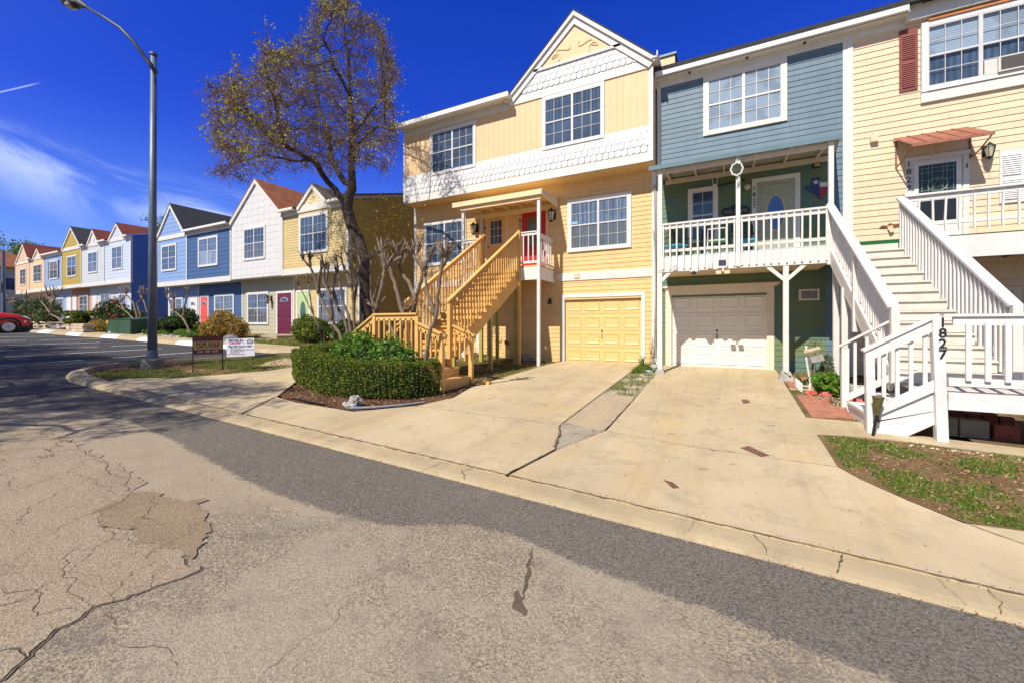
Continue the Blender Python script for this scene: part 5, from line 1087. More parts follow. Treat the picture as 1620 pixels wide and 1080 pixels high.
def chair(x, y, z, rot, label, seatc):
    t = thing('patio_chair', (x, y, z), label, 'chair', 'black metal chairs on the porch'); M = Matrix.Translation((x, y, z)) @ Matrix.Rotation(rot, 4, 'Z')
    m = MB(M); m.box(-.24, .24, -.24, .24, .40, .44); m.build('seat', seatc, t)
    m = MB(M)
    for k in range(7): xx = -.21 + .07 * k; m.tube([(xx, .24, .44), (xx, .30, .92)], .010, 5)
    m.tube([(-.25, .23, .44), (-.25, .30, .90), (-.18, .31, .97), (.18, .31, .97), (.25, .30, .90), (.25, .23, .44)], .016, 6); m.build('backrest', BLACK, t)
    for a in (-1, 1): q = MB(M); q.tube([(a * .25, .26, .62), (a * .27, .0, .66), (a * .26, -.24, .62), (a * .25, -.22, .42)], .014, 6); q.build('armrest', BLACK, t)
    for a in (-1, 1):
        for b in (-1, 1): q = MB(M); q.tube([(a * .22, b * .22, .42), (a * .25, b * .26, 0)], .014, 6); q.build('leg', BLACK, t)
AQUA = mat('aqua_cushion', (.06, .38, .48), .8, .2, 9)
chair(-1.22, -.55, 3.06, R(55), 'black patio chair with aqua cushion in the left corner of the porch', AQUA); chair(-.62, -.45, 3.06, R(-50), 'black patio chair in front of the small porch window', BLACK); chair(.48, -.45, 3.06, R(10), 'black patio chair with aqua cushion behind the middle porch post', AQUA)
t = thing('folding_chair', (-.2, -.8, 3.06), 'white folding chair behind the porch balusters', 'chair'); M = Matrix.Translation((-.18, -.85, 3.06)); 
for a in (-1, 1): q = MB(M); q.tube([(a * .24, .15, 0), (a * .21, -.05, .75)], .015, 6); q.tube([(a * .22, -.22, 0), (a * .22, .10, .48)], .015, 6); q.build('leg', WHITE2, t)
m = MB(M); m.box(-.2, .2, -.12, .2, .40, .44); m.build('seat', mat('pale_green_webbing', (.35, .55, .35), .8, .2, 20), t); m = MB(M); m.tube([(-.22, -.06, .73), (.22, -.06, .73)], .017, 6); m.build('backrest', WHITE2, t)

# ------------------------------------------------------------------ the pale yellow house at the right edge
RH = thing('townhouse', (5.2, 0, 0), 'pale yellow townhouse with maroon shutter and rusty awning over its door', 'townhouse'); X0, X1 = 2.76, 9.5
m = MB(); siding(m, X0 + .0, X1, .0, 8.42, .150, 0, .018, [(4.55, 6.95, -.1, 2.15)]); m.build('wall', Y29, RH)
m = MB(); m.box(X0, X1, .17, 9.8, -.4, 8.6); m.build('house_body', Y29, RH)
m = MB(); m.box(X0 - .0, X0 + .10, -.045, .02, -.1, 8.38); m.build('corner_board', WHITE2, RH)
m = MB(); m.box(3.82, X1, -.16, 0, 8.42, 8.74); m.build('fascia', WHITE2, RH)
m = MB(); m.prism([(3.88, 8.74), (7.3, 8.74), (5.6, 10.1)], -.10, .2); siding(m, 3.88, 7.3, 8.74, 10.0, .17, -.10, .02, clip=tri_clip(3.9, 5.6, 7.3, 8.74, 10.05)); m.build('gable', PGREY, RH)
m = MB(); rakes(m, 3.72, 5.6, 7.48, 8.66, 10.22, -.14, .17, .05); m.build('rake_board', WHITE2, RH)
m = MB(); gable_roof(m, 3.78, 5.6, 7.42, 8.72, 10.24, -.34, 6, over=.14); roof_slab(m, 7.4, X1, -.4, 8.8, 4.8, 10.25, 10, 9, .1); m.build('roof', ROOFB, RH)
wn = window(RH, 4.12, 6.10, 6.70, 8.32, 0, .10, cols=3, rows=2, top=BLIND, bot=BCURT, proud=.09)
m = MB(); m.box(4.12, 6.10, -.07, -.0, 6.46, 6.69); m.build('window_apron', WHITE2, RH)
m = MB(); m.box(4.24, 6.1, -.12, -.02, 8.325, 8.37); m.build('window_head', mat('bare_orange_wood', (.45, .17, .05), .8, .15, 5), RH)
m = MB(); m.box(3.74, 4.07, -.045, -.0, 6.82, 8.30)
sh = m.build('shutter', BRICKR, RH); m = MB()
def louvre(m, x0, x1, z0, z1, Y):
    n = int((z1 - z0) / .045)
    for k in range(n): z = z0 + (z1 - z0) * k / n; m.add([(x0, Y - .022, z), (x1, Y - .022, z), (x1, Y - .002, z + .045), (x0, Y - .002, z + .045), (x0, Y, z), (x1, Y, z)], [(0, 1, 2, 3), (4, 5, 1, 0)])
louvre(m, 3.79, 4.02, 6.90, 7.50, -.045); louvre(m, 3.79, 4.02, 7.58, 8.16, -.045); m.build('louvre', BRICKR, sh)
m = MB(); m.box(5.42, 6.2, -.09, -.0, 3.86, 5.14) if False else m.box(5.42, 5.80, -.04, 0, 3.92, 5.10); sh = m.build('shutter', mat('grey_white_shutter', (.62, .62, .60), .6, .05, 3), RH); m = MB(); louvre(m, 5.47, 5.75, 4.00, 4.45, -.04); louvre(m, 5.47, 5.75, 4.53, 5.0, -.04); m.build('louvre', MT['grey_white_shutter'], sh)
window(RH, 5.86, 7.6, 3.7, 5.3, 0, .1, top=BLIND, bot=BLIND)
t = thing('air_conditioner', (5.6, -.2, 6.8), 'window air conditioner in the lower right sash above the rusty awning', 'air conditioner'); m = MB(); m.box(5.36, 5.86, -.15, -.09, 6.80, 7.13); m.build('case', mat('cream_plastic', (.66, .63, .56), .5), t)
m = MB(); 
for k in range(11): z = 6.84 + k * .024; m.box(5.40, 5.82, -.162, -.15, z, z + .012)
m.box(5.395, 5.825, -.155, -.151, 6.83, 7.105); m.build('grille', mat('dark_grille', (.13, .12, .11), .6), t)
m = MB(); [m.box(5.16 + k * .02, 5.172 + k * .02, -.10, -.09, 6.80, 7.10) for k in range(10)]; m.box(5.16, 5.36, -.09, -.085, 6.80, 7.13); m.build('side_panel', WHITE2, t)
# front door, security screen and star grille
m = MB(); m.box(3.86, 3.96, -.04, 0, 3.1, 5.12); m.box(4.84, 4.94, -.04, 0, 3.1, 5.12); m.box(3.84, 4.96, -.05, 0, 5.12, 5.22); m.box(3.97, 4.83, -.03, 0, 3.1, 5.11); m.build('door_frame', WHITE2, RH)
m = MB(); m.box(4.0, 4.80, -.055, -.03, 3.12, 5.05); dr = m.build('door', WHITE, RH)
m = MB(); m.box(4.08, 4.72, -.062, -.055, 4.28, 4.98); m.box(4.08, 4.72, -.062, -.055, 3.62, 4.14); m.build('door_window', mat('dark_door_glass', (.02, .022, .022), .15), dr)
m = MB(); CG = mat('pale_green_grille', (.22, .36, .30), .4)
for x in (4.13, 4.24, 4.31, 4.49, 4.56, 4.67): m.tube([(x, -.07, 4.30), (x, -.07, 4.96)], .006, 4)
for z in (4.38, 4.62, 4.80, 4.90): m.tube([(4.10, -.07, z), (4.70, -.07, z)], .006, 4)
m.tube([(4.40 + .17 * math.cos(a), -.075, 4.50 + .16 * math.sin(a)) for a in [i * math.pi / 12 for i in range(25)]], .008, 5)
S5 = [(4.40 + .16 * math.cos(math.pi / 2 + i * 4 * math.pi / 5), -.076, 4.50 + .15 * math.sin(math.pi / 2 + i * 4 * math.pi / 5)) for i in range(6)]; m.tube(S5, .007, 4); m.build('grille', CG, dr)
m = MB(); m.ball((4.04, -.09, 4.0), .03); m.build('handle', BLACK, dr)
text('1\n8\n2\n9', .20, Vector((3.905, -.05, 4.78)), BLKNUM, 'house_number', RH, .004, line=.95)
m = MB(); m.tube([(4.90, -.045, 4.9), (4.90, -.07, 4.86), (4.89, -.07, 4.80)], .010, 5); m.build('number_hook', BLACK, RH)
garage(RH, 4.55, 6.95, .0, 2.1, 0, mat('beige_garage_paint', (.58, .52, .40), .5), .1, UND, .12)
t = thing('awning', (4.3, -.4, 5.5), 'rusty sheet metal awning over the door of the pale yellow house', 'awning')
m = MB(); m.add([(3.62, -.05, 5.72), (4.90, -.05, 5.72), (5.06, -.74, 5.28), (3.76, -.74, 5.28), (3.62, -.05, 5.735), (4.90, -.05, 5.735), (5.06, -.74, 5.295), (3.76, -.74, 5.295)], [(0, 1, 2, 3), (7, 6, 5, 4), (0, 4, 5, 1), (1, 5, 6, 2), (2, 6, 7, 3), (3, 7, 4, 0)])
for k in range(1, 5): a = k / 5; m.beam((3.62 + 1.28 * a, -.05, 5.742), (3.76 + 1.30 * a, -.74, 5.302), .02, .02)
m.box(3.76, 5.06, -.755, -.735, 5.24, 5.30); m.build('canopy', RUSTM, t)
for x in (3.68, 4.96): q = MB(); q.tube([(x, -.03, 5.02), (x + .05, -.30, 5.10), (x + .08, -.68, 5.26)], .016, 6); q.tube([(x, -.03, 5.02), (x, -.03, 5.66)], .018, 6); q.build('bracket', RUSTM, t)
lantern(5.20, 5.12, -.02, 'brass and glass lantern right of the door with the star grille', .95)
m = MB(); m.box(3.19, 3.33, -.12, 0, 5.72, 5.84); setp(m.build('vent_hood', Y29, loc=(3.2, 0, 5.7)), 'small square vent cap on the pale yellow siding left of the awning', 'vent')
m = MB(); m.add([(3.35, -.03, 3.60), (3.42, -.05, 3.66), (3.5, -.05, 3.64), (3.56, -.05, 3.70), (3.66, -.04, 3.66), (3.74, -.03, 3.68), (3.74, -.03, 3.61), (3.6, -.03, 3.58)], [tuple(range(8))]); m.build('broken_siding', mat('rotten_wood', (.25, .07, .03), .9, .4, 14), RH)
m = MB(); m.add([(3.5, -.08, 3.62), (3.6, -.09, 3.64), (3.64, -.07, 3.50), (3.56, -.10, 3.46)], [(0, 1, 2, 3)]); m.build('broken_board', Y29, RH)

# deck of the right house
P2 = thing('deck', (5.2, -.75, 0), 'white railed deck before the star grille door of the pale yellow house', 'deck'); dx0, dx1 = 3.40, 9.3
m = MB(); m.box(dx0, dx1, -1.5, -.02, 3.0, 3.05); m.build('deck_boards', mat('old_deck_wood', (.30, .20, .12), .85, .2, 4), P2)
m = MB(); m.box(2.12, dx0 + .02, -1.44, -.03, 3.052, 3.062); m.box(2.14, 3.38, -1.52, -1.50, 2.93, 3.06); m.box(3.42, dx1, -1.525, -1.0, 3.052, 3.062); m.build('carpet', CARPET, P2)
m = MB(); m.box(dx0, dx1, -1.535, -1.50, 2.60, 3.04); m.build('rim_board', WHITE2, P2)
for k in range(9): q = MB(); x = dx0 + .2 + k * .62; q.box(x, x + .04, -1.49, -.05, 2.72, 2.99); q.build('joist', OLDW, P2)
m = MB(); m.box(dx0, dx1, -1.0, -.96, 2.66, 2.72); m.build('ledger', OLDW, P2)
for x in (3.45, 5.9, 8.4): post(P2, x, -1.46, H(x, -1.46), 3.0 if x > 4 else 4.0, .10)
m = MB(); m.box(3.40, dx1, -1.58, -1.44, 3.93, 3.97); m.box(3.44, dx1, -1.53, -1.49, 3.83, 3.93); m.build('handrail', WHITE2, P2); boards('bottom_rail', WHITE2, P2, (3.50, dx1, -1.53, -1.48, 3.30, 3.38))
for k in range(28):
    x = 3.62 + .205 * k; q = MB(); w = rnd.random() - .5; q.tube([(x + .02 * w, -1.55, 3.16), (x + .05 * w, -1.55, 3.4), (x, -1.55, 3.86)], .022, 4); q.build('baluster', WHITE2, P2)

# ------------------------------------------------------------------ white staircase
S = thing('staircase', (2.8, -3.2, -.1), 'white painted staircase between the blue and pale yellow houses', 'staircase')
T0, T1 = Vector((0, -1.52, 3.02)), Vector((0, -4.72, .33)); NR = 14; PZ = .33
WST = mat('worn_step_paint', (.58, .55, .48), .75, .12, 3, dirt=.75, dirtc=(.30, .25, .18), grain=(.4, 6, 6))
xl0, xl1, xr0, xr1 = 2.16, 2.36, 3.30, 3.60
rz = (T0.z - PZ) / NR; ry = (T0.y - T1.y) / (NR - 1)
for k in range(NR - 1):
    z = T0.z - (k + 1) * rz; y = T0.y - k * ry; f = (k + .5) / NR; a = xl0 + (xl1 - xl0) * f; b = xr0 + (xr1 - xr0) * f
    m = MB(); m.box(a, b, y - ry - .055, y, z - .035, z); m.box(a + .02, b - .02, y - .022, y - .001, z + .012, z + rz - .042) ; m.build('step', WST, S)
m = MB(); m.box(xl1 + .02, xr1 - .02, T1.y - .022, T1.y, PZ + .01, PZ + rz - .036); m.build('riser', WHITE2, S)
for (xa, xb) in ((xl0 - .02, xl1 - .02), (xr0 + .02, xr1 + .02)):
    m = MB(); m.beam((xa, T0.y + .02, T0.z - .20), (xb, T1.y + .05, PZ - .02), .045, .30); m.build('stringer', WHITE2, S)
def wrail(x0, x1, side, n):
    a = Vector((x0, -1.48, 3.95)); b = Vector((x1, -4.74, 1.49)); m = MB(); m.beam(a, b, .15, .04); m.beam(a - Vector((0, 0, .08)), b - Vector((0, 0, .08)), .04, .10); m.build('handrail', WHITE, S)
    for k in range(1, n):
        t = k / n; p = a + (b - a) * t; q = MB(); w = .035 * (rnd.random() - .5); q.beam(p + Vector((side * .035, w, -1.10)), p + Vector((side * .035, 0, -.04)), .032, .042, up=(1, 0, 0)); q.build('baluster', WHITE2, S)
wrail(2.13, 2.33, 1, 30); wrail(3.34, 3.63, -1, 30)
m = MB(); m.beam((2.13, -1.5, 2.92), (2.33, -4.7, .42), .04, .12); m.build('side_board', WHITE2, S)
for (x, y, z0, z1, lean) in ((2.12, -1.52, 2.6, 3.98, (0, 0)), (2.34, -4.72, PZ, 1.50, (0, 0)), (3.64, -4.72, PZ, 1.50, (0, 0)), (2.24, -3.05, 1.1, 2.8, (0, 0)), (2.2, -2.4, -.1, 2.0, (0, 0))): post(S, x, y, z0, z1, .10, WHITE2, 'newel', lean)
# landing at the foot
LY0, LY1 = -5.5, -4.2
m = MB(); n = 9
for k in range(n): a = LY0 + (LY1 - LY0) * k / n; m.box(2.44, 9, a, a + (LY1 - LY0) / n - .010, PZ - .04, PZ)
m.build('landing', WST, S)
boards('rim_board', WHITE, S, (2.66, 9, LY0 - .04, LY0, .10, PZ - .0), (2.5, 9, LY1 - .02, LY1 + .02, .12, PZ - .045))
m = MB(); m.box(2.60, 9, LY0 - .09, LY0 + .03, 1.335, 1.37); m.box(2.70, 9, LY0 - .06, LY0 - .02, 1.22, 1.333); m.build('handrail', WHITE, S); boards('bottom_rail', WHITE, S, (2.66, 9, LY0 - .05, LY0 - .01, .42, .53))
for k, x in enumerate([2.84, 3.02, 3.20, 3.385, 3.55, 3.80, 3.98, 4.16, 4.34, 4.52, 4.7, 4.9, 5.1]): q = MB(); q.box(x - .028, x + .028, LY0 - .085, LY0 - .06, .50, 1.25); q.build('baluster', WHITE, S)
post(S, 3.67, LY0 - .03, -.3, 1.33, .10, WHITE, 'newel')
post(S, 2.59, LY0 - .04, H(2.6, -5.5) - .02, 1.33, .115, WHITE, 'newel', (-.05, 0))
m = MB(); m.box(2.545, 2.66, LY0 - .108, LY0 - .09, H(2.6, -5.5) + .04, .0); 
text('1\n8\n2\n7', .175, Vector((2.583, LY0 - .105, 1.045)), BLKNUM, 'house_number', S, .004, line=.80, bold=.002)
# short flight going left
for (xa, xb, z) in ((2.16, 2.46, .14), (1.86, 2.17, -.05)):
    m = MB(); m.box(xa - .02, xb, LY0 + .02, -4.32, z - .04, z); m.box(xa - .0, xa + .02, LY0 + .03, -4.33, z - .22, z - .041); m.build('step', WHITE, S)
m = MB(); m.prism([(1.83, H(1.85, -5.5) + .01), (2.22, H(2, -5.5) + .0), (2.60, -.06), (2.60, .08), (1.84, -.30 + .12)], LY0 - .03, LY0); m.prism([(1.95, -.12), (2.6, .09), (2.6, .30), (2.40, .30), (1.98, .06)], LY0 - .025, LY0 + .002); m.build('stringer', WHITE, S)
m = MB(); m.prism([(1.95, H(1.85, -5.5) - .02), (2.25, H(2, -5.5) - .0), (2.56, -.12), (2.56, -.05)], LY0 + .02, LY0 + .05); m.build('brace', mat('bare_pine', (.55, .38, .2), .8, .15, 3), S)
m = MB(); m.beam((1.76, LY0 - .03, .86), (2.56, LY0 - .03, 1.36), .12, .04); m.beam((1.82, LY0 - .05, .79), (2.56, LY0 - .05, 1.25), .03, .13); m.build('handrail', WHITE, S); m = MB(); m.beam((1.92, LY0 - .05, .02), (2.56, LY0 - .05, .44), .03, .13); m.build('bottom_rail', WHITE, S)
for k in range(1, 5): t = k / 5; x = 1.86 + .72 * t; z = .80 + .46 * t; q = MB(); q.box(x - .022, x + .022, LY0 - .03, LY0 - .0, z - .78, z - .02); q.build('baluster', WHITE, S)
m = MB(); m.beam((1.74, -4.28, .86), (2.34, -4.62, 1.30), .10, .035); m.build('handrail', WHITE2, S); m = MB(); m.beam((1.80, -4.30, -.02), (2.34, -4.62, .42), .035, .1); m.build('bottom_rail', WHITE2, S)
for k in range(1, 4): t = k / 4; x = 1.80 + .54 * t; q = MB(); q.box(x - .02, x + .02, -4.32 - .3 * t, -4.29 - .3 * t, -.02 + .42 * t, .84 + .42 * t); q.build('baluster', WHITE2, S)
post(S, 1.86, LY0 - .02, H(1.85, -5.5) - .0, .82, .10, WHITE, 'newel', (-.02, 0)); post(S, 1.82, -4.28, H(1.82, -4.28) - .02, .84, .10, WHITE2, 'newel')
for (x, lb, mm, sz) in ((2.86, 'mossy cinder block nearest the numbered post under the stair landing', CINDER, (.10, .30)), (3.10, 'large mossy cinder block under the white stair landing', CINDER, (.20, .30)), (3.42, 'dark red block under the white stair landing', BRICKD, (.17, .26)), (3.80, 'second dark red block under the right end of the stair landing', BRICKD, (.14, .24))):
    m = MB(); z = H(x, -5.0); m.box(x - sz[0] * .75, x + sz[0] * .75, -5.05, -4.85, z - .02, z + sz[1] * .8); setp(m.build('concrete_block', mm, loc=(x, -5, z), bevel=.012), lb, 'block')
for i, x in enumerate((2.95, 3.12, 3.29, 3.46, 3.63)): m = MB(); z = H(x, -4.5); m.box(x - .075, x + .075, -4.55, -4.45, z - .02, z + .22 + .03 * (i % 2)); setp(m.build('brick', BRICKD, loc=(x, -4.5, z), bevel=.01), 'red brick standing in the dark row behind the blocks under the landing', 'brick', 'bricks under the stair landing')
# ------------------------------------------------------------------ trees
def grow(limbs, attr, step=.24, infl=1.8, kill=.34, iters=90, seed=1):
    """space colonisation: limbs = polylines of Vectors (the first is the trunk); attr = list of points"""
    P = []; par = []
    def addpoly(pl, root):
        idx = root; pts = []
        for a, b in zip(pl[:-1], pl[1:]):
            n = max(1, int((b - a).length / step))
            for k in range(1, n + 1): pts.append(a + (b - a) * (k / n))
        for p in pts: P.append(p + Vector([rnd.uniform(-.03, .03) for _ in range(3)])); par.append(idx); idx = len(P) - 1
    P.append(limbs[0][0]); par.append(-1); addpoly(limbs[0], 0); nt = len(P)
    for l in limbs[1:]:
        j = min(range(len(P)), key=lambda i: (P[i] - l[0]).length); addpoly([P[j]] + l[1:], j)
    A = [Vector(a) for a in attr]; active0 = int(nt * .45)
    for it in range(iters):
        kd = kdtree.KDTree(len(P))
        for i, p in enumerate(P): kd.insert(p, i)
        kd.balance(); acc = {}; keep = []
        for a in A:
            co, i, d = kd.find(a)
            if d < kill: continue
            keep.append(a)
            if d < infl and i >= active0: acc.setdefault(i, Vector()); acc[i] += (a - co).normalized()
        A = keep
        if not acc: break
        for i, v in acc.items():
            if v.length < 1e-3: continue
            v.normalize(); v += Vector([rnd.uniform(-.28, .28) for _ in range(3)]); v.normalize(); q = P[i] + v * step; P.append(q); par.append(i)
    return P, par
def tree_mesh(P, par, r0, rtip=.006, e=2.35, exclude=()):
    n = len(P); ch = [[] for _ in range(n)]
    for i, p in enumerate(par):
        if p >= 0: ch[p].append(i)
    acc = [0.0] * n
    for i in range(n - 1, -1, -1):
        if not ch[i]: acc[i] = rtip ** e
        if par[i] >= 0: acc[par[i]] += acc[i]
    rad = [a ** (1 / e) for a in acc]; k = r0 / rad[0]; rad = [max(rtip, r * (1 + (k - 1) * min(1, (r / rad[0]) ** .5))) for r in rad]
    mb = MB(); starts = [0]; seen = set()
    while starts:
        s = starts.pop(); chain = [par[s]] if par[s] >= 0 else []; c = s
        while True:
            chain.append(c)
            if not ch[c]: break
            nx_ = max(ch[c], key=lambda q: rad[q]); starts += [q for q in ch[c] if q != nx_]; c = nx_
        rr = [rad[q] for q in chain]
        if par[s] >= 0: rr[0] = rr[1]
        if len(chain) > 1: mb.tube([P[q] for q in chain], rr, 10 if rr[0] > .1 else (6 if rr[0] > .03 else 4), cap=False)
    return mb, rad, ch
def inpoly(x, y, poly):
    c = False; j = len(poly) - 1
    for i in range(len(poly)):
        if (poly[i][1] > y) != (poly[j][1] > y) and x < (poly[j][0] - poly[i][0]) * (y - poly[i][1]) / (poly[j][1] - poly[i][1]) + poly[i][0]: c = not c
        j = i
    return c
def bigtree():
    Y = -2.2; g = lambda px, py, dy=0: at(px, py, Y + dy); base = g(584, 560); base.z = H(base.x, base.y) - .1
    L = [[base, g(579, 516), g(579, 475), g(577, 446), g(575, 405), g(566, 378), g(558, 361), g(548, 330)],
         [g(548, 330), g(530, 300, -.2), g(511, 278, -.5), g(497, 254, -.9), g(479, 247, -1.4), g(451, 231, -2.2), g(433, 222, -2.7), g(409, 199, -3.3), g(391, 180, -3.7), g(363, 162, -4.2)],
         [g(548, 330), g(558, 290, .1), g(556, 241, .2), g(558, 199, .3), g(552, 140, .2), g(551, 92, 0), g(544, 46, 0), g(537, 15, -.1)],
         [g(556, 300), g(540, 280, .4), g(525, 255, .6), g(520, 215, .8), g(505, 170, 1.0), g(495, 120, 1.1), g(485, 80, 1.2)],
         [g(556, 215, .2), g(576, 190, .6), g(604, 153, .9), g(622, 130, 1.1)], [g(556, 235, .2), g(580, 215, -.3), g(599, 199, -.6), g(618, 205, -.8), g(630, 225, -.9)],
         [g(500, 256, -.9), g(460, 254, -1.8), g(419, 245, -2.6), g(385, 252, -3.2), g(352, 272, -3.6)], [g(552, 150, .2), g(530, 110, -.7), g(515, 70, -1.0)], [g(451, 231, -2.2), g(440, 190, -2.8), g(430, 140, -3.2), g(418, 100, -3.6)]]
    crown = [(502, -5), (475, 45), (437, 78), (405, 70), (410, 100), (391, 125), (349, 120), (317, 134), (330, 162), (326, 204), (340, 240), (335, 273), (325, 288), (372, 272), (390, 296), (420, 278), (474, 272), (500, 262), (530, 275), (560, 262), (604, 278), (624, 242), (641, 205), (622, 152), (641, 120), (624, 88), (600, 28), (567, 14), (545, -25)]
    at_ = []
    while len(at_) < 2900:
        px, py = rnd.uniform(310, 645), rnd.uniform(-25, 300)
        if not inpoly(px, py, crown): continue
        dy = rnd.uniform(-1, 1); dy = dy * (2.9 if py < 240 else 1.6); p = g(px, py, dy * .80 - .1 - 3.9 * (1 - ss(350, 530, px)))
        if noise.noise(p * .45) < -.20: continue
        at_.append(p)
    P, par = grow(L, at_, .22, 2.0, .30, 90)
    t = thing('elm_tree', tuple(base), 'tall cedar elm with dark forked trunk and fine half-bare crown beside the yellow house', 'tree'); W[t.name] = base.copy()
    mb, rad, ch = tree_mesh(P, par, .205); mb.build('trunk', BARK, t, smooth=True)
    tw = MB(); LP = []; SP = []; zt = max(p.z for p in P)
    for i, p in enumerate(P):
        if rad[i] < .022 and rnd.random() < .75:
            for _ in range(4 if rad[i] < .012 else 2):
                d = Vector([rnd.gauss(0, 1) for _ in range(3)]); d.z += .15; d.normalize(); L_ = rnd.uniform(.15, .42); q = p + d * L_; m1_ = p + d * L_ * .5 + Vector([rnd.uniform(-.05, .05) for _ in range(3)])
                tw.tube([p, m1_, q], [.005, .004, .0025], 3, cap=False)
                lv = noise.noise(p * .55 + Vector((3, 1, 7))) + (.20 if (p.z > 9.5 or p.x < -14) else -.10)
                for _ in range(10):
                    s = p + (q - p) * rnd.uniform(.2, 1.1) + Vector([rnd.gauss(0, .05) for _ in range(3)]); SP.append(s)
                if lv > .0 and rnd.random() < .40:
                    for _ in range(7): LP.append(q + Vector([rnd.gauss(0, .07) for _ in range(3)]))
    tw.build('twig', TWIG, t); t_ = leafquads(np.array(SP), .044, .62); npmesh('dry_foliage', t_, 4, LV['seed'], t); npmesh('foliage', leafquads(np.array(LP), .060, .75), 4, LV['elm'], t)
    # sprouting leaves low on the trunk
    Q = []
    for _ in range(420):
        c = rnd.choice([g(620, 330), g(600, 350), g(555, 400), g(545, 395), g(640, 345), g(610, 400)]); Q.append(c + Vector([rnd.gauss(0, .45), rnd.gauss(0, .3), rnd.gauss(0, .45)]))
    npmesh('leaves', leafquads(np.array(Q), .06, .7), 4, LV['elm'], t)
    return t
BIG = bigtree()
def copytree(o, loc, rz, s, label, group, mir=1):
    r = o.copy(); col.objects.link(r); r.location = loc; r.rotation_euler = (0, 0, rz); r.scale = (s, s * mir, s); r['label'] = label
    if group: r['group'] = group
    for c in list(o.children):
        q = c.copy(); col.objects.link(q); q.parent = r
    return r
# the same elms line the other side of the street, behind the camera: their shadows cross the road and car park
for i, (x, y, rz, s) in enumerate(((-10.5, -16.6, .12, .78), (-16.0, -16.0, .0, .80), (-23.5, -16.6, .06, .82), (-19.6, -16.8, .1, .80), (-34.0, -18.5, -.05, .85))):
    copytree(BIG, (x, y, -.5 - .04 * x - .3), rz, s, 'cedar elm across the street casting shade on the road', 'cedar elms across the street', -1)

# crape myrtles cut back to knuckles
def myrtle(stems, Y, label, r=.055, seed=0, knob=1.0, top=.28):
    P0 = at(*stems[0][0], Y); P0.z = min(P0.z, H(P0.x, P0.y)); t = thing('crape_myrtle', tuple(P0), label, 'tree', 'pruned crape myrtles'); rr = random.Random(seed); m = MB()
    sc_ = (P0 - CAM).length / 651
    for s in stems:
        dy = rr.uniform(-.12, .12); pts = [at(a, b, Y + dy * min(1, i)) for i, (a, b) in enumerate(s)]
        if s is stems[0] or abs(s[0][1] - stems[0][0][1]) < 6: pts[0].z = min(pts[0].z, H(pts[0].x, pts[0].y) - .02)
        fine = []
        for a, b in zip(pts[:-1], pts[1:]):
            for k in range(4): fine.append(a + (b - a) * k / 4 + Vector([rr.uniform(-.014, .014) for _ in range(3)]))
        fine.append(pts[-1]); n = len(fine); w = r * .74
        m.tube(fine, [w * (1.0 - .45 * i / n) * (1 + .13 * rr.uniform(-1, 1)) + (w * .35 if i == 0 and s is stems[0] else 0) for i in range(n)], 7, cap=True)
        kn = MB(); e = fine[-1]; d = (fine[-1] - fine[-3]).normalized(); kn.ball(tuple(e), r * .52 * knob, 7, jit=.35)
        for _ in range(5):
            v = (d * .5 + Vector((rr.gauss(0, .55), rr.gauss(0, .55), 1.0))).normalized(); L_ = top * rr.uniform(.55, 1.5) * knob; a1 = e + v * L_ * .5; v2 = (v + Vector((rr.gauss(0, .3), rr.gauss(0, .3), .45))).normalized(); a2 = a1 + v2 * L_ * .6
            kn.tube([e, a1, a2], [r * .34, r * .26, r * .20], 5); kn.ball(tuple(a2), r * .27, 6, jit=.3)
            if rr.random() < .8: v3 = (v + Vector((rr.gauss(0, .8), rr.gauss(0, .8), .4))).normalized(); kn.tube([a1, a1 + v3 * L_ * .5], [r * .24, r * .18], 5)
        kn.build('knuckle', MYRT, t, smooth=True)
    m.build('trunk', MYRT, t, smooth=True); return t
s_w = {}
myrtle([[(513, 548), (505, 520), (496, 498), (486, 478), (473, 453)], [(514, 546), (512, 522), (508, 500), (509, 472)], [(496, 498), (490, 470), (488, 450)]], -3.0, 'thin twin-stemmed crape myrtle in front of the mint green door', .045, 1)
myrtle([[(547, 556), (538, 530), (526, 508), (512, 484), (503, 464), (498, 440), (490, 422), (480, 412)], [(503, 464), (505, 440), (508, 428)], [(526, 508), (522, 470), (512, 445), (514, 424)], [(490, 422), (490, 412)]], -3.6, 'thick leaning crape myrtle with many knuckles before the tan house window', .085, 2)
myrtle([[(558, 536), (545, 505), (532, 484), (524, 462), (515, 447), (519, 428)], [(555, 530), (552, 500), (543, 480), (537, 445), (533, 415)], [(532, 484), (527, 455), (532, 432)]], -3.3, 'crape myrtle forking low between the tan house and the elm', .075, 3)
myrtle([[(562, 532), (560, 490), (557, 455), (553, 420), (550, 405)], [(560, 490), (564, 450), (560, 415)], [(557, 455), (546, 430), (541, 412)], [(563, 440), (570, 418), (567, 405)]], -3.1, 'tall upright crape myrtle close against the left side of the elm trunk', .08, 4, 1.1)
myrtle([[(586, 530), (594, 500), (588, 470), (586, 440), (587, 412)], [(590, 478), (600, 440), (608, 430)], [(588, 528), (597, 500), (604, 460), (608, 425), (603, 412)]], -3.9, 'slender crape myrtle just right of the elm trunk', .065, 5)
s1 = [(634, 563), (632, 542), (616, 515), (596, 492)]
myrtle([s1, [(632, 542), (640, 505), (630, 470), (622, 440), (615, 418), (606, 408)], [(596, 492), (603, 460), (608, 430)], [(615, 418), (624, 402)], [(615, 418), (634, 408)], [(640, 505), (641, 498)]], -5.6, 'large crape myrtle rising from the bush behind the hedge and forked like a Y', .085, 6, 1.1, .3)
myrtle([[(655, 540), (652, 505), (658, 470), (667, 445), (668, 420), (660, 402)], [(668, 420), (678, 410)], [(658, 470), (645, 445), (632, 425)], [(668, 424), (655, 405)]], -5.4, 'crape myrtle with a split crown in front of the left yellow house window', .075, 7, 1.1, .28)
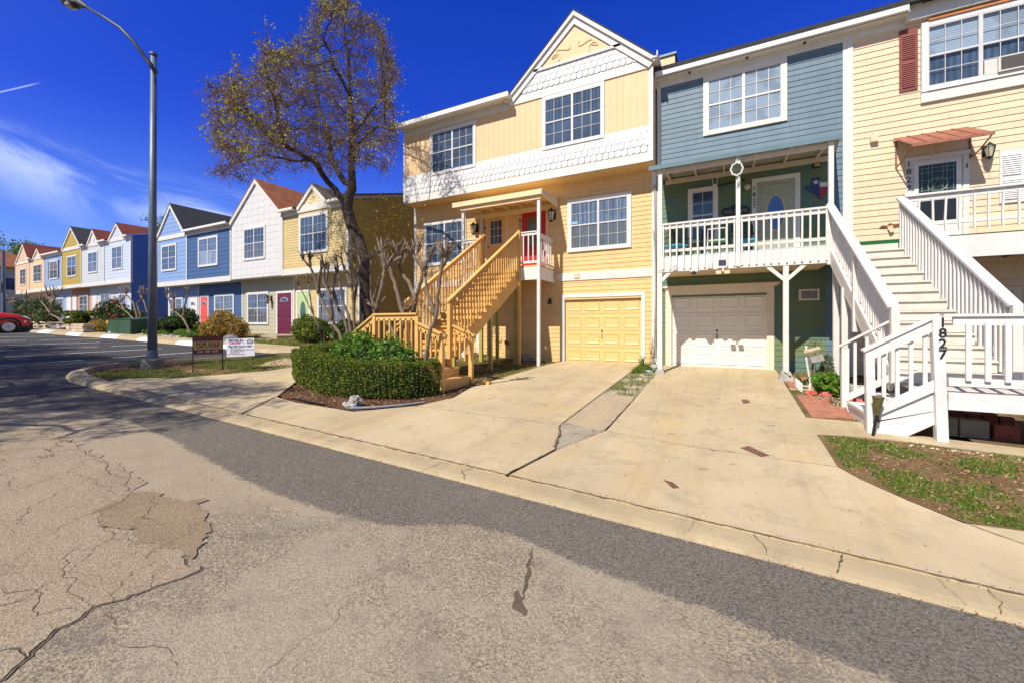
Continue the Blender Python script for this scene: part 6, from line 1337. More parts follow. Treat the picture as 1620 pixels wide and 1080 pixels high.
myrtle([[(666, 562), (680, 525), (690, 500), (694, 461), (698, 425), (700, 410)], [(690, 500), (678, 470), (673, 440)], [(698, 425), (709, 406)], [(698, 425), (706, 410)]], -6.3, 'crape myrtle leaning right across the new pine stair rail', .065, 8, 1.0, .26)
myrtle([[(304, 532), (296, 515), (289, 503), (276, 493), (264, 468)], [(289, 503), (292, 485), (297, 466)], [(276, 493), (275, 475)]], -2.6, 'forked crape myrtle before the light blue house', .075, 9, 1.0, .35)
myrtle([[(221, 523), (212, 505), (198, 492), (184, 482)], [(221, 523), (217, 500), (211, 480), (200, 466)], [(219, 515), (222, 500), (217, 480), (226, 470)], [(198, 492), (190, 478)]], -2.9, 'bushy crape myrtle beside the green utility box', .07, 10, 1.0, .4)
myrtle([[(234, 521), (234, 500), (230, 482), (222, 468)], [(234, 500), (238, 480), (236, 468)]], -2.2, 'crape myrtle half hidden by the lamp post', .07, 11, 1.0, .4)
myrtle([[(104, 514), (92, 503), (80, 497), (72, 485), (64, 476)], [(80, 497), (82, 482), (78, 470)], [(82, 482), (88, 470)]], -2.0, 'crape myrtle leaning left in front of the grey blue house', .10, 12, 1.0, .6)
myrtle([[(62, 512), (50, 500), (38, 488), (26, 477)], [(38, 488), (40, 476)], [(26, 477), (14, 478)]], -2.0, 'farthest crape myrtle leaning left over the olive bush', .11, 13, 1.0, .6)

# ------------------------------------------------------------------ hedges, shrubs and far trees
def shrub(name, label, cat, blobs, n, size, lm, box=False, stems=True, group=None, core=True, flat=.0, zmul=1.0):
    """blobs: (x, y, z0, rx, ry, height)"""
    x, y = blobs[0][0], blobs[0][1]; t = thing(name, (x, y, H(x, y)), label, cat, group); vol = [b[3] * b[4] * b[5] for b in blobs]; Q = []
    for b, v in zip(blobs, vol):
        k = int(n * v / sum(vol)); a = nr.normal(size=(k, 3)); a /= np.linalg.norm(a, axis=1)[:, None]
        if box: a = np.sign(a) * np.abs(a) ** .42; a /= np.maximum(1, np.abs(a).max(axis=1))[:, None]
        r = 1 - .38 * nr.rand(k) ** 1.6; p = a * r[:, None]
        lump = np.array([noise.noise(Vector((q[0] * 2.4 + b[0], q[1] * 2.4 + b[1], q[2] * 2.4))) for q in p]); p *= (1 + (.26 if not box else .07) * lump)[:, None]
        p[:, 2] = np.where(p[:, 2] < -.8, -.8, p[:, 2]); Q.append(p * np.array([b[3], b[4], b[5] / 2]) + np.array([b[0], b[1], b[2] + b[5] / 2]))
    npmesh('foliage', leafquads(np.concatenate(Q), size, .62), 4, LV[lm], t)
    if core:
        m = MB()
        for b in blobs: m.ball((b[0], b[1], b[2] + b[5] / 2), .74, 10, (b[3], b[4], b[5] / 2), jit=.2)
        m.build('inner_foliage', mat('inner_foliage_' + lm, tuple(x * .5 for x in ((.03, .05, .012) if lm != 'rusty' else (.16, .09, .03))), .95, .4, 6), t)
    m = MB()
    for b in blobs:
        for _ in range(5): m.tube([(b[0] + rnd.uniform(-.1, .1), b[1] + rnd.uniform(-.1, .1), H(b[0], b[1]) - .05), (b[0] + rnd.uniform(-.5, .5) * b[3], b[1] + rnd.uniform(-.5, .5) * b[4], b[2] + b[5] * .5)], .014, 4)
    m.build('stem', TWIG, t); return t
# clipped hedge sweeping round the bed
def hedge():
    path = [(-9.85, -4.9), (-9.62, -5.7), (-9.1, -6.4), (-8.1, -6.93), (-7.0, -7.18), (-6.1, -7.0), (-5.62, -6.62), (-5.5, -6.35)]; t = thing('hedge', (-7.5, -7.0, -.2), 'clipped box hedge curving round the flower bed by the pine staircase', 'hedge')
    cp = [path[0]] + path + [path[-1]]; sm = []
    for i in range(1, len(cp) - 2):
        for k in range(8):
            t_ = k / 8; a, b, c, d_ = cp[i - 1], cp[i], cp[i + 1], cp[i + 2]; sm.append(tuple(.5 * (2 * b[q] + (c[q] - a[q]) * t_ + (2 * a[q] - 5 * b[q] + 4 * c[q] - d_[q]) * t_ ** 2 + (3 * b[q] - a[q] - 3 * c[q] + d_[q]) * t_ ** 3) for q in (0, 1)))
    path = sm + [path[-1]]
    hw, hh = .33, .72; Q = []; L = sum(math.dist(a, b) for a, b in zip(path[:-1], path[1:])); N = 50000
    for _ in range(N):
        s = rnd.uniform(-.25, L + .25); x, y, a = along(path, min(max(s, 1e-4), L - 1e-4)); ex = 0 if 0 <= s <= L else (s if s < 0 else s - L)
        nx_, ny_ = -math.sin(a), math.cos(a); f = rnd.random(); dep = rnd.random() ** 2 * .10
        if f < .34: u, v = rnd.uniform(-hw, hw), hh - dep
        elif f < .72: u, v = -(hw - dep), rnd.uniform(.04, hh)
        else: u, v = hw - dep, rnd.uniform(.04, hh)
        if v < .12: u *= .93
        k = 1 - (ex / .27) ** 2 * .6 if ex else 1; px_ = x + nx_ * u * k + math.cos(a) * ex; py_ = y + ny_ * u * k + math.sin(a) * ex
        b = .05 * noise.noise(Vector((px_ * 2.3, py_ * 2.3, v * 2.5))) + .03 * noise.noise(Vector((px_ * 7, py_ * 7, v * 7)))
        Q.append((px_ + nx_ * (b if u > 0 else -b), py_ + ny_ * (b if u > 0 else -b), H(x, y) + v + b))
    npmesh('foliage', leafquads(np.array(Q), .034, .66), 4, LV['hedge'], t)
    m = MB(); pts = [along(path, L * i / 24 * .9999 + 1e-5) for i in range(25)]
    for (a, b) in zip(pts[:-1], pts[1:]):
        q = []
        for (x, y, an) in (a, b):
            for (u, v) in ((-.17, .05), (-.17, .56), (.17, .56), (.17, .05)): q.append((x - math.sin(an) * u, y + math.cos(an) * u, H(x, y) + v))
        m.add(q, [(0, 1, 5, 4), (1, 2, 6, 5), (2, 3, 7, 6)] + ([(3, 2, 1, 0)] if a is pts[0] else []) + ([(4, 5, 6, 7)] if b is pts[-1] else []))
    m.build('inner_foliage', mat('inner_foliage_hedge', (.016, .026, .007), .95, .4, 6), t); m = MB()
    for i in range(26):
        x, y, an = along(path, L * (i + .5) / 26); m.tube([(x, y, H(x, y) - .03), (x + rnd.uniform(-.1, .1), y + rnd.uniform(-.1, .1), H(x, y) + .3)], .016, 4)
    m.build('stem', TWIG, t); return t
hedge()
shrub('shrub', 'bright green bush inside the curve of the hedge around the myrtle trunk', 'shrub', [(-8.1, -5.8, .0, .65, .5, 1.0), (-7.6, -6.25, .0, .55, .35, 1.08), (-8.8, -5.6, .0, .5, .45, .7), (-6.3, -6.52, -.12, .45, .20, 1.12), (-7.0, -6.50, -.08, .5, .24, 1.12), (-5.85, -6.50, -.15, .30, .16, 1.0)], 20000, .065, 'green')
shrub('shrub', 'low light green plant at the left inside the hedge', 'shrub', [(-8.6, -6.35, -.05, .45, .25, .62)], 1600, .07, 'green')
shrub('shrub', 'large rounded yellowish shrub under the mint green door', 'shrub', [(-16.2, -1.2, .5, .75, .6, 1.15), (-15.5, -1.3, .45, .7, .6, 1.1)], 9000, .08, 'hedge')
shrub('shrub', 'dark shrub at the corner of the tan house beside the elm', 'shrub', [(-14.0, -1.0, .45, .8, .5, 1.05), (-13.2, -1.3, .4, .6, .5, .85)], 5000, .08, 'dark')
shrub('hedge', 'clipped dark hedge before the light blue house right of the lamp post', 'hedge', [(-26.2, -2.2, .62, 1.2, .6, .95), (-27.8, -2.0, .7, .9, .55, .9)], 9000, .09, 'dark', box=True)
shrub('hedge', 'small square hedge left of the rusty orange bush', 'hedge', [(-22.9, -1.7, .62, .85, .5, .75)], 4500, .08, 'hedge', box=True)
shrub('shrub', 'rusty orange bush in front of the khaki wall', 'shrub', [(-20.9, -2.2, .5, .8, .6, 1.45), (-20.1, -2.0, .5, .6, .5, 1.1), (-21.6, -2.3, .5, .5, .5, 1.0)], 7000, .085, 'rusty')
shrub('shrub', 'low green clump behind the for sale sign', 'shrub', [(-23.6, -2.5, .6, .7, .4, .45), (-22.4, -2.7, .55, .6, .4, .35)], 3000, .07, 'green')
shrub('hedge', 'small clipped hedge before the rust coloured wall', 'hedge', [(-37.2, -2.2, 1.35, 1.2, .6, .85)], 4500, .11, 'hedge', box=True)
shrub('rose_bush', 'dark rose bush with red blooms behind the stone planter', 'shrub', [(-31.3, -2.6, 1.0, .8, .7, 1.75), (-30.4, -2.6, 1.0, .8, .6, 1.3), (-29.4, -2.3, .9, .6, .5, 1.3)], 7000, .10, 'dark')
shrub('shrub', 'low reddish green planting left of the green utility box', 'shrub', [(-29.6, -3.6, .8, .8, .4, .75), (-30.6, -3.5, .9, .5, .4, .6)], 3000, .09, 'rusty', core=False)
shrub('shrub', 'dark green shrub behind the lamp post', 'shrub', [(-25.5, -1.6, .7, .6, .6, 1.5), (-27.6, -1.4, .8, .6, .5, 1.0)], 3600, .10, 'dark')
shrub('shrub', 'ground hugging green plants round the bushy crape myrtle', 'shrub', [(-26.0, -3.1, .72, .9, .4, .35), (-24.8, -3.1, .68, .7, .4, .3)], 3600, .06, 'green', core=False)
shrub('shrub', 'wide grey olive bush before the peach houses', 'shrub', [(-46.5, -1.8, 1.45, 1.8, 1.2, 1.9), (-49.5, -1.4, 1.5, 1.5, 1.0, 1.5), (-44.2, -1.9, 1.45, 1.0, .8, 1.0)], 7500, .16, 'olive')
shrub('shrub', 'small yellow green conifer behind the picket edging', 'shrub', [(2.03, -1.75, -.08, .13, .13, .70), (2.0, -1.8, -.1, .20, .16, .42)], 2600, .035, 'olive', core=False)
shrub('shrub', 'leafy green bush beside the foot of the white staircase', 'shrub', [(1.83, -2.95, -.12, .26, .22, .42), (1.98, -3.1, -.15, .18, .18, .34)], 900, .085, 'green', core=False)
m = MB(); rb = [o for o in bpy.data.objects if o.name.startswith('rose_bush')][0]
for _ in range(14): m = MB(); m.ball((rnd.uniform(-31.9, -29.2), rnd.uniform(-3.3, -2.9), rnd.uniform(1.5, 2.5)), .055, 6, jit=.4); m.build('flower', mat('red_petals', (.55, .02, .04), .6, .1), rb)

def fartree(x, y, zb, zc, r, h, label, n=9000, lean=0):
    base = Vector((x, y, H(x, y) - .1)); t = thing('shade_tree', tuple(base), label, 'tree', 'green trees beyond the terraces'); A = []
    while len(A) < 420:
        v = Vector([rnd.uniform(-1, 1) for _ in range(3)])
        if v.length > 1: continue
        p = Vector((x + v.x * r, y + v.y * r, zc + v.z * h)); 
        if noise.noise(p * .3) > -.15: A.append(p)
    P, par = grow([[base, Vector((x + lean * .4, y, zb)), Vector((x + lean, y, zc - h * .3))]], A, .7, 5, .9, 50); mb, rad, ch = tree_mesh(P, par, .28, .018); mb.build('trunk', BARK, t)
    tips = [p for i, p in enumerate(P) if rad[i] < .05]; Q = []
    for _ in range(n): p = rnd.choice(tips); Q.append(p + Vector([rnd.gauss(0, .36), rnd.gauss(0, .36), rnd.gauss(0, .26)]))
    npmesh('crown', leafquads(np.array(Q), .26, .7), 4, LV['far'], t)
fartree(-92, 6, 6, 9.6, 7.5, 4.4, 'leafy green tree left of the peach house', 11000)
fartree(-108, 20, 7, 12, 7, 5, 'green tree showing above the peach and apricot roofs', 9000)
fartree(-86, 20, 8, 13.2, 6.5, 4.2, 'thin leaved tree rising behind the mustard yellow gable', 5000)
fartree(-72, 18, 8, 13.6, 5.5, 4.0, 'feathery green tree behind the pale grey and pale blue roofs', 5000)

# ------------------------------------------------------------------ grass, litter
def blades(P, h, wdt):
    n = len(P); a = nr.rand(n) * 6.283; l = nr.normal(size=(n, 2)) * .35; hh = h * (.5 + nr.rand(n)); V = np.empty((n, 3, 3)); dx = np.stack([np.cos(a), np.sin(a), np.zeros(n)], 1) * wdt / 2
    V[:, 0] = P - dx; V[:, 1] = P + dx; V[:, 2] = P + np.stack([l[:, 0] * hh, l[:, 1] * hh, hh], 1); return V.reshape(-1, 3)
def scatter(poly, n, dz=.03, thr=None, sc_=1.4, seed=0):
    x0, x1 = min(p[0] for p in poly), max(p[0] for p in poly); y0, y1 = min(p[1] for p in poly), max(p[1] for p in poly); Q = []; tries = 0
    while len(Q) < n and tries < n * 12:
        tries += 1; x, y = rnd.uniform(x0, x1), rnd.uniform(y0, y1)
        if not inpoly(x, y, poly): continue
        if thr is not None and noise.noise(Vector((x * sc_, y * sc_, seed))) + .5 * noise.noise(Vector((x * sc_ * 3, y * sc_ * 3, seed + 2))) < thr + rnd.uniform(-.12, .12): continue
        Q.append((x, y, H(x, y) + dz))
    return np.array(Q)
LR = [(1.24, -5.90), (1.24, -7.12), (1.66, -7.75), (1.95, -7.97), (3, -7.87), (6, -7.7), (6, -5.86), (2.05, -5.86)]
LL = [(-14.5, -8.2), (-14.5, -7.2), (-14.1, -6.2), (-13.5, -4.8), (-13, -3.7), (-11.2, -3.0), (-10.85, -6.3), (-11.6, -7.95), (-12.6, -8.7), (-13.2, -9.0), (-14.1, -8.8)]
LM = [(-8.1, -1.4), (-7.3, -2.8), (-5.2, -5.2), (-5.08, -.1), (-8.1, -.1)]
LF = [(-13.4, -3.3), (-11.3, -2.9), (-11.3, -.2), (-14.4, -.2), (-31, -.2), (-31, -4.3), (-27, -4.0), (-20.7, -3.2), (-15, -2.8)]
G = np.concatenate([blades(scatter(LR, 19000, .025, .02, 1.7, 3), .032, .008), blades(scatter(LL, 16000, .028, -.06, .9, 5), .05, .010), blades(scatter(LM, 7000, .02, .0, 1.3, 6), .05, .009), blades(scatter(LF, 14000, .02, -.1, .7, 8), .07, .02),
    blades(scatter([(-2.25, -1.6), (-1.65, -1.6), (-1.65, -.2), (-2.25, -.2)], 4200, .02, -.3, 3, 9), .11, .012), blades(scatter([(-2.27, -4.4), (-1.64, -4.4), (-1.64, -.2), (-2.27, -.2)], 2600, .02, -.02, 3, 9), .06, .009)])
setp(npmesh('grass', G, 3, GRASSL, loc=(0, -5, 0)), 'short patchy grass in the small lawns and beside the driveways', kind='stuff')
clv = leafquads(scatter(LR, 11000, .035, .0, 1.7, 3), .020, .9, up=1.5); clv2 = leafquads(scatter([(1.3, -4.9), (1.3, -.3), (2.5, -.3), (2.1, -4.8)], 500, .03, .1, 3, 3), .03, .9)
setp(npmesh('clover', np.concatenate([clv, clv2]), 4, LV['green'], loc=(3, -6.5, -.4)), 'low clover growing among the lawn grass', kind='stuff')
MU = [(-7.7, -8.0), (-9.0, -6.6), (-8.3, -4.5), (-8.1, -3.2), (-7.3, -3.0), (-5.2, -5.4), (-4.9, -6.4), (-5.1, -7.15), (-5.75, -7.92), (-7.0, -8.0)]
lt = [leafquads(scatter(LR, 5200, .04), .034, .45), leafquads(scatter(MU, 5200, .035), .04, .45), leafquads(scatter(LL, 3500, .035), .05, .5), leafquads(scatter(LM, 900, .03), .05, .5), leafquads(scatter([(1.3, -4.9), (1.3, -.3), (2.6, -.3), (2.1, -4.8)], 500, .03), .05, .5),
      leafquads(scatter([(-2.25, -4.4), (-1.65, -4.4), (-1.65, -.2), (-2.25, -.2)], 500, .03), .035, .6), leafquads(scatter([(-4.9, -9.0), (3, -9.0), (3, -9.08), (-4.9, -9.08)], 260, .058), .022, .35), leafquads(scatter([(-7, -9.34), (3, -9.34), (3, -9.42), (-7, -9.42)], 420, .012), .022, .35),
      leafquads(scatter([(-5, -9), (1.6, -9), (1.1, -.2), (-5, -.2)], 130, .058), .03, .3), leafquads(scatter([(-9, -9.4), (3, -9.4), (3, -12.5), (-9, -12.5)], 60, .006), .03, .3)]
setp(npmesh('leaf_litter', np.concatenate(lt), 4, LITTER, loc=(0, -6, 0)), 'dry brown leaves and twigs scattered over beds, lawn and concrete', kind='stuff')
gv = MB()
for p in list(scatter([(1.35, -4.8), (1.35, -2.7), (2.2, -2.7), (2.0, -4.8)], 260, .02)) + list(scatter([(-2.22, -4.4), (-1.68, -4.4), (-1.68, -1.5), (-2.22, -1.5)], 240, .025)) + list(scatter([(2.1, -5.9), (5, -5.9), (5, -5.99), (2.1, -5.99)], 90, .03)): gv.ball(tuple(p), rnd.uniform(.010, .022), 5, (1, 1, .6), jit=.4)
setp(gv.build('gravel', mat('pale_pebbles', (.58, .52, .40), .9, .3, 30), loc=(0, -4, 0)), 'pale pebbles in the narrow beds beside the driveways', kind='stuff')
tw = MB()
for _ in range(46):
    x, y = rnd.uniform(-4.6, 1.1), rnd.uniform(-8.8, -.6); a = rnd.uniform(0, 6.28); P = [Vector((x, y, H(x, y) + .062))]
    for k in range(3): a += rnd.gauss(0, .5); q = P[-1] + Vector((math.cos(a), math.sin(a), 0)) * rnd.uniform(.02, .06); q.z = H(q.x, q.y) + .062 + .004 * k; P.append(q)
    tw.tube(P, .0025, 3)
setp(tw.build('twigs', TWIG, loc=(0, -5, -.3)), 'thin curled twigs fallen on the pale driveways', kind='stuff')
# ------------------------------------------------------------------ street furniture and small things
t = thing('street_lamp', (-13.9, -7.6, .02), 'tall galvanised street lamp on a round concrete foot in the lawn island', 'street lamp', 'street lamps'); bx, by = -13.93, -7.6; gz = .05
m = MB(); m.lathe((bx, by, gz - .12), [(.25, 0), (.25, .38), (.235, .40), (0, .40)], 24); m.build('footing', CINDER, t, smooth=False)
m = MB(); m.lathe((bx, by, gz + .28), [(.15, 0), (.15, .05), (.122, .06), (.122, .20), (.115, .22), (.115, .24)], 20); m.build('collar', METAL, t)
m = MB(); m.tube([(bx, by, gz + .3), (bx + .02, by, gz + 4.2), (bx + .07, by, 8.62)], [.108, .086, .066], 20); m.build('pole', METAL, t, smooth=True)
m = MB(); m.tube([(bx + .07, by, 8.60), (bx + .07, by, 8.66)], .092, 16); m.build('pole_cap', METAL, t)
arm = [(247, 116, -7.62), (236, 100, -7.72), (227, 88, -7.82), (210, 65, -8.0), (190.7, 45, -8.15), (165, 28, -8.3), (138, 12.3, -8.45)]; ap = [at(*a) for a in arm]
m = MB(); m.tube(ap, [.055, .05, .045, .042, .04, .036, .034], 8); m.build('arm', DMETAL, t, smooth=True)
m = MB(); e = ap[-1]; d = (ap[-1] - ap[-2]).normalized(); n_ = e + d * .3; f_ = n_ + Vector((d.x, d.y, d.z * .5)).normalized() * .75
m.tube([e, n_, n_ + (f_ - n_) * .2, n_ + (f_ - n_) * .7, f_], [.04, .09, .15, .15, .05], 10); m.v = [Vector((v.x, v.y, v.z)) for v in m.v]; m.build('lamp_head', DMETAL, t)
m = MB(); m.ball(tuple(n_ + (f_ - n_) * .45 - Vector((0, 0, .10))), .14, 10, (1.2, 1, .6)); m.build('lens', LAMPG, t)
t = thing('street_lamp', (-46.7, -3.45, 1.6), 'distant slim street lamp with a box on its pole at the left edge', 'street lamp', 'street lamps')
m = MB(); m.tube([(-46.7, -3.45, 1.5), (-46.7, -3.45, 6.75)], [.12, .09], 10); m.build('pole', METAL, t); m = MB(); m.tube([(-46.7, -3.45, 6.6), (-47.2, -3.9, 6.95), (-48.0, -4.7, 7.1)], .05, 6); m.build('arm', DMETAL, t); m = MB(); m.box(-47.3, -46.55, -3.8, -3.62, 3.9, 4.45); m.build('control_box', WHITE2, t)

# for sale sign
def signframe(A, B): a = math.atan2(B[1] - A[1], B[0] - A[0]); return Matrix.Translation((A[0], A[1], 0)) @ Matrix.Rotation(a, 4, 'Z'), a, math.dist(A, B)
def stext(M, a, body, size, x, z, y, mm, par, **k):
    p = M @ Vector((x, y, z)); return text(body, size, p, mm, 'lettering', par, .002, rot=(R(90), 0, a), **k)
A, B_ = (-12.06, -7.50), (-11.93, -6.87); M, a, L = signframe(A, B_); gz = -.05
t = thing('for_sale_sign', (A[0], A[1], gz), 'brown and gold for sale sign in a black wire frame', 'sign'); m = MB(M)
m.tube([(0, 0, gz), (0, 0, .95)], .013, 6); m.tube([(L, 0, gz), (L, 0, .95)], .013, 6); m.tube([(0, 0, .945), (L, 0, .945)], .013, 6); m.tube([(0, 0, .485), (L, 0, .485)], .009, 6); m.build('frame', BLACK, t)
BRN = mat('sign_brown', (.16, .025, .01), .5, .05); GLD = mat('sign_gold', (.62, .40, .11), .5, .05)
m = MB(M); m.box(.015, L - .015, -.006, .006, .82, .93); m.box(.015, L - .015, -.006, .006, .50, .605); m.build('panel', BRN, t); m = MB(M); m.box(.015, L - .015, -.006, .006, .605, .82); m.build('panel', GLD, t)
stext(M, a, 'FOR SALE', .125, L / 2, .742, -.009, BLACK, t, bold=.002, sx=.98); stext(M, a, 'ALBERT J KUTCHINSKI', .052, L / 2, .672, -.009, BLACK, t, bold=.001, sx=.95); stext(M, a, '210 - 378 - 4670', .066, L / 2, .555, -.009, mat('sign_cream', (.75, .68, .5), .5), t, bold=.0015)
m = MB(M); m.box(.06, L - .06, -.0085, -.006, .795, .799); m.box(.05, L - .05, -.0085, -.006, .625, .629); m.build('rule_line', BLACK, t)
A, B_ = (-11.67, -6.88), (-11.20, -6.47); M, a, L = signframe(A, B_); L = .66; M = M @ Matrix.Rotation(R(-2.5), 4, 'Y')
# white advertising board
t = thing('yard_sign', (A[0], A[1], 0), 'white move in now board on wire legs right of the for sale sign', 'sign'); P0 = M.inverted() @ Vector((A[0], A[1], 0)); zb = .40
m = MB(M); m.box(0, L, -.006, .006, zb, zb + .47); m.build('panel', mat('sign_white', (.70, .71, .72), .5, .03), t); m = MB(M); m.tube([(.15, .01, -.05), (.15, .01, .5)], .004, 4); m.tube([(.51, .01, -.05), (.51, .01, .5)], .004, 4); m.build('leg', METAL, t)
NB = mat('sign_navy', (.03, .03, .22), .5); SR = mat('sign_red', (.5, .03, .04), .5); SG = mat('sign_grey_ink', (.16, .16, .17), .5)
stext(M, a, 'MOVE IN', .085, .05, zb + .425, -.008, NB, t, align='LEFT', shear=.25, bold=.002); stext(M, a, 'NOW!', .085, .08, zb + .355, -.008, SR, t, align='LEFT', shear=.25, bold=.002); stext(M, a, 'Buy this home with:', .068, .05, zb + .28, -.008, NB, t, align='LEFT', shear=.25, bold=.001)
for i, s in enumerate(('No down payment', 'No closing costs for the first time buyer', 'Low monthly payment', 'Easy financing')): stext(M, a, s, .036, .09, zb + .225 - .036 * i, -.008, SG, t, align='LEFT')
stext(M, a, 'Call today for details', .036, .12, zb + .07, -.008, SR, t, align='LEFT'); m = MB(M); m.box(.03, .10, -.008, -.006, zb + .062, zb + .078); m.prism([(.36, zb + .37), (.40, zb + .345), (.45, zb + .375), (.40, zb + .362)], -.008, -.006); m.build('red_mark', SR, t)
m = MB(M); m.prism([(.49, zb + .40), (.565, zb + .45), (.64, zb + .40), (.64, zb + .38), (.565, zb + .43), (.49, zb + .38)], -.008, -.006); m.prism([(.50, zb + .385), (.52, zb + .395), (.52, zb + .345), (.61, zb + .345), (.61, zb + .395), (.63, zb + .385), (.63, zb + .325), (.50, zb + .325)], -.008, -.006); m.box(.54, .59, -.008, -.006, zb + .385, zb + .395); m.box(.54, .59, -.008, -.006, zb + .362, zb + .372); m.build('house_emblem', BLACK, t)

# utility box, planter, rocks
t = thing('utility_box', (-26.9, -3.4, .7), 'dark green metal utility box on a pad before the pale blue house', 'utility box'); Mx = Matrix.Translation((-26.75, -3.35, .74)) @ Matrix.Rotation(R(8), 4, 'Z')
m = MB(Mx); m.add([(-.95, -.6, .0), (.95, -.6, 0), (.95, .6, 0), (-.95, .6, 0), (-.95, -.6, .80), (.95, -.6, .80), (.95, .6, .92), (-.95, .6, .92)], [(0, 3, 2, 1), (4, 5, 6, 7), (0, 1, 5, 4), (1, 2, 6, 5), (2, 3, 7, 6), (3, 0, 4, 7)]); bx_ = m.build('case', TGREEN, t, bevel=.02)
m = MB(Mx); m.box(.0, .012, -.612, -.598, .04, .76); m.box(-.97, .97, -.62, -.58, .80, .83); m.build('lid_rim', TGREEN, t); m = MB(Mx); m.box(-.94, -.80, -.606, -.600, .62, .74); m.build('warning_label', mat('orange_label', (.8, .30, .03), .6), t); m = MB(Mx); m.box(-.75, -.62, -.606, -.600, .10, .22); m.build('number_plate', WHITE, t); m = MB(Mx); m.box(-1.05, 1.05, -.7, .7, -.12, 0); m.build('pad', CINDER, t)
t = thing('stone_planter', (-29.0, -4.5, .8), 'buff stone block planter wall beside the kerb', 'planter')
for r in range(4):
    for k in range(5):
        m = MB(); x = -29.75 + .30 * k + .1 * (r % 2); m.box(x, x + .285, -4.75, -4.35, .80 + .135 * r, .80 + .135 * r + .125); m.build('stone', STONE, t, bevel=.012)
t = thing('urn', (-30.0, -3.9, .9), 'dark flower pot beside the stone planter', 'pot'); m = MB(); m.lathe((-30.4, -4.2, .85), [(.10, 0), (.17, .2), (.2, .3), (.17, .3), (.0, .26)], 12); m.build('pot', ROCKG, t)
ro = [( -26.2 + .33 * i + rnd.uniform(-.08, .08), -3.65 + .06 * i * .5 + rnd.uniform(-.06, .06), rnd.uniform(.07, .15)) for i in range(13)] + [(-31.5 - .5 * i + rnd.uniform(-.1, .1), -4.15 + rnd.uniform(-.2, .2), rnd.uniform(.1, .22)) for i in range(12)] + [(-21.9 + .5 * i, -3.3 + rnd.uniform(-.1, .1), rnd.uniform(.05, .10)) for i in range(5)]
for (x, y, r) in ro:
    m = MB(); m.ball((x, y, H(x, y) + r * .5), r, 8, (1.3, 1, .7), jit=.5); setp(m.build('rock', rnd.choice([STONE, STONE, ROCKG]), loc=(x, y, H(x, y))), 'small pale edging rock beside the far kerb', 'rock', 'edging rocks along the far kerb')
x, y = -18.9, -2.9; m = MB(); m.ball((x, y, H(x, y) + .08), .36, 14, (1.3, .8, .75), jit=.12); setp(m.build('boulder', mat('dark_rock', (.12, .12, .13), .8, .2, 6), loc=(x, y, H(x, y))), 'smooth dark grey boulder left of the concrete steps', 'rock')
x, y = -5.95, -7.78; m = MB(); z = H(x, y); m.ball((x, y, z + .09), .11, 12, (1.0, .9, 1.0), jit=.75); m.ball((x - .12, y - .02, z + .04), .07, 9, (1.4, 1, .7), jit=.7); m.ball((x + .04, y, z + .19), .055, 9, (1, 1, .8), jit=.6); setp(m.build('rock', ROCKG, loc=(x, y, z)), 'knobbly weathered rock at the edge of the mulch bed', 'rock')
m = MB(); m.tube([(-5.9, -7.95, H(-5.9, -7.95) + .045), (-5.5, -7.70, H(-5.5, -7.7) + .06), (-5.2, -7.35, H(-5.2, -7.35) + .06), (-5.0, -7.0, H(-5, -7) + .055)], .022, 6); setp(m.build('edging_hose', mat('grey_hose', (.22, .24, .27), .5), loc=(-5.5, -7.6, -.3)), 'grey plastic edging strip lying along the mulch', 'edging')
m = MB(); m.tube([(-7.4, -7.95, H(-7.4, -7.95) + .04), (-6.9, -8.02, H(-6.9, -8.02) + .06), (-6.5, -8.0, H(-6.5, -8) + .05)], .018, 6); setp(m.build('edging_hose', BLACK, loc=(-7, -8, -.2)), 'black edging strip at the lower corner of the mulch bed', 'edging')
for (x, y, s, lb) in ((-4.9, -4.9, (.10, .07, .09), 'small offcut of new pine on the dirt by the stair foot'),): m = MB(); z = H(x, y) + .02; m.box(x - s[0], x + s[0], y - s[1], y + s[1], z, z + s[2]); setp(m.build('wood_offcut', LUMB, loc=(x, y, z)), lb, 'wood block')
t = thing('wall_valve', (-6.95, 0, .6), 'rusty red valve with a white pipe on the wall under the stairs', 'valve'); m = MB(); m.ball((-6.95, -.07, .62), .075, 8, jit=.5); m.build('valve_cap', BRICKD, t); m = MB(); m.tube([(-6.93, -.04, .68), (-6.93, -.04, .95)], .014, 6); m.build('pipe', WHITE2, t)
m = MB(); m.ball((-6.15, -.10, .08), .16, 9, (1.2, .7, 1.1), jit=.4); setp(m.build('rock', ROCKG, loc=(-6.15, -.1, 0)), 'dark rock against the yellow wall behind the green post', 'rock')
# little garden by the green wall
def fronds(x, y, n, h, wd, label, lm, cat='plant', name='strap_leaf_plant', spread=.6):
    z = H(x, y) + .02; t = thing(name, (x, y, z), label, cat)
    for k in range(n):
        a = rnd.uniform(0, 6.28); hh = h * rnd.uniform(.65, 1.15); s = spread * rnd.uniform(.3, 1); m = MB(); P = []
        for i in range(6): u = i / 5; P.append(Vector((x + math.cos(a) * s * hh * u ** 1.5, y + math.sin(a) * s * hh * u ** 1.5, z + hh * (u - .25 * u * u * s * 1.6))))
        nn = Vector((-math.sin(a), math.cos(a), 0)); w_ = [wd * q for q in (.45, .85, 1, .85, .5, .05)]
        m.add([p + nn * w_[i] / 2 for i, p in enumerate(P)] + [p - nn * w_[i] / 2 for i, p in enumerate(P)] + [p + Vector((0, 0, -.10 * wd)) - Vector((math.cos(a), math.sin(a), 0)) * 0 for p in P], [(i, i + 1, 12 + i + 1, 12 + i) for i in range(5)] + [(12 + i, 12 + i + 1, 6 + i + 1, 6 + i) for i in range(5)])
        m.build('frond', lm, t)
    return t
PG_ = mat('plant_green', (.07, .20, .03), .5, .25, 9); PG2 = mat('plant_yellow_green', (.16, .26, .04), .5, .25, 9)
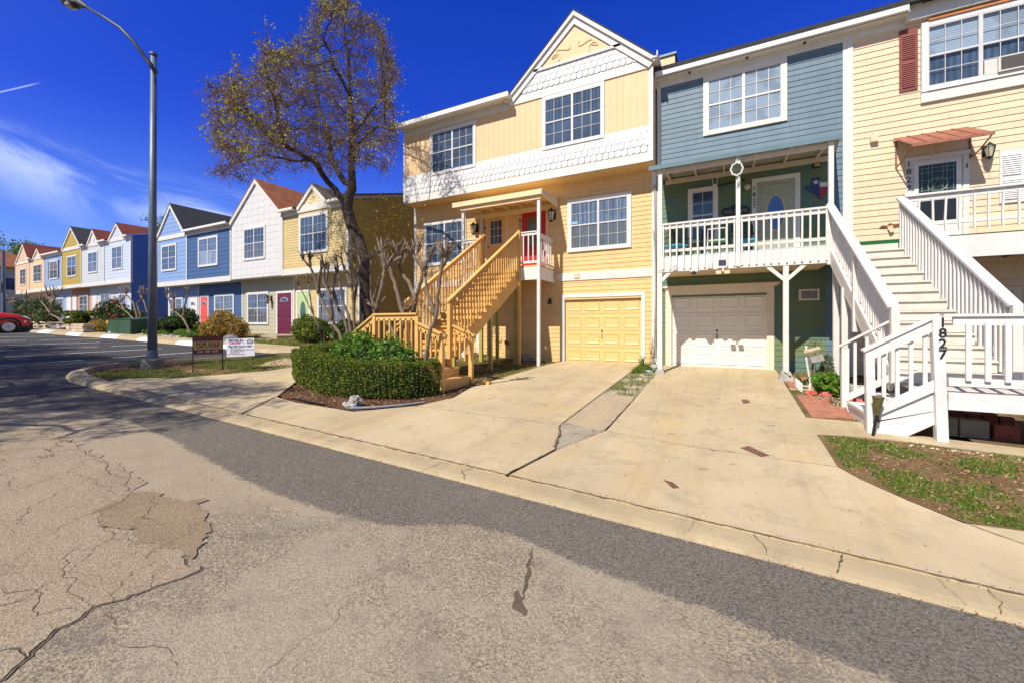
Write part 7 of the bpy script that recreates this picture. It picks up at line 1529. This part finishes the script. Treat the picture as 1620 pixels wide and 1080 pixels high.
fronds(-2.12, -.75, 15, .42, .045, 'clump of strap leaves between the two garage doors', PG2); fronds(-1.85, -.55, 8, .26, .035, 'smaller strap leaf clump nearer the white garage', PG_)
fronds(1.36, -1.55, 6, .26, .085, 'broad leafed plant at the corner of the white garage', PG_); fronds(1.52, -2.35, 6, .36, .10, 'broad leafed plant in front of the picket edging', PG_); fronds(1.75, -1.95, 6, .34, .10, 'broad leafed plant behind the picket edging', PG_)
t = thing('picket_edging', (1.55, -2.75, -.1), 'tiny white picket edging fence round the flower bed', 'fence'); P = [(1.40, -2.2), (1.42, -2.78), (1.55, -2.84), (1.72, -2.86), (1.90, -2.84)]
m = MB(); 
for a_, b_ in zip(P[:-1], P[1:]):
    m.beam((a_[0], a_[1], H(*a_) + .15), (b_[0], b_[1], H(*b_) + .15), .01, .02)
m.build('rail', WHITE, t)
for (x, y) in [(1.40, -2.25), (1.40, -2.38), (1.41, -2.51), (1.41, -2.64), (1.42, -2.78), (1.55, -2.84), (1.64, -2.85), (1.73, -2.86), (1.82, -2.85)]:
    m = MB(); z = H(x, y); m.prism([(x - .018, z - .02), (x + .018, z - .02), (x + .018, z + .19), (x, z + .22), (x - .018, z + .19)], y - .006, y + .006); m.build('picket', WHITE, t)
t = thing('bird_house', (1.72, -1.95, -.05), 'weathered bird house under a log roof on a crooked white post', 'bird house'); m = MB(); m.tube([(1.70, -1.95, -.08), (1.66, -1.95, .2), (1.62, -1.95, .50), (1.62, -1.95, .78)], .022, 6); m.build('post', WHITE2, t)
m = MB(); m.tube([(1.58, -1.98, .62), (1.86, -1.98, .72)], .055, 8); m.build('log', STRAW, t); m = MB(Matrix.Translation((1.80, -2.0, .50)) @ Matrix.Rotation(R(-18), 4, 'Y')); m.box(-.12, .12, -.08, .08, -.06, .06); m.build('box', ROCKG, t); m = MB(); m.tube([(1.72, -1.9, -.05), (1.75, -1.92, .48)], .02, 6); m.build('stake', OLDW, t)
t = thing('wind_spinner', (1.8, -1.8, .8), 'wire butterfly garden ornament above the bird house', 'ornament'); m = MB()
for k in range(4): a = .6 + k * 1.5; m.tube([(1.80 + .07 * math.cos(a) + .05 * math.cos(q), -1.85, .84 + .05 * math.sin(a) + .045 * math.sin(q)) for q in [i * math.pi / 6 for i in range(13)]], .004, 4)
m.tube([(1.80, -1.85, .05), (1.80, -1.85, .84)], .006, 4); m.build('wire', BLACK, t)
patch('path', [(1.27, -4.85), (1.27, -3.2), (1.55, -3.15), (1.92, -4.80)], .036, BRICK, .3, skirt=.04); patch('path', [(1.26, -2.42), (1.26, -.9), (1.9, -.9), (1.85, -2.42)], .030, BRICK, .3, jag=.03)
for (x, y, a, lb) in ((1.72, -3.55, 1.35, 'tilted red edging brick farthest up the brick path'), (1.86, -4.15, 1.25, 'tilted edging brick midway along the brick path'), (1.99, -4.65, 1.25, 'grey worn edging brick at the lower end of the brick path')):
    z = H(x, y); m = MB(Matrix.Translation((x, y, z)) @ Matrix.Rotation(a + math.pi, 4, 'Z') @ Matrix.Rotation(.25, 4, 'X')); m.box(-.27, .27, -.05, .05, -.03, .085); setp(m.build('brick', BRICK if 'grey' not in lb else ROCKG, loc=(x, y, z), bevel=.008), lb, 'brick')
RP = mat('red_painted_rock', (.46, .11, .07), .7, .2, 6)
for (x, y, r, lb) in ((2.00, -4.05, .16, 'larger red painted rock against the white stair foot'), (1.55, -3.05, .09, 'red painted edging stone in front of the pickets'), (1.76, -3.12, .09, 'second red edging stone under the leafy bush')): m = MB(); z = H(x, y); m.ball((x, y, z + r * .5), r, 10, (1.1, 1, .8), jit=.3); setp(m.build('rock', RP, loc=(x, y, z)), lb, 'rock')
t = thing('solar_light', (1.82, -5.72, -.36), 'black mesh solar stake light leaning before the white stair rail', 'garden light'); b0 = Vector((1.83, -5.70, H(1.83, -5.7))); b1 = b0 + Vector((.05, .0, .34)); m = MB(); m.tube([b0 - Vector((0, 0, .03)), b1], .018, 8); m.build('stake', BLACK, t)
m = MB(); m.tube([b1, b1 + Vector((.015, 0, .22))], [.032, .062], 6, cap=False); m.tube([b1 + Vector((.015, 0, .22)), b1 + Vector((.017, 0, .245))], .068, 6); m.tube([b1 - Vector((0, 0, .01)), b1 + Vector((0, 0, .015))], .038, 6); m.build('mesh_shade', mat('gold_black_mesh', (.10, .085, .02), .5, .9, 55), t)
t = thing('watering_toy', (2.45, -3.6, -.2), 'grey and white plastic bucket behind the left stair post', 'bucket'); m = MB(); m.lathe((2.2, -3.35, -.12), [(.10, 0), (.13, .26), (.12, .26), (0, .2)], 14); m.build('bucket', mat('grey_white_plastic', (.55, .55, .57), .4, .4, 12), t)
x, y = -1.72, -.95; z = H(x, y); m = MB(); m.ball((x, y, z + .08), .13, 9, (1, 1, .9), jit=.5); setp(m.build('rock', ROCKG, loc=(x, y, z)), 'grey rock at the left corner of the white garage driveway', 'rock')
t = thing('garden_figure', (-1.66, -.35, 0), 'small white garden gnome figure beside the left post of the porch', 'ornament'); m = MB(); m.lathe((-1.72, -.5, .03), [(.05, 0), (.055, .10), (.035, .16), (.04, .20), (.03, .24), (.0, .34)], 10); m.build('figure', WHITE2, t)
t = thing('crumpled_bottle', (-1.9, -1.25, 0), 'clear blue drinks bottle lying in the weeds between the driveways', 'bottle'); m = MB(); z = H(-1.9, -1.3) + .05; m.tube([(-1.98, -1.33, z), (-1.85, -1.28, z), (-1.80, -1.26, z), (-1.77, -1.25, z)], [.03, .032, .014, .012], 8); m.build('bottle', mat('pale_blue_plastic', (.35, .55, .75), .2), t)
m = MB(); 
for k in range(3): m.tube([(-1.98 + .05 * k, -.25, .0), (-1.96 + .03 * k, -.2, .4), (-2.02 + .05 * k, -.15, .62 + .12 * k)], .010, 5)
setp(m.build('dry_stalk', OLDW, loc=(-1.95, -.2, 0)), 'dead brown stalks against the yellow wall between the garages', 'plant')

# ------------------------------------------------------------------ the red car at the far left
t = thing('parked_car', (-33.1, -7.5, .8), 'red crossover car parked nose to the kerb at the left edge of the car park', 'car'); CZ = H(-33, -6.6) - .04; Mc = Matrix.Translation((-33.1, -5.45, CZ)) @ Matrix.Rotation(R(-90), 4, 'Z')
# local x runs from nose (0) to tail (4.4); width along y
half = .90; st = [(0.0, .42, .62, .70), (.10, .28, .80, .80), (.35, .24, .93, .87), (.9, .22, 1.03, .90), (1.35, .22, 1.09, .90), (2.0, .22, 1.10, .90), (3.2, .22, 1.12, .90), (4.1, .26, 1.12, .87), (4.35, .36, 1.05, .80), (4.42, .45, .9, .72)]
m = MB(Mc); rings = []
for (x, zb, zt, w) in st: rings.append([(x, -w * .92, zb), (x, -w, zb + .15), (x, -w, (zb + zt) / 2 + .05), (x, -w * .93, zt - .06), (x, -w * .80, zt), (x, 0, zt + .03), (x, w * .80, zt), (x, w * .93, zt - .06), (x, w, (zb + zt) / 2 + .05), (x, w, zb + .15), (x, w * .92, zb)])
k = 11; m.add([v for r_ in rings for v in r_], [(i * k + j, i * k + (j + 1) % k, (i + 1) * k + (j + 1) % k, (i + 1) * k + j) for i in range(len(st) - 1) for j in range(k)] + [tuple(range(k - 1, -1, -1)), tuple(range((len(st) - 1) * k, len(st) * k))])
body_ = m.build('body', CARR, t, smooth=True)
m = MB(Mc); cab = [(1.25, 1.07, .80), (1.95, 1.50, .66), (2.6, 1.60, .64), (3.5, 1.56, .64), (4.15, 1.15, .74)]
m.add([v for (x, z, w) in cab for v in ((x, -w, z), (x, w, z))] + [(1.25, -.82, 1.04), (1.25, .82, 1.04), (4.2, -.8, 1.08), (4.2, .8, 1.08)], [(0, 2, 3, 1), (6, 8, 9, 7), (10, 0, 2, 4, 6, 8, 12), (11, 13, 9, 7, 5, 3, 1)]); m.build('window', mat('car_glass', (.01, .012, .015), .08, 0), t)
m = MB(Mc); m.add([(1.95, -.67, 1.51), (1.95, .67, 1.51), (2.6, .65, 1.61), (2.6, -.65, 1.61), (3.55, .65, 1.57), (3.55, -.65, 1.57)], [(0, 1, 2, 3), (3, 2, 4, 5)]); m.build('roof', CARR, t)
BP = mat('black_plastic', (.02, .02, .022), .6)
m = MB(Mc); m.box(-.03, .12, -.78, .78, .24, .50); m.box(.0, .55, .86, .915, .22, .36); m.tube([(.83 + .42 * math.cos(a_), .895, .36 + .42 * math.sin(a_)) for a_ in [math.pi * i / 12 for i in range(13)]], .05, 5); m.tube([(3.5 + .42 * math.cos(a_), .895, .36 + .42 * math.sin(a_)) for a_ in [math.pi * i / 12 for i in range(13)]], .05, 5); m.box(1.2, 3.1, .87, .92, .20, .33); m.build('bumper', BP, t)
for s_ in (-1, 1): q = MB(Mc); q.add([(.05, s_ * .55, .80), (.0, s_ * .78, .70), (.30, s_ * .885, .80), (.38, s_ * .87, .90), (.14, s_ * .60, .87)], [(0, 1, 2, 3, 4)]); q.v = [v + Vector((.012, -.012 * s_, .012)) for v in q.v]; q.build('headlight', mat('headlight_glass', (.7, .7, .72), .1), t)
m = MB(Mc); m.box(.22, .30, .905, .925, .55, .66); m.build('fog_lamp', WHITE, t)
for x in (.83, 3.5):
    for s_ in (-1, 1):
        Mw = Mc @ Matrix.Translation((x, s_ * .80, .34)) @ Matrix.Rotation(R(90), 4, 'X'); wq = MB(Mw); wq.lathe((0, 0, -.11), [(.20, 0), (.33, .02), (.345, .06), (.345, .16), (.33, .20), (.20, .22)], 24); wo = wq.build('wheel', TYRE, t)
        q = MB(Mw); zz = -.115 if s_ > 0 else .10
        q.lathe((0, 0, zz), [(.19, 0), (.225, 0), (.225, .015), (.19, .015)], 24)
        for k in range(7): a_ = k * 2 * math.pi / 7; q.beam((0, 0, zz + .005), (.20 * math.cos(a_), .20 * math.sin(a_), zz + .005), .035, .02)
        q.build('rim', CHROME, wo)
sc.render.film_transparent = False
